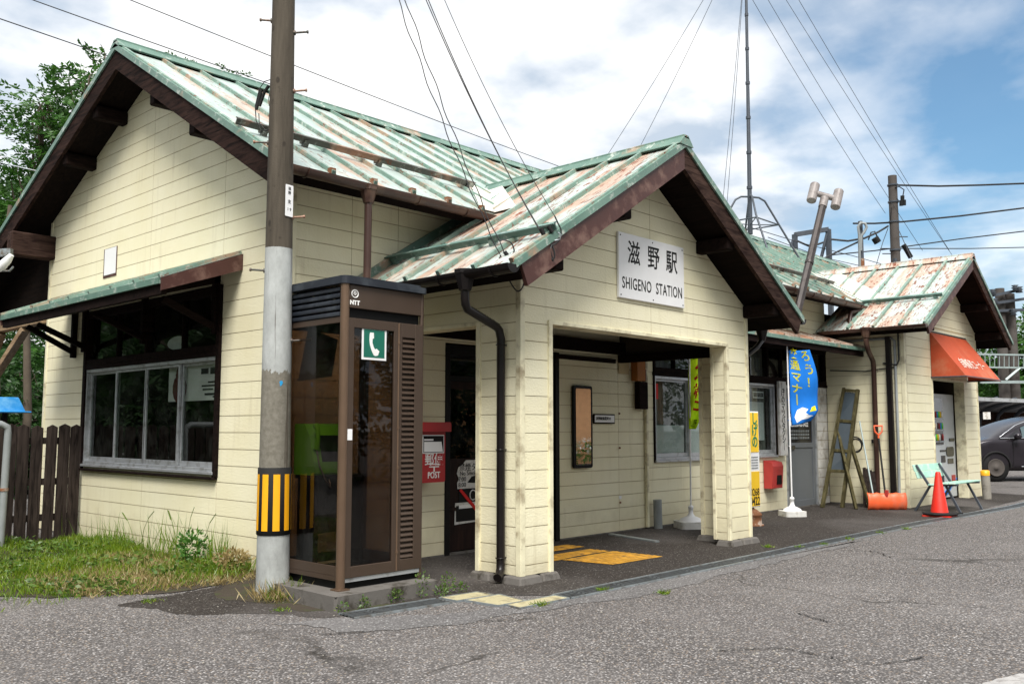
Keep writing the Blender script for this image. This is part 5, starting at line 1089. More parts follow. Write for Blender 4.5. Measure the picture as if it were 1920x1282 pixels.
# yellow standing board on a rusty foot
yb = thing('yellow_sign_board', (10.9, 5.95, 0), 'narrow upright yellow taxi sign board half hidden behind the right porch post', 'sign')
q = MB(); q.box(10.775, 11.075, 5.94, 5.965, .24, 1.48); q.build('board', 'white', yb, bevel=.004)
q = MB(); q.box(10.79, 11.058, 5.935, 5.94, .95, 1.463); q.box(10.79, 11.058, 5.935, 5.94, .256, .70); q.build('yellow_panel', 'sign_y', yb)
for i, ch in enumerate('しげの'): lettering(ch, (10.955, 5.934, 1.375-.15*i), FACE_S, .175, 'sign_g', yb, bold=.005, sx=.9)
q = MB()
for r_ in range(5): q.box(10.86, 11.03, 5.935, 5.939, .88-.035*r_, .892-.035*r_)
q.build('small_print', 'pipe_grey', yb)
lettering('0268', (10.925, 5.934, .43), FACE_S, .13, 'ink', yb, sx=.9, bold=.002); lettering('0422', (10.925, 5.934, .315), FACE_S, .15, 'ink', yb, sx=.85, bold=.003)
q = MB(); q.lathe((10.95, 6.0, .004), [(.15, 0), (.15, .015), (.125, .02), (.12, .12), (.13, .13), (.125, .15), (.07, .20), (.03, .22), (.03, .26)], 24); q.build('foot', 'rust', yb)
# grey stub pipe by the porch wall
q = MB(); q.tube([(9.80, YB-.10, .0), (9.79, YB-.10, .36)], .055, 16); q.build('stub_pipe', 'pipe_grey', None, label='short grey plastic pipe standing at the porch back wall', category='pipe')
# leaning easel-like boards, slats, rods
lb = thing('leaning_board', (14.4, 6.35, 0), 'tall timber framed blue grey board leaning against the kiosk side wall', 'board')
A0 = Vector((14.12, 6.50, .0)); A1 = Vector((14.34, 6.27, .0)); T0 = Vector((14.95, 6.43, 1.93)); T1 = Vector((14.95, 6.20, 1.90))
for a, b_ in ((A0, T0), (A1, T1)): q = MB(); q.beam(a, b_, .05, .06); q.build('upright', 'mossy', lb, bevel=.004)
for t_ in (.30, .47, .72, .985): q = MB(); q.beam(A0.lerp(T0, t_), A1.lerp(T1, t_), .05, .05); q.build('rail', 'mossy', lb, bevel=.004)
for s_, e_ in ((.31, .46), (.48, .71), (.73, .97)): q = MB(); a, b_, c, d = A0.lerp(T0, s_), A1.lerp(T1, s_), A1.lerp(T1, e_), A0.lerp(T0, e_); n_ = Vector((.012, .0, -.005)); q.add([a, b_, c, d, a+n_, b_+n_, c+n_, d+n_], [(0, 1, 2, 3), (7, 6, 5, 4), (0, 4, 5, 1), (1, 5, 6, 2), (2, 6, 7, 3), (3, 7, 4, 0)]); q.build('panel', 'blackboard', lb)
q = MB(); q.beam(A0.lerp(T0, .64)+Vector((.03, 0, 0)), Vector((14.22, 5.99, 0)), .045, .055); q.build('prop_leg', 'mossy', lb, bevel=.004)
q = MB(); q.beam((14.78, 6.33, 1.2), (14.55, 5.90, 0), .05, .05); q.build('leaning_lath', 'mossy', None, bevel=.004, label='mossy timber lath leaning behind the blue grey board', category='lath')
for k in range(4):
    q = MB(); q.beam((14.62+.02*k, 6.02-.055*k, .0), (14.97, 6.15-.05*k, .62-.02*k), .045, .02, (1, 0, 0)); q.build('wooden_slat', 'fence', None, label='short weathered grey slat leaning on the kiosk wall beside the leaning board', category='slat', group='weathered slats leaning on the kiosk wall')
q = MB(); q.tube([(14.50, 5.80, .02), (14.95, 6.19, 1.38)], .014, 8); q.build('metal_rod', 'steel_lt', None, label='long pale metal rod leaning between the slats and the leaning board', category='rod')
q = MB(); q.tube([(14.90, 6.26+.12*math.cos(a), 1.0+.12*math.sin(a)) for a in [R(15*k) for k in range(25)]], .012, 6); q.tube([(14.88, 6.24+.10*math.cos(a), .98+.11*math.sin(a)) for a in [R(15*k) for k in range(25)]], .012, 6); q.build('hose_coil', 'rubber', None, label='coil of dark hose hanging on the wall behind the leaning board', category='hose')
# snow pusher
sp = thing('snow_pusher', (14.33, 5.56, 0), 'orange plastic snow pusher with black shaft standing against the kiosk side wall', 'snow shovel')
c = Vector((14.46, 5.62, 0)); q = MB(); vs = []; nS = 10
for k in range(nS+1):
    a = R(-80+150*k/nS); r_ = .125
    for s_ in np.linspace(-.30, .30, 13): rib = .014*(1 if int(round((s_+.3)/.05)) % 3 == 0 else 0); p = c+SD*s_-FD*(r_+rib)*math.cos(a)*.6+Vector((0, 0, .135+(r_+rib)*math.sin(a)*1.05)); vs.append(p)
q.add(vs, [(k*13+i, k*13+i+1, (k+1)*13+i+1, (k+1)*13+i) for k in range(nS) for i in range(12)], 0, True); o = q.build('blade', 'orange', sp); s_ = o.modifiers.new('t', 'SOLIDIFY'); s_.thickness = .008
q = MB(); q.tube([c+Vector((0, 0, .2)), Vector((14.93, 5.88, 1.10))], .015, 10); q.build('shaft', 'black', sp)
q = MB(); tp = Vector((14.93, 5.88, 1.10)); q.tube([tp, tp+Vector((0, 0, .05)), tp+SD*.06+Vector((0, 0, .11)), tp+SD*.065+Vector((0, 0, .20)), tp-SD*.065+Vector((0, 0, .20)), tp-SD*.06+Vector((0, 0, .11)), tp+Vector((0, 0, .05))], .016, 8); q.build('grip', 'orange', sp)
q = MB(); q.box(-.03, .03, -.02, .02, -.02, .08, 0, Matrix.Translation(c-FD*.05+Vector((0, 0, .23)))); q.build('socket', 'box_red', sp)
# cone
cn = thing('traffic_cone', (13.9, 4.64, 0), 'red traffic cone standing in a flat black rubber ring beside the drain', 'traffic cone')
q = MB(); q.lathe((13.9, 4.64, .02), [(.165, 0), (.165, .01), (.125, .03), (.118, .05), (.035, .60), (.028, .615), (.012, .618)], 28); q.prism(rounded(.38, .38, .03), (13.71, 4.45, .004), (1, 0, 0), (0, 1, 0), 0, .022); q.build('body', 'cone', cn)
q = MB(); q.lathe((13.9, 4.64, .03), [(.15, 0), (.24, .0), (.25, .015), (.235, .03), (.15, .035)], 8, 0, False); q.build('weight_ring', 'rubber', cn)
q = MB(); q.tube([(13.78, 4.50, .045), (14.12, 4.40, .05)], .012, 6); q.build('strap', 'rubber', cn)
# bench
bn = thing('bench', (15.2, 5.0, 0), 'low steel bench with pale mint slats in front of the kiosk', 'bench')
bx0, bx1 = 14.52, 15.72
q = MB()
for y, z in ((4.60, .43), (4.70, .425), (4.80, .415), (4.90, .40)): q.box(bx0-.05, bx1, y, y+.085, z, z+.022)
q.build('seat', 'bench', bn, bevel=.004)
q = MB()
for z, y in ((.50, 5.12), (.605, 5.16)): q.add([(bx0-.05, y, z), (bx1, y, z), (bx1, y+.03, z+.10), (bx0-.05, y+.03, z+.10), (bx0-.05, y+.02, z), (bx1, y+.02, z), (bx1, y+.05, z+.10), (bx0-.05, y+.05, z+.10)], [(0, 1, 2, 3), (7, 6, 5, 4), (0, 4, 5, 1), (1, 5, 6, 2), (2, 6, 7, 3), (3, 7, 4, 0)])
q.build('backrest', 'bench', bn, bevel=.004)
for x in (bx0+.05, bx1-.15):
    q = MB(); q.beam((x, 5.18, .70), (x, 5.0, .40), .03, .04, (1, 0, 0)); q.beam((x, 5.0, .40), (x, 4.58, .42), .03, .04, (1, 0, 0)); q.beam((x, 4.98, .40), (x, 5.22, .0), .03, .035, (1, 0, 0)); q.beam((x, 4.76, .41), (x, 4.56, .0), .03, .035, (1, 0, 0)); q.build('leg_frame', 'steel_dk', bn)
# bollard
q = MB(); q.tube([(17.94, 5.16, -.02), (17.92, 5.17, .42)], .075, 16); q.build('bollard', 'conc', None, label='short grey concrete bollard with a yellow top beside the kiosk corner', category='bollard'); bo = bpy.data.objects['bollard']
q = MB(); q.tube([(17.92, 5.17, .42), (17.917, 5.171, .50), (17.916, 5.171, .51)], [.078, .078, .065], 16); q.build('cap', 'band_y', bo)
# kiosk awning
aw = thing('kiosk_awning', (17.2, 5.2, 2.1), 'faded orange sloping cloth awning over the kiosk opening', 'awning')
a0, a1, zt, zb_, yf = 16.26, 18.18, 2.90, 2.115, 4.90
q = MB(); q.add([(a0, KY-.01, zt), (a1, KY-.01, zt), (a1, yf, zb_), (a0, yf, zb_), (a0, KY-.01, zb_), (a1, KY-.01, zb_)], [(0, 3, 2, 1), (0, 4, 3), (1, 2, 5)]); o = q.build('cloth', 'awning', aw); s_ = o.modifiers.new('t', 'SOLIDIFY'); s_.thickness = .004
q = MB()
for a, b_ in (((a0, yf, zb_), (a1, yf, zb_)), ((a0, yf, zb_), (a0, KY, zb_)), ((a1, yf, zb_), (a1, KY, zb_)), ((a0, KY-.01, zt+.01), (a1, KY-.01, zt+.01))): q.tube([Vector(a)+Vector((0, .01, .012)), Vector(b_)+Vector((0, .01, .012))], .012, 6)
q.build('frame', 'steel_dk', aw)
sl = Vector((0, KY-.01-yf, zt-zb_)).normalized(); nn_ = Vector((1, 0, 0)).cross(sl)
lettering('自動販売コーナー', tuple(Vector(((a0+a1)/2, yf, zb_))+sl*.30+nn_*.006), ((1, 0, 0), tuple(sl)), .225, 'faded_ink', aw, sx=.74, bold=.003)
# vending machine
vm = thing('vending_machine', (17.4, 6.0, 0), 'pale grey drinks vending machine standing inside the kiosk opening', 'vending machine')
q = MB(); q.box(16.62, 17.93, 5.66, 6.45, .03, 1.88); q.build('cabinet', 'vend', vm, bevel=.01)
q = MB(); q.box(16.68, 17.29, 5.648, 5.658, .98, 1.80); q.build('display_window', 'vend_dk', vm)
q = MB()
for z in (1.02, 1.22, 1.42): q.box(16.70, 17.28, 5.630, 5.647, z, z+.02)
q.build_loose('button_row', 'galv', vm)
cols = ['post_red', 'sky_blue', 'phone', 'sign_y', 'white', 'brown_board']
for r_ in range(3):
    for k in range(7):
        q = MB(); q.lathe((16.73+k*.082, 5.641, 1.05+r_*.2), [(.0, 0), (.02, 0), (.02, .09), (.012, .11), (0, .11)], 8); q.build('drink_can', cols[(k+r_*2) % 6], vm)
q = MB(); q.prism([(x+17.42, z+.76) for x, z in rounded(.40, .17, .06)], (0, 5.658, 0), *FACE_S, 0, .01); q.box(17.60, 17.86, 5.645, 5.66, 1.03, 1.085); q.box(17.48, 17.78, 5.65, 5.66, .63, .72); q.box(16.85, 17.25, 5.65, 5.66, .24, .46); q.box(17.15, 17.36, 5.65, 5.66, .66, .78); q.box(17.10, 17.4, 5.65, 5.66, .85, .88); q.build_loose('control_panel', 'vend_dk', vm, bevel=.003)
q = MB(); q.box(17.66, 17.83, 5.645, 5.658, .30, .42); q.build('coin_return', 'box_red', vm)
q = MB(); q.tube([(17.2, 5.655, -.0+.05), (17.45, 5.655, .12), (17.6, 5.655, .22), (17.92, 5.655, .28)], .014, 5); q.tube([(17.2, 5.655, -.0+.12), (17.45, 5.655, .19), (17.6, 5.655, .28), (17.92, 5.655, .35)], .010, 5); q.build('stripe', 'flag_b', vm)
# flue with H cowl
fl = thing('flue_pipe', (13.35, 6.2, 2.4), 'leaning stained metal flue pipe with an H shaped cowl rising past the gutter', 'flue')
fb, ft = onY(1494, 590, 6.12), onY(1546, 372, 6.12); fd = (ft-fb).normalized()
q = MB(); q.tube([fb-Vector((0, -.5, .05)), fb-Vector((0, -.12, .04)), fb, fb.lerp(ft, .08)], .058, 14); q.tube([fb, fb.lerp(ft, .25), fb.lerp(ft, .62), fb.lerp(ft, .925)], .060, 8, smooth=False)
q.tube([fb.lerp(ft, .42), fb.lerp(ft, .44)], .067, 16); q.build('pipe', 'flue', fl)
q = MB(); q.tube([fb.lerp(ft, .92), ft], .066, 16); cr_ = ft+fd*.05; hd_ = (ax_r-fd*ax_r.dot(fd)).normalized(); q.tube([cr_-hd_*.17, cr_+hd_*.17], .048, 14)
for s_ in (-1, 1): c = cr_+hd_*.19*s_; q.tube([c-fd*.17, c-fd*.16, c+fd*.16, c+fd*.17], [.07, .076, .076, .07], 16, smooth=False)
q.build('cowl', 'flue_lt', fl)
# ------------------------------------------------------------------ antenna mast on the ridge
am = thing('antenna_mast', (17.75, 9.6, 5.3), 'slender tall radio mast on a four legged stand astride the main ridge', 'antenna')
mb0 = Vector((17.75, 9.6, 5.45)); mt = Vector((17.86, 9.6, 12.6))
q = MB(); q.tube([mb0, mb0.lerp(mt, .12), mb0.lerp(mt, .5), mt], [.055, .048, .036, .026], 10)
q.build('mast', 'steel_dk', am)
q = MB()
for k in range(8): p = mb0.lerp(mt, .14+k*.11); q.tube([p, p+Vector((0, 0, .06))], .062-.004*k, 10)
q.tube([mb0+Vector((.07, 0, 0)), mb0.lerp(mt, .5)+Vector((.05, 0, 0)), mt], .012, 5)
q.build_loose('joint_sleeve', 'steel_dk', am)
for sx_ in (-1, 1):
    for sy_ in (-1, 1):
        yy = 9.6+sy_*.75; q = MB(); q.tube([(17.78+sx_*.72, yy, ZM(yy)+.03), (17.78+sx_*.47, 9.6+sy_*.38, 5.72+.03), (17.78+sx_*.28, 9.6+sy_*.2, 6.20), (17.78+sx_*.18, 9.6+sy_*.12, 6.27), (17.78, 9.6, 6.28)], .022, 7); q.build('stand_leg', 'steel_dk', am)
q = MB()
sq = [(17.78+a*.50, 9.6+b__*.40, 5.68) for a, b__ in ((-1, -1), (1, -1), (1, 1), (-1, 1))]
for i in range(4): q.tube([sq[i], sq[(i+1) % 4]], .015, 6); q.tube([sq[i], (17.76, 9.6, 5.66)], .012, 5)
q.build('brace', 'steel_dk', am)
gy = [((1383, 15), (1120, 320), 22), ((1388, 30), (1195, 285), 22), ((1388, 20), (1355, 380), 20), ((1392, 60), (1362, 395), 20), ((1400, 10), (1660, 330), 24), ((1402, 20), (1700, 470), 24), ((1402, 40), (1720, 500), 26)]
for i, (a, c, d) in enumerate(gy[:4]):
    wire(['leftmost thin guy wire slanting down from the mast', 'second thin guy wire slanting left from the mast', 'steep thin guy wire just left of the mast', 'steepest thin guy wire closest to the mast on its left'][i], [mb0.lerp(mt, .98 if i < 2 else .9), at(*c, d)], .006, .1, cat='guy wire', group='guy wires of the mast', mat='steel_dk')
for i, (a, c, d) in enumerate([((0, 0), (1660, 400), 24), ((0, 0), (1730, 470), 24), ((0, 0), (1800, 500), 26)]):
    wire(['lowest guy wire running right from the mast to the far pole', 'middle guy wire running right from the mast', 'outer guy wire running right from the mast over the kiosk'][i], [mb0.lerp(mt, .78 + .09*i), at(*c, d)], .006, .12, cat='guy wire', group='guy wires of the mast', mat='steel_dk')
wire('thin cable sloping from the top edge down over the kiosk roof', [at(1480, -30, 20), at(1780, 470, 24)], .006, .05, mat='steel_dk')
# ------------------------------------------------------------------ far poles, cables, steelwork on the platform side
fp = thing('utility_pole', tuple(at(1673, 800, 32).xy)+(0,), 'dark concrete pole with clamps rising behind the kiosk ridge', 'utility pole')
b0 = at(1673, 330, 32); q = MB(); q.tube([(b0.x, b0.y, 0), tuple(b0)], [.19, .145], 16); q.build('shaft', 'pole_far', fp)
q = MB(); q.tube([(b0.x-.19, b0.y-.05, 3), (b0.x-.19, b0.y-.05, 7.1)], .07, 8); q.build('conduit', 'steel_dk', fp)
q = MB()
for z in (9.7, 9.1, 8.4, 7.4, 6.9, 6.1, 5.5): q.tube([(b0.x, b0.y, z), (b0.x, b0.y, z+.05)], .185, 12)
for z, s_ in ((7.9, 1), (7.3, -1), (6.4, 1), (5.6, -1), (5.2, 1)): q.tube([(b0.x, b0.y, z), Vector((b0.x, b0.y, z))+ax_r*s_*.45], .02, 5)
q.build_loose('clamp', 'steel_dk', fp)
q = MB()
for px, py in ((1692, 372), (1690, 381), (1695, 380)): q.tube([at(px, py-5, 31.7), at(px, py+5, 31.7)], .07, 8)
q.tube([at(1678, 352, 31.8), at(1686, 350, 31.8), at(1695, 356, 31.8), at(1692, 372, 31.8)], .02, 5); q.tube([at(1668, 420, 31.8), at(1672, 390, 31.8), at(1682, 372, 31.8), at(1688, 380, 31.8)], .02, 5); q.build('insulator', 'rubber', fp)
p2_ = thing('service_post', tuple(at(1613, 800, 29).xy)+(0,), 'slim rusty service post with a looped cable behind the roof valley', 'post')
b1 = at(1613, 415, 29); q = MB(); q.tube([(b1.x, b1.y, 0), (b1.x, b1.y, b1.z)], .07, 10); q.build('shaft', 'steel_dk', p2_); q = MB(); q.tube([(b1.x, b1.y, 5.2), (b1.x, b1.y, 6.6)], .085, 10); q.build('rusty_sleeve', 'rust', p2_)
q = MB(); q.tube([at(1612, 505, 28.8), at(1611, 440, 28.8), at(1609, 425, 28.8), at(1614, 418, 28.8), at(1622, 419, 28.8), at(1625, 426, 28.8), at(1620, 436, 28.8), at(1615, 442, 28.8), at(1614, 470, 28.8)], .045, 8); q.build('cable_loop', 'pipe_grey', p2_)
gt = thing('steel_gantry', tuple(at(1520, 800, 30).xy)+(0,), 'dark blue grey steel gantry frame visible above the main roof left of the flue', 'gantry')
q = MB(); g1, g2 = at(1490, 440, 30), at(1553, 430, 30)
q.beam(g1, g2, .12, .14); q.build('beam', 'steel_dk', gt)
for g in (g1, g2): q = MB(); q.beam((g.x, g.y, 0), (g.x, g.y, g.z), .14, .14, (1, 0, 0)); q.beam((g.x-1.6, g.y+1.5, 0), (g.x, g.y, g.z), .08, .08, (1, 0, 0)); q.build('leg', 'steel_dk', gt)
cab = [('topmost thick cable running right from the dark pole', [(1680, 347, 32), (1760, 349, 32), (1840, 347, 33), (2000, 341, 34)], .035), ('second thick cable running right from the dark pole', [(1600, 419, 31), (1640, 419, 32), (1690, 416, 32), (1800, 405, 33), (2000, 380, 34)], .032), ('third cable running right, sloping gently upward', [(1560, 478, 31), (1640, 470, 32), (1700, 462, 32), (1800, 448, 33), (2000, 424, 34)], .022), ('lowest thin cable running right, nearly level', [(1650, 466, 32), (1730, 466, 32), (1820, 466, 33), (2000, 462, 34)], .018), ('thick sagging cable between the gantry and the dark pole', [(1495, 452, 30), (1520, 463, 30), (1560, 449, 30), (1590, 452, 30), (1620, 447, 30), (1645, 436, 31), (1665, 424, 32)], .035), ('double messenger cable rising from the roof to the slim post', [(1530, 492, 27), (1570, 472, 28), (1612, 452, 29)], .03), ('upper of the two thin wires sloping down behind the flue', [(1402, 425, 26), (1500, 455, 29), (1600, 480, 31), (1670, 500, 32)], .012), ('lower of the two thin wires sloping down behind the flue', [(1440, 445, 26), (1540, 482, 29), (1620, 500, 31)], .012), ('hanging jumper cable left of the dark pole', [(1628, 450, 31), (1633, 436, 31), (1640, 434, 31), (1644, 442, 31), (1645, 452, 31)], .025), ('thin stay wire slanting down left of the dark pole', [(1665, 428, 32), (1655, 455, 31.8), (1642, 500, 31.5)], .012), ('stay wire with a black insulator above the kiosk ridge', [(1682, 424, 31), (1700, 465, 30), (1712, 492, 29), (1738, 525, 27)], .012)]
for lab, pl, r_ in cab: wire(lab, [at(*p) for p in pl], r_, name='power_cable', group='cables around the dark pole')
q = MB(); q.tube([at(1694, 459, 30.2), at(1708, 483, 30.2)], .085, 8); q.build('strain_insulator', 'rubber', None, label='black strain insulator on the stay wire above the kiosk ridge', category='insulator')
q = MB(); q.tube([at(1640, 446, 30.9), at(1646, 455, 30.9)], .13, 8); q.build('cable_closure', 'rubber', None, label='black cable closure hanging just left of the dark pole', category='insulator')
# catenary structure at the right edge
ct = thing('catenary_structure', tuple(at(1885, 804, 42).xy)+(0,), 'twin railway poles with cross arms and a pale steel platform beyond the kiosk', 'catenary structure')
for px, pt_ in ((1874, 541), (1893, 551)):
    g = at(px, pt_, 42); q = MB(); q.tube([(g.x, g.y, 0), tuple(g)], [.26, .20], 14); q.build('pole', 'pole_far', ct)
for a, c in (((1857, 555), (1915, 543)), ((1862, 569), (1950, 556)), ((1868, 583), (1940, 580))): q = MB(); q.beam(at(*a, 41.6), at(*c, 41.6), .12, .12); q.build('cross_arm', 'steel_dk', ct)
q = MB()
for px, py in ((1861, 548), (1865, 565), (1903, 540), (1911, 543), (1900, 585)): q.lathe(at(px, py, 41.4), [(0, -.15), (.16, -.13), (.08, -.05), (.17, .0), (.08, .06), (.16, .12), (0, .15)], 10)
q.build_loose('insulator', 'steel_dk', ct)
q = MB(); z1_, z2_ = 688, 664
for z in (z1_, z2_): q.beam(at(1835, z-(z-664)*0, 41), at(1960, z+2, 41), .07, .07)
for px in range(1838, 1960, 9): q.beam(at(px, 688, 41), at(px, 664, 41), .03, .03, (1, 0, 0))
q.beam(at(1862, 700, 41), at(1876, 716, 41), .09, .09, (1, 0, 0)); q.beam(at(1886, 712, 41), at(1912, 690, 41), .09, .09, (1, 0, 0)); q.beam(at(1840, 690, 41), at(1866, 716, 41), .07, .07, (1, 0, 0)); q.beam(at(1838, 716, 41), at(1930, 716, 41), .09, .12)
q.build('platform', 'steel_lt', ct)
# bicycle shelter
sh = thing('bicycle_shelter', tuple(at(1880, 804, 31).xy)+(0,), 'long low shelter with a curved grey roof behind the dark car', 'shelter')
sa, sb_ = at(1815, 747, 30.5), at(2010, 755, 30.5); back = FD*2.6
q = MB(); n_ = 8; vs = []
for k in range(n_+1):
    t_ = k/n_; o_ = back*t_+Vector((0, 0, .10*math.sin(t_*math.pi)-.25*t_)); vs += [sa+o_, sb_+o_]
q.add(vs, [(2*k, 2*k+1, 2*k+3, 2*k+2) for k in range(n_)], 0, True); o = q.build('roof', 'alu', sh); s_ = o.modifiers.new('t', 'SOLIDIFY'); s_.thickness = .05
q = MB(); q.beam(sa, sb_, .10, .12); q.build('edge_beam', 'alu', sh)
for t_ in (.12, .30, .48, .66, .84):
    g = sa.lerp(sb_, t_)+back; q = MB(); q.tube([(g.x, g.y, 0), (g.x, g.y, 1.5), g-back*.06+Vector((0, 0, -.42)), g-back*.2+Vector((0, 0, -.24)), g-back*.45+Vector((0, 0, -.16)), g-back*.95+Vector((0, 0, .05))], .07, 8); q.build('frame', 'steel_dk', sh)
q = MB(); q.beam(sa+back+Vector((0, 0, -.65)), sb_+back+Vector((0, 0, -.65)), .03, .7); q.build('rear_panel', 'brown_old', sh)
q = MB(); c = at(1850, 779, 30.4); q.beam(c-ax_r*.12, c+ax_r*.12, .03, .24); q.build('notice', 'white_old', sh)
# ------------------------------------------------------------------ parked car
fwh = onZ(1869, 903); cf = Vector((-.735, .678, 0)).normalized(); cl_ = cf.cross(Vector((0, 0, 1))); cl_ = cl_ if cl_.dot(FD) < 0 else -cl_   # cl_: side that faces the camera
CW = .91
def cp(x, w_, z): return fwh+cf*x+(-cl_)*(CW)-(-cl_)*w_*1.0+Vector((0, 0, z))       # x forward of the front axle, w_ outward (camera side +)
car = thing('parked_car', tuple(fwh), 'dark purple grey five door car parked at the right edge beyond the kiosk', 'car')
prof = [(.92, .35, .62, .62, .70), (.86, .28, .74, .74, .80), (.55, .24, .90, .92, .86), (.15, .24, 1.00, 1.02, .90), (-.02, .24, 1.02, 1.06, .905), (-.35, .22, 1.01, 1.22, .91), (-.7, .22, 1.02, 1.39, .91), (-1.2, .22, 1.03, 1.54, .91), (-1.7, .22, 1.04, 1.60, .91), (-2.3, .22, 1.03, 1.585, .91), (-3.0, .22, 1.05, 1.52, .90), (-3.35, .26, 1.06, 1.30, .88), (-3.55, .34, .98, 1.02, .80)]
q = MB(); vs = []; NS = 14
for x, zb2, bz, rz, hw in prof:
    tw = hw-.30*max(0, (rz-bz))/.55*1.0; ring = [(hw-.06, zb2), (hw, zb2+.14), (hw+.01, (zb2+bz)/2), (hw-.005, bz-.05), (hw-.045, bz), (tw+.02, rz-.05) if rz-bz > .08 else (hw-.16, rz-.01), (tw*.72 if rz-bz > .08 else hw*.6, rz), ]
    full = ring+[(-a, b_) for a, b_ in ring[::-1]]; vs += [cp(x, a, b_) for a, b_ in full]
q.add(vs, [(i*NS+k, i*NS+(k+1) % NS, (i+1)*NS+(k+1) % NS, (i+1)*NS+k) for i in range(len(prof)-1) for k in range(NS)]+[tuple(range(NS))[::-1], tuple(range((len(prof)-1)*NS, len(prof)*NS))], 0, True)
bd = q.build('body', 'car', car); s_ = bd.modifiers.new('s', 'SUBSURF'); s_.levels = 2; s_.render_levels = 2
def gl(pts, name, mat, par, out_=.012):
    """a patch on the glasshouse side: pts are (x, height fraction)"""
    q = MB(); vs = []
    for x, t_ in pts:
        for (xa, _, ba, ra, ha), (xb, _, bb, rb, hb) in zip(prof, prof[1:]):
            if xb <= x <= xa: u = (xa-x)/(xa-xb); bz = ba+(bb-ba)*u; rz = ra+(rb-ra)*u; hw = ha+(hb-ha)*u
        tw = hw-.30*max(0, rz-bz)/.55; z = bz+(rz-.05-bz)*t_; wv = (hw-.045)+(tw+.02-(hw-.045))*t_; vs.append(cp(x, wv+out_, z))
    q.add(vs+[v+(-cl_)*-.0 for v in vs], [tuple(range(len(pts)))]); o = q.build(name, mat, par); s_ = o.modifiers.new('t', 'SOLIDIFY'); s_.thickness = .008; return o
gl([(-.30, .10), (-.66, .10), (-.66, .85), (-.5, .55)], 'quarter_window', 'vend_dk', car, .02)
gl([(-.72, .08), (-1.75, .08), (-1.75, .90), (-1.1, .90), (-.74, .80)], 'front_window', 'carwin', car, .022); gl([(-1.82, .08), (-2.75, .10), (-2.65, .88), (-1.82, .90)], 'rear_window', 'carwin', car, .022)
q = MB(); q.tube([cp(-.15, CW-.03, 1.03), cp(-.9, CW-.018, 1.035), cp(-2.0, CW-.018, 1.045), cp(-2.9, CW-.02, 1.06)], .014, 6); q.tube([cp(-.62, CW+.012, .36), cp(-1.6, CW+.016, .35), cp(-2.6, CW+.012, .36)], .018, 6); q.tube([cp(-.15, CW-.04, 1.06), cp(-.6, .80, 1.34), cp(-1.1, .72, 1.50), cp(-1.9, .68, 1.58), cp(-3.0, .70, 1.47)], .012, 6); q.build('chrome_trim', 'chrome', car)
q = MB(); c = cp(-.50, CW+.12, 1.08); q.lathe(c, [(0, -.07), (.07, -.06), (.095, 0), (.07, .065), (0, .08)], 14); q.tube([c, cp(-.60, CW-.02, 1.04)], .03, 6); q.build('wing_mirror', 'car', car)
q = MB()
for x in (-.45, -1.78): q.tube([cp(x, CW+.004, .95), cp(x, CW+.012, .6), cp(x+.02, CW-.0, .34)], .006, 4)
q.build('door_gap', 'rubber', car)
wz = Matrix.Rotation(math.atan2(cl_.y, cl_.x)+math.pi/2, 3, 'Z') @ Matrix.Rotation(R(90), 3, 'X')
for x in (0, -2.68):
    q = MB(); q.lathe(cp(x, CW+.01, .335), [(.0, -.02), (.20, -.02), (.33, -.015), (.34, -.09), (.33, -.20), (0, -.2)], 26, 0, True, wz); wl = q.build('wheel', 'rubber', car)
    q = MB(); q.lathe(cp(x, CW+.02, .335), [(.0, .0), (.05, .0), (.06, -.02), (.19, -.01), (.205, .0), (.21, -.03), (0, -.03)], 24, 0, True, wz); q.build('rim', 'pole_far', wl)
    q = MB(); q.tube([cp(x+.37*math.cos(a), CW+.012, .335+.37*math.sin(a)) for a in [R(15*k) for k in range(13)]], .025, 6); q.build('wheel_arch', 'rubber', car)

# ------------------------------------------------------------------ fence, blue cover, pipe, lamp at the left
fc = thing('picket_fence', (3.3, 11.0, 0), 'weathered black brown picket fence butting against the west wall', 'fence')
x = 4.36; k = 0; rnd = random.Random(5)
while x > 1.0:
    w_ = .118+rnd.uniform(-.004, .006) if k else .12; h_ = 1.30+rnd.uniform(-.012, .012); ln = rnd.uniform(-.012, .012)
    q = MB(); q.prism([(0, .02), (w_, .02), (w_+ln, h_-.03), (w_/2+ln, h_), (ln, h_-.03)], (x-w_, 10.985+(.012 if k % 2 else 0), 0), *FACE_S, -.02, 0); q.build('picket', 'fence', fc, bevel=.003); x -= w_+(.004 if k == 0 else .022+rnd.uniform(-.004, .006)); k += 1
for z in (.22, .62, 1.08): q = MB(); q.box(1.0, 4.36, 11.01, 11.05, z, z+.075); q.build('rail', 'fence', fc)
pp = thing('grey_pipe_rail', (3.47, 10.6, 0), 'grey painted pipe rail with an elbow in front of the fence at the far left', 'rail')
e_ = onY(12, 797, 10.6); q = MB(); q.tube([(e_.x-.0, 10.6, 0), (e_.x+.02, 10.6, 1.2), (e_.x+.01, 10.6, 1.27), (e_.x-.05, 10.6, 1.30), (e_.x-1.6, 10.6, 1.30)], .038, 10); q.build('pipe', 'pipe_grey', pp)
q = MB()
for z in (.60,): q.tube([(e_.x+.01, 10.6, z), (e_.x+.01, 10.6, z+.03)], .046, 10)
q.build('collar', 'rust', pp)
bc = thing('blue_cover', (4.1, 13, 0), 'blue weathered plastic cover on a thin post behind the fence', 'cover')
c0, c1 = onY(-40, 745, 13), onY(38, 770, 13); q = MB(); zt2, zb2 = onY(20, 745, 13).z, onY(20, 771, 13).z
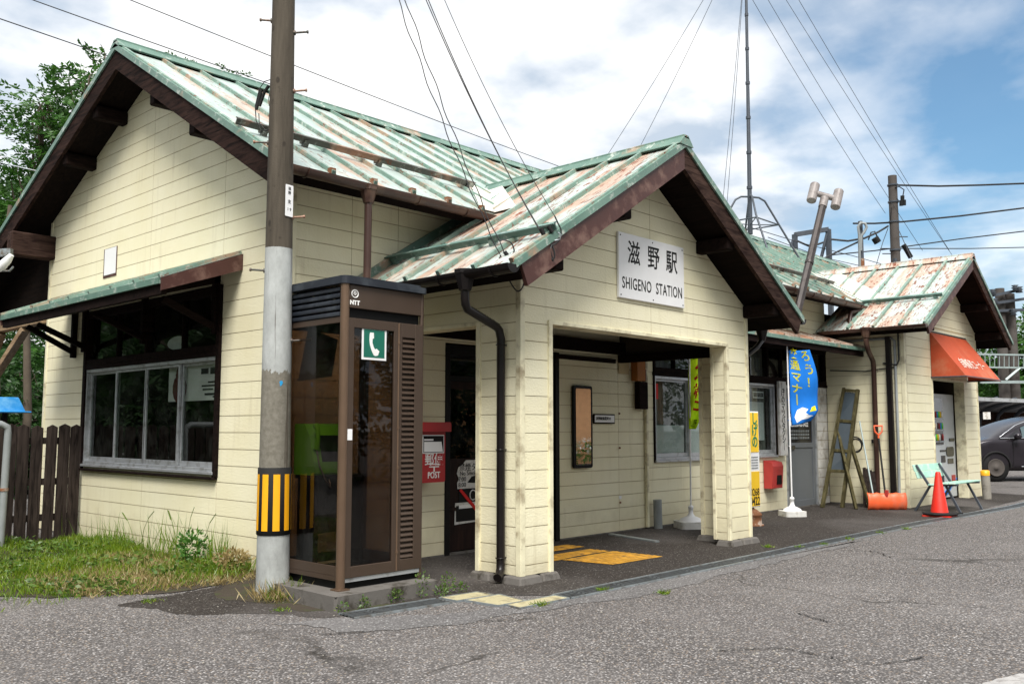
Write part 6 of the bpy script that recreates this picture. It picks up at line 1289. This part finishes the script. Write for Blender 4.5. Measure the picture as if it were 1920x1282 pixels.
q.add([(c0.x, 12.8, zb2), (c1.x, 12.8, zb2), (c1.x, 13.25, zb2), (c0.x, 13.25, zb2), (c0.x+.05, 12.86, zt2), (c1.x-.07, 12.86, zt2), (c1.x-.07, 13.2, zt2), (c0.x+.05, 13.2, zt2)], [(0, 1, 5, 4), (1, 2, 6, 5), (2, 3, 7, 6), (3, 0, 4, 7), (4, 5, 6, 7)]); q.box(c0.x-.03, c1.x+.06, 12.75, 13.3, zb2-.02, zb2); q.build('shell', 'blue', bc, bevel=.015)
q = MB(); q.box(c0.x+.2, c0.x+.26, 13.0, 13.06, 0, zb2); q.box(c1.x-.2, c1.x-.15, 13.0, 13.06, 0, zb2); q.build('post', 'fence', bc)
lm = thing('eave_lamp', (3.75, 11.9, 3.3), 'small white wall lamp on a grey arm under the eave at the far left', 'lamp')
l0, l1 = at(-10, 475, 11.2), at(22, 473, 11.2); q = MB(); q.beam(l0, l1, .07, .09); q.build('arm', 'galv', lm); q = MB(); q.tube([at(-12, 505, 11.1), at(2, 500, 11.1), at(14, 488, 11.1), at(22, 478, 11.1)], [.05, .06, .05, .03], 10); q.build('shade', 'white', lm); q = MB(); q.tube([at(-4, 495, 11.1), at(6, 508, 11.1), at(18, 508, 11.1), at(25, 500, 11.1)], .012, 6); q.build('cable', 'galv', lm)

# ------------------------------------------------------------------ foliage
rng = np.random.default_rng(11)
def leaf_mesh(name, mat, parent, P, D, U, ln, wd, **tags):
    """leaflets: base P, direction D, side U; folded quads"""
    n_ = len(P); D = D/np.linalg.norm(D, axis=1)[:, None]; U = U-D*(U*D).sum(1)[:, None]; U /= np.linalg.norm(U, axis=1)[:, None]+1e-9
    ln = ln[:, None]; wd = wd[:, None]
    V = np.stack([P, P+D*ln*.45+U*wd*.5, P+D*ln, P+D*ln*.45-U*wd*.5], 1).reshape(-1, 3)
    org = np.array(ROOT[parent.name]) if parent is not None else np.array([V[:, 0].mean(), V[:, 1].mean(), V[:, 2].min()])
    me = bpy.data.meshes.new(name); me.vertices.add(len(V)); me.vertices.foreach_set('co', (V-org).ravel()); me.loops.add(4*n_); me.loops.foreach_set('vertex_index', np.arange(4*n_, dtype=np.int32)); me.polygons.add(n_); me.polygons.foreach_set('loop_start', np.arange(0, 4*n_, 4, dtype=np.int32)); me.polygons.foreach_set('loop_total', np.full(n_, 4, dtype=np.int32)); me.update(); me.validate()
    me.materials.append(MT[mat]); o = bpy.data.objects.new(name, me); COL.objects.link(o); ROOT[o.name] = Vector(org)
    if parent is not None: o.parent = parent
    else: o.location = org
    for k_, v_ in tags.items(): o[k_] = v_
    return o
def clumps(centers, radii, per, leaf, spread=.5, droop=.25):
    """compound leaves scattered through flattened clumps, denser towards each clump's shell"""
    P = []; D = []; U = []; Ln = []; Wd = []
    for c, r_, n_ in zip(centers, radii, per):
        v = rng.normal(size=(n_, 3)); v /= np.linalg.norm(v, axis=1)[:, None]; rr = rng.uniform(.25, 1, n_)**.6; off = v*rr[:, None]*np.array([r_[0], r_[0], r_[1]])
        base = np.array(c)+off; dirn = off*np.array([1, 1, .4])+rng.normal(size=(n_, 3))*r_[0]*spread; dirn[:, 2] -= droop*r_[0]; dirn /= np.linalg.norm(dirn, axis=1)[:, None]
        side = np.cross(dirn, [0, 0, 1.0]+rng.normal(size=(n_, 3))*.35); side /= np.linalg.norm(side, axis=1)[:, None]+1e-9
        L0 = leaf*rng.uniform(.7, 1.3, n_)
        for k in range(6):
            t_ = .15+.15*k
            for s_ in (-1, 1):
                P.append(base+dirn*(L0*t_)[:, None]); D.append(dirn*.55+side*s_*.8+rng.normal(size=(n_, 3))*.15); U.append(dirn+rng.normal(size=(n_, 3))*.3); Ln.append(L0*.34); Wd.append(L0*.14)
    return np.concatenate(P), np.concatenate(D), np.concatenate(U), np.concatenate(Ln), np.concatenate(Wd)
def tree(base, centers, radii, per, leaf, mat, label, group=None, trunk_r=.16, fork=.45, name='tree', category='tree'):
    base = Vector(base); t = thing(name, tuple(base), label, category, group)
    cen = [Vector(c) for c in centers]; mid = sum(cen, Vector())/len(cen); fk = base+Vector(((mid.x-base.x)*.5, (mid.y-base.y)*.5, (mid.z-base.z)*fork))
    q = MB(); q.tube([base-Vector((0, 0, .2)), base.lerp(fk, .5)+Vector((.06, -.05, 0)), fk, fk.lerp(mid, .6)], [trunk_r, trunk_r*.85, trunk_r*.7, trunk_r*.4], 9)
    for c in cen:
        m1 = fk.lerp(c, .5)+Vector((rng.uniform(-.2, .2), rng.uniform(-.2, .2), rng.uniform(-.1, .3))); q.tube([fk.lerp(mid, .2), m1, c], [trunk_r*.42, trunk_r*.25, trunk_r*.10], 6)
        for _ in range(4): e2 = c+Vector(rng.normal(size=3))*min(.45, radii[0][0]*.4); q.tube([m1.lerp(c, .6), c.lerp(e2, .5), e2], [trunk_r*.13, trunk_r*.09, trunk_r*.04], 4)
    q.build('trunk', 'bark', t)
    leaf_mesh('crown', mat, t, *clumps([tuple(c) for c in cen], radii, per, leaf)); return t
# the feathery tree behind the west gable
cs = []; rs = []; pn = []
for px, py, d, r_, f, n_ in [(160, 150, 21, .75, .45, 60), (95, 195, 21, .95, .40, 110), (150, 205, 22, 1.0, .45, 120), (60, 225, 20.6, .7, .3, 60), (195, 165, 22, .9, .5, 90), (110, 260, 21, .9, .4, 110), (60, 300, 20.4, .8, .33, 90), (140, 300, 21.6, 1.0, .45, 110), (40, 345, 20.2, .7, .25, 60), (100, 345, 21, .9, .35, 100), (30, 400, 20, .9, .4, 100), (85, 415, 21, 1.0, .42, 120), (0, 440, 20, .9, .4, 90), (50, 460, 20.5, 1.0, .4, 120), (120, 380, 22, 1.1, .5, 120), (10, 490, 20.5, 1.1, .5, 110), (205, 118, 22.5, .45, .22, 22), (230, 190, 23, 1.0, .6, 80), (190, 260, 22.5, 1.1, .6, 110), (-40, 380, 20, 1.1, .5, 90), (-60, 470, 20, 1.2, .5, 90)]:
    cs.append(tuple(at(px, py, d))); rs.append((r_*1.02, f*.72)); pn.append(int(n_*.72))
tb = at(210, 800, 22); tree((tb.x, tb.y, 0), cs, rs, pn, .42, 'leaf', 'tall feathery leaved tree rising behind the west gable', 'trees behind the fence', .22, .3)
cs = [tuple(at(px, py, 26)) for px, py in ((345, 128), (362, 140), (438, 150), (330, 140))]
tb2 = at(390, 800, 26); tree((tb2.x, tb2.y, 0), cs+[tuple(at(390, 260, 26.5))], [(.45, .2)]*4+[(1.2, .8)], [26, 20, 18, 16, 90], .4, 'leaf', 'tree hidden behind the station with only a few twigs above the ridge', 'trees behind the fence', .18)
tb3 = at(-10, 800, 27); cs = [tuple(at(px, py, 26+(k % 3)*.6)) for k, (px, py) in enumerate(((-30, 400), (15, 385), (30, 425), (-10, 450), (50, 470), (20, 520), (-50, 500)))]
tree((tb3.x, tb3.y, 0), cs, [(1.3, .9)]*7, [150]*7, .45, 'leaf_br', 'bright green broad tree lower at the far left edge', 'trees behind the fence', .2)
# dark shrubs under the trees, behind the fence
for i, (px, d, h_, mt, lab) in enumerate([(10, 17.5, 2.2, 'leaf_dk', 'dark shrub directly behind the blue cover'), (75, 18.5, 2.6, 'leaf_dk', 'dark leafy shrub against the corner of the west wall'), (-60, 19, 3.0, 'leaf_dk', 'dark shrub at the far left behind the pipe rail'), (40, 21, 3.6, 'leaf', 'taller green shrub behind the dark shrubs and timber braces'), (110, 23, 3.8, 'leaf_dk', 'tall dark shrub mass deepest behind the fence'), (-20, 24, 4.2, 'leaf_dk', 'tallest dark shrub at the foot of the bright tree')]):
    g = at(px, 804, d); cs = [(g.x+rng.uniform(-.9, .9), g.y+rng.uniform(-.9, .9), h_*t_) for t_ in (.15, .3, .45, .6, .78, .92, .5, .25, .7)]
    tree((g.x, g.y, 0), cs, [(1.0, .65)]*9, [95]*9, .36, mt, lab, 'shrubs behind the fence', .07, name='shrub', category='shrub')
for px, d, lab in ((44, 16.5, 'pale thin bare trunk standing just right of the blue cover'), (-14, 17, 'bare trunk at the far left edge behind the pipe rail')):
    g = at(px, 804, d); q = MB(); q.tube([(g.x, g.y, 0), (g.x+.06, g.y, 1.5), (g.x-.04, g.y, 3.2), (g.x+.1, g.y, 5.5)], [.085, .075, .06, .04], 8); q.build('bare_trunk', 'bark', None, label=lab, category='tree', group='bare trunks')
# trees beyond the tracks on the right
for i, (px, d, py0, n_, sc_, mt, lab) in enumerate([(1925, 50, 640, 9, 2.2, 'leaf', 'dark green tree at the right edge behind the twin railway poles'), (1868, 62, 700, 8, 2.2, 'leaf_br', 'bright green tree low between the kiosk corner and the railway poles'), (1905, 56, 700, 8, 2.0, 'leaf_br', 'bright green tree behind the bicycle shelter roof'), (1975, 48, 600, 8, 2.5, 'leaf', 'tall tree just outside the right edge behind the shelter'), (1845, 70, 720, 7, 2.0, 'leaf_dk', 'dark tree farthest away, low beside the kiosk wall'), (1890, 48, 780, 7, 1.5, 'leaf_dk', 'dark low shrub under the bicycle shelter roof line'), (1850, 48, 785, 7, 1.5, 'leaf_dk', 'dark low shrub between shelter and kiosk wall')]):
    g = at(px, 804, d); topz = at(px, py0, d).z; cs = [(g.x+rng.uniform(-1, 1)*sc_*.7, g.y+rng.uniform(-1, 1)*sc_*.7, topz*(.35+.6*k/(n_-1))) for k in range(n_)]
    tree((g.x, g.y, 0), cs, [(sc_*.62, sc_*.42)]*n_, [90]*n_, .8, mt, lab, 'trees beyond the tracks', .2)
# across the road and west of the plot: what the panes and the mirror look at
for i, (x, y, h_, sc_) in enumerate([(-7, 14, 6.5, 2.4), (-9, 20, 7.5, 2.8), (-5, 26, 8, 2.8), (-12, 11, 6.5, 2.6), (-2.5, 31, 8, 2.6), (-14, 5, 6, 2.6), (13, -9, 5.6, 2.6), (20, -9, 6.5, 2.6), (34, -11, 7, 3.2), (-11, -4, 6, 2.5)]):
    cs = [(x+rng.uniform(-1, 1)*sc_*.75, y+rng.uniform(-1, 1)*sc_*.75, h_*(.16+.78*k/9)) for k in range(10)]
    tree((x, y, 0), cs, [(sc_*.62, sc_*.45)]*10, [70]*10, .85, 'leaf_dk', ['roadside tree west of the plot nearest the fence', 'second roadside tree west of the plot', 'tall roadside tree northwest of the fence', 'roadside tree due west of the near pole', 'tall tree farthest north along the west side', 'roadside tree southwest of the near pole', 'garden tree left of the tan house across the road', 'garden tree right of the tan house across the road', 'large garden tree far right across the road', 'roadside tree behind the camera to the west'][i], 'trees around the forecourt', .2)
hs_ = thing('tan_house', (27, -7.5, 0), 'orange tan rendered house with a dark tiled roof across the road', 'house')
q = MB(); q.box(23.0, 31.5, -13, -7.5, 0, 3.4); q.build('wall', 'tanwall', hs_)
q = MB(); q.prism([(-14, 3.3), (-6.6, 3.3), (-10.3, 5.6)], (22.4, 0, 0), (0, 1, 0), (0, 0, 1), 0, 9.7); q.build('roof', 'tile', hs_)
for x in (27.6, 29.7): q = MB(); q.box(x, x+1.3, -7.52, -7.45, 1.0, 2.2); wn = q.build('window', 'alu', hs_); q = MB(); q.box(x+.06, x+1.24, -7.45, -7.44, 1.06, 2.14); q.build('pane', 'vend_dk', wn)
n_ = 900; P = np.stack([rng.uniform(22.6, 31, n_), rng.uniform(-7.2, -6.4, n_), rng.uniform(.05, .75, n_)], 1); hg = leaf_mesh('flower_hedge', 'leaf_br', None, P, rng.normal(size=(n_, 3)), rng.normal(size=(n_, 3)), rng.uniform(.12, .25, n_), rng.uniform(.05, .1, n_), label='low flowering hedge along the tan house across the road', category='hedge')
n_ = 260; P = np.stack([rng.uniform(22.6, 31, n_), rng.uniform(-7.2, -6.3, n_), rng.uniform(.45, .95, n_)], 1)-np.array(ROOT[hg.name]); leaf_mesh('petals', 'petal', hg, P+np.array(ROOT[hg.name]), rng.normal(size=(n_, 3)), rng.normal(size=(n_, 3)), rng.uniform(.08, .14, n_), rng.uniform(.06, .1, n_))

hl = MB(); vs = []; nx, ny = 14, 60  # unseen hill, added to darken what the window panes reflect
for j in range(ny+1):
    for i in range(nx+1):
        u = i/nx; a = R(95+190*j/ny); r_ = 38+u*50; h_ = 17*math.sin(u*math.pi*.62)*(1+.25*math.sin(j*.7)+.12*math.sin(j*1.9+i)); vs.append((r_*math.cos(a), 12+r_*math.sin(a), h_-.3*(i == 0)))
hl.add(vs, [(j*(nx+1)+i, j*(nx+1)+i+1, (j+1)*(nx+1)+i+1, (j+1)*(nx+1)+i) for j in range(ny) for i in range(nx)], 0, True); hl.build('added_hill', 'hill', None, kind='structure')
# grass and weeds
def inside(x, y, poly):
    c = np.zeros(len(x), bool); j = len(poly)-1
    for i in range(len(poly)):
        xi, yi = poly[i]; xj, yj = poly[j]; c ^= ((yi > y) != (yj > y)) & (x < (xj-xi)*(y-yi)/(yj-yi+1e-12)+xi); j = i
    return c
def blades(poly, n_, h, lean=.5, w_=.006, hfun=None):
    xs = [p[0] for p in poly]; ys = [p[1] for p in poly]; x = rng.uniform(min(xs), max(xs), n_*3); y = rng.uniform(min(ys), max(ys), n_*3); k = inside(x, y, poly); x, y = x[k][:n_], y[k][:n_]
    # tufts: pull blades towards random tuft centres
    m_ = len(x); tx = x[rng.integers(0, m_, m_//14)]; ty = y[rng.integers(0, m_, m_//14)]; 
    idx = rng.integers(0, len(tx), m_); pull = rng.uniform(0, 1, m_) < .55; x2 = np.where(pull, tx[idx]+rng.normal(size=m_)*.05, x); y2 = np.where(pull, ty[idx]+rng.normal(size=m_)*.05, y)
    P = np.stack([x2, y2, np.zeros(m_)], 1); d = rng.normal(size=(m_, 3))*lean; d[:, 2] = 1; side = rng.normal(size=(m_, 3)); side[:, 2] = 0
    L_ = h*rng.uniform(.4, 1.3, m_)
    if hfun is not None: L_ = L_*hfun(x2, y2)
    return P, d, side, L_, np.full(m_, w_)*rng.uniform(.7, 1.6, m_)
gp = [(4.37, 7.15), (4.38, 10.95), (.3, 10.95), (.3, 8.95), (1.3, 8.75), (2.1, 8.3), (2.6, 7.75), (2.72, 7.15), (3.15, 6.90), (3.8, 6.98)]
hf = lambda x, y: .55+1.0*np.clip(np.sin(x*3.1+1)*np.sin(y*2.7+.5)+.35, 0, 1)+.7*np.exp(-((x-4.38)/.25)**2)
leaf_mesh('grass', 'grass', None, *blades(gp, 30000, .075, .55, .006, hf), kind='stuff')
leaf_mesh('dry_grass', 'dry', None, *blades([(4.37, 7.0), (4.38, 9.3), (3.7, 9.2), (2.8, 7.9), (2.9, 6.95), (3.9, 6.80)], 6500, .075, .9, .006), kind='stuff')
leaf_mesh('dry_grass', 'dry', None, *blades([(1.6, 8.8), (3.2, 10.6), (1.2, 10.9), (.4, 9.4)], 2600, .10, .7, .006), kind='stuff')
# broad leaved ground weeds mixed into the grass
n_ = 2600; x = rng.uniform(2.0, 4.36, n_*2); y = rng.uniform(6.9, 10.8, n_*2); k_ = inside(x, y, gp) & (np.sin(x*4+y*3)+np.sin(y*5.3) > .1); x, y = x[k_][:n_], y[k_][:n_]; m_ = len(x)
leaf_mesh('ground_weeds', 'weed', None, np.stack([x, y, rng.uniform(.02, .09, m_)], 1), np.concatenate([rng.normal(size=(m_, 2)), rng.uniform(-.2, .6, (m_, 1))], 1), rng.normal(size=(m_, 3)), rng.uniform(.03, .07, m_), rng.uniform(.015, .035, m_), kind='stuff')
def weed_tuft(name, c, n_, h, mat, label, spread=.10, w_=.007, lean=.5, group='weeds'):
    P = np.array(c)+np.concatenate([rng.normal(size=(n_, 2))*spread, np.zeros((n_, 1))], 1); d = rng.normal(size=(n_, 3))*lean; d[:, 2] = 1
    return leaf_mesh(name, mat, None, P, d, rng.normal(size=(n_, 3)), h*rng.uniform(.4, 1.2, n_), np.full(n_, w_), label=label, category='weeds', group=group)
weed_tuft('weed_tuft', (3.80, 5.98, 0), 230, .16, 'dry', 'tuft of dry yellow grass at the foot of the near pole', .085, .008, .6)
weed_tuft('weed_tuft', (3.88, 5.93, 0), 120, .16, 'grass', 'green grass blades at the right foot of the near pole', .08, .008, .6)
weed_tuft('weed_tuft', (4.36, 7.7, 0), 90, .42, 'grass', 'tall green grass clump against the wall nearest the pole', .09, .007, .25)
weed_tuft('weed_tuft', (4.34, 8.6, 0), 130, .46, 'grass', 'tallest grass clump against the wall under the window corner', .14, .007, .28)
weed_tuft('weed_tuft', (4.34, 9.9, 0), 110, .34, 'grass', 'grass clump at the wall under the middle of the window', .22, .007, .28)
weed_tuft('weed_tuft', (3.15, 6.55, 0), 60, .04, 'grass', 'small green tuft growing in the road crack', .04, .006, .8); weed_tuft('weed_tuft', (3.62, 5.58, 0), 60, .035, 'grass', 'tiny green tuft in the asphalt in front of the near pole', .03, .006, .8)
def leafy(name, c, r_, h, n_, label, mat='weed', leaf=.06):
    v = rng.normal(size=(n_, 3)); v /= np.linalg.norm(v, axis=1)[:, None]; P = np.array(c)+v*rng.uniform(.3, 1, n_)[:, None]*np.array([r_, r_, h/2])+np.array([0, 0, h/2])
    return leaf_mesh(name, mat, None, P, v+rng.normal(size=(n_, 3))*.5+np.array([0, 0, .3]), rng.normal(size=(n_, 3)), leaf*rng.uniform(.5, 1.3, n_), leaf*.5*rng.uniform(.6, 1.2, n_), label=label, category='weeds', group='leafy weeds')
leafy('leafy_weed', (4.22, 8.02, 0), .16, .34, 420, 'dense leafy green weed against the wall left of the near pole', 'leaf_br', .05)
leafy('leafy_weed', (4.25, 7.35, 0), .17, .20, 420, 'reddish brown leafy weed patch just left of the near pole', 'dry', .05)
leafy('leafy_weed', (4.12, 6.42, 0), .10, .22, 110, 'dark green leafy weed between the near pole and the phone booth', 'leaf_br', .08)
for i, (x, y, h_, n_) in enumerate([(4.05, 5.235, .09, 70), (4.35, 5.24, .10, 90), (4.6, 5.24, .22, 80), (4.86, 5.24, .17, 80), (4.95, 5.2, .08, 50), (3.85, 5.2, .07, 40), (4.75, 5.2, .08, 70)]):
    leafy('leafy_weed', (x, y, 0), .06, h_, n_, ['weed at the left of the booth plinth front', 'weed at the middle of the booth plinth front', 'tallest weed growing at the right end of the booth plinth', 'weed just past the right end of the booth plinth', 'low weed between the plinth and the porch post', 'smallest weed at the left corner of the booth plinth', 'low weed hugging the drain beside the plinth'][i], 'weed', .026)
for i, (px, py) in enumerate([(1498, 1027), (1545, 1022), (1590, 1012), (1650, 1000), (1700, 992), (1380, 1020), (1245, 1113), (1130, 1108), (1015, 1135), (1440, 1026)]):
    g = onZ(px, py); weed_tuft('drain_weed', tuple(g), 70, .05, 'grass', ['bushiest green tuft beside the drain right of the porch post', 'second green tuft along the drain', 'third green tuft along the drain', 'green tuft along the drain before the snow pusher', 'green tuft along the drain left of the cone', 'moss tuft at the foot of the right porch post', 'tiny tuft on the road in front of the porch opening', 'tiny tuft at the drain in front of the porch opening', 'tiny tuft on the concrete drain cover', 'low moss tuft right of the porch post'][i], .022, .007, 1.1, 'tufts along the drain')
# seed stalks by the wall
for i, (y, h_, s_) in enumerate(((8.25, .62, .2), (7.95, .58, .3), (9.2, .52, .35), (9.35, .45, -.2), (8.45, .55, -.1))):
    q = MB(); b_ = Vector((4.30, y, 0)); pts = [b_+Vector((-.05*t_, -s_*t_*t_, h_*t_*(1-.15*t_*t_))) for t_ in (0, .25, .5, .75, 1)]; q.tube(pts, [.003, .003, .0025, .002, .0015], 5)
    for k in range(10): p = pts[3].lerp(pts[4], k/10)+Vector((0, 0, .0)); q.tube([p, p+Vector((-.01, -.02*np.sign(s_), .012))], .003, 4)
    q.build('seed_stalk', 'grass', None, label=['tall bent seed stalk against the wall left of the leafy weed', 'tall seed stalk rising from the leafy weed', 'bent grass stalk under the middle of the window', 'straight thin stalk farthest left under the window', 'short stalk beside the tallest grass clump'][i], category='weeds', group='seed stalks')
q = MB()
rr = random.Random(9)
for k in range(420):
    px, py = rr.uniform(0, 1500), rr.uniform(1040, 1270); g = onZ(px, py)
    if g.y > 5.0 and g.x > 4.0 or g.y > 6.7: continue
    s_ = rr.uniform(.004, .011); q.add([(g.x+s_*math.cos(a)*rr.uniform(.6, 1.1), g.y+s_*math.sin(a)*rr.uniform(.6, 1.1), .001) for a in (0, 1.26, 2.5, 3.77, 5.0)]+[(g.x, g.y, s_*.7)], [(0, 1, 5), (1, 2, 5), (2, 3, 5), (3, 4, 5), (4, 0, 5)])
q.build('loose_grit', 'conc', None, kind='stuff')
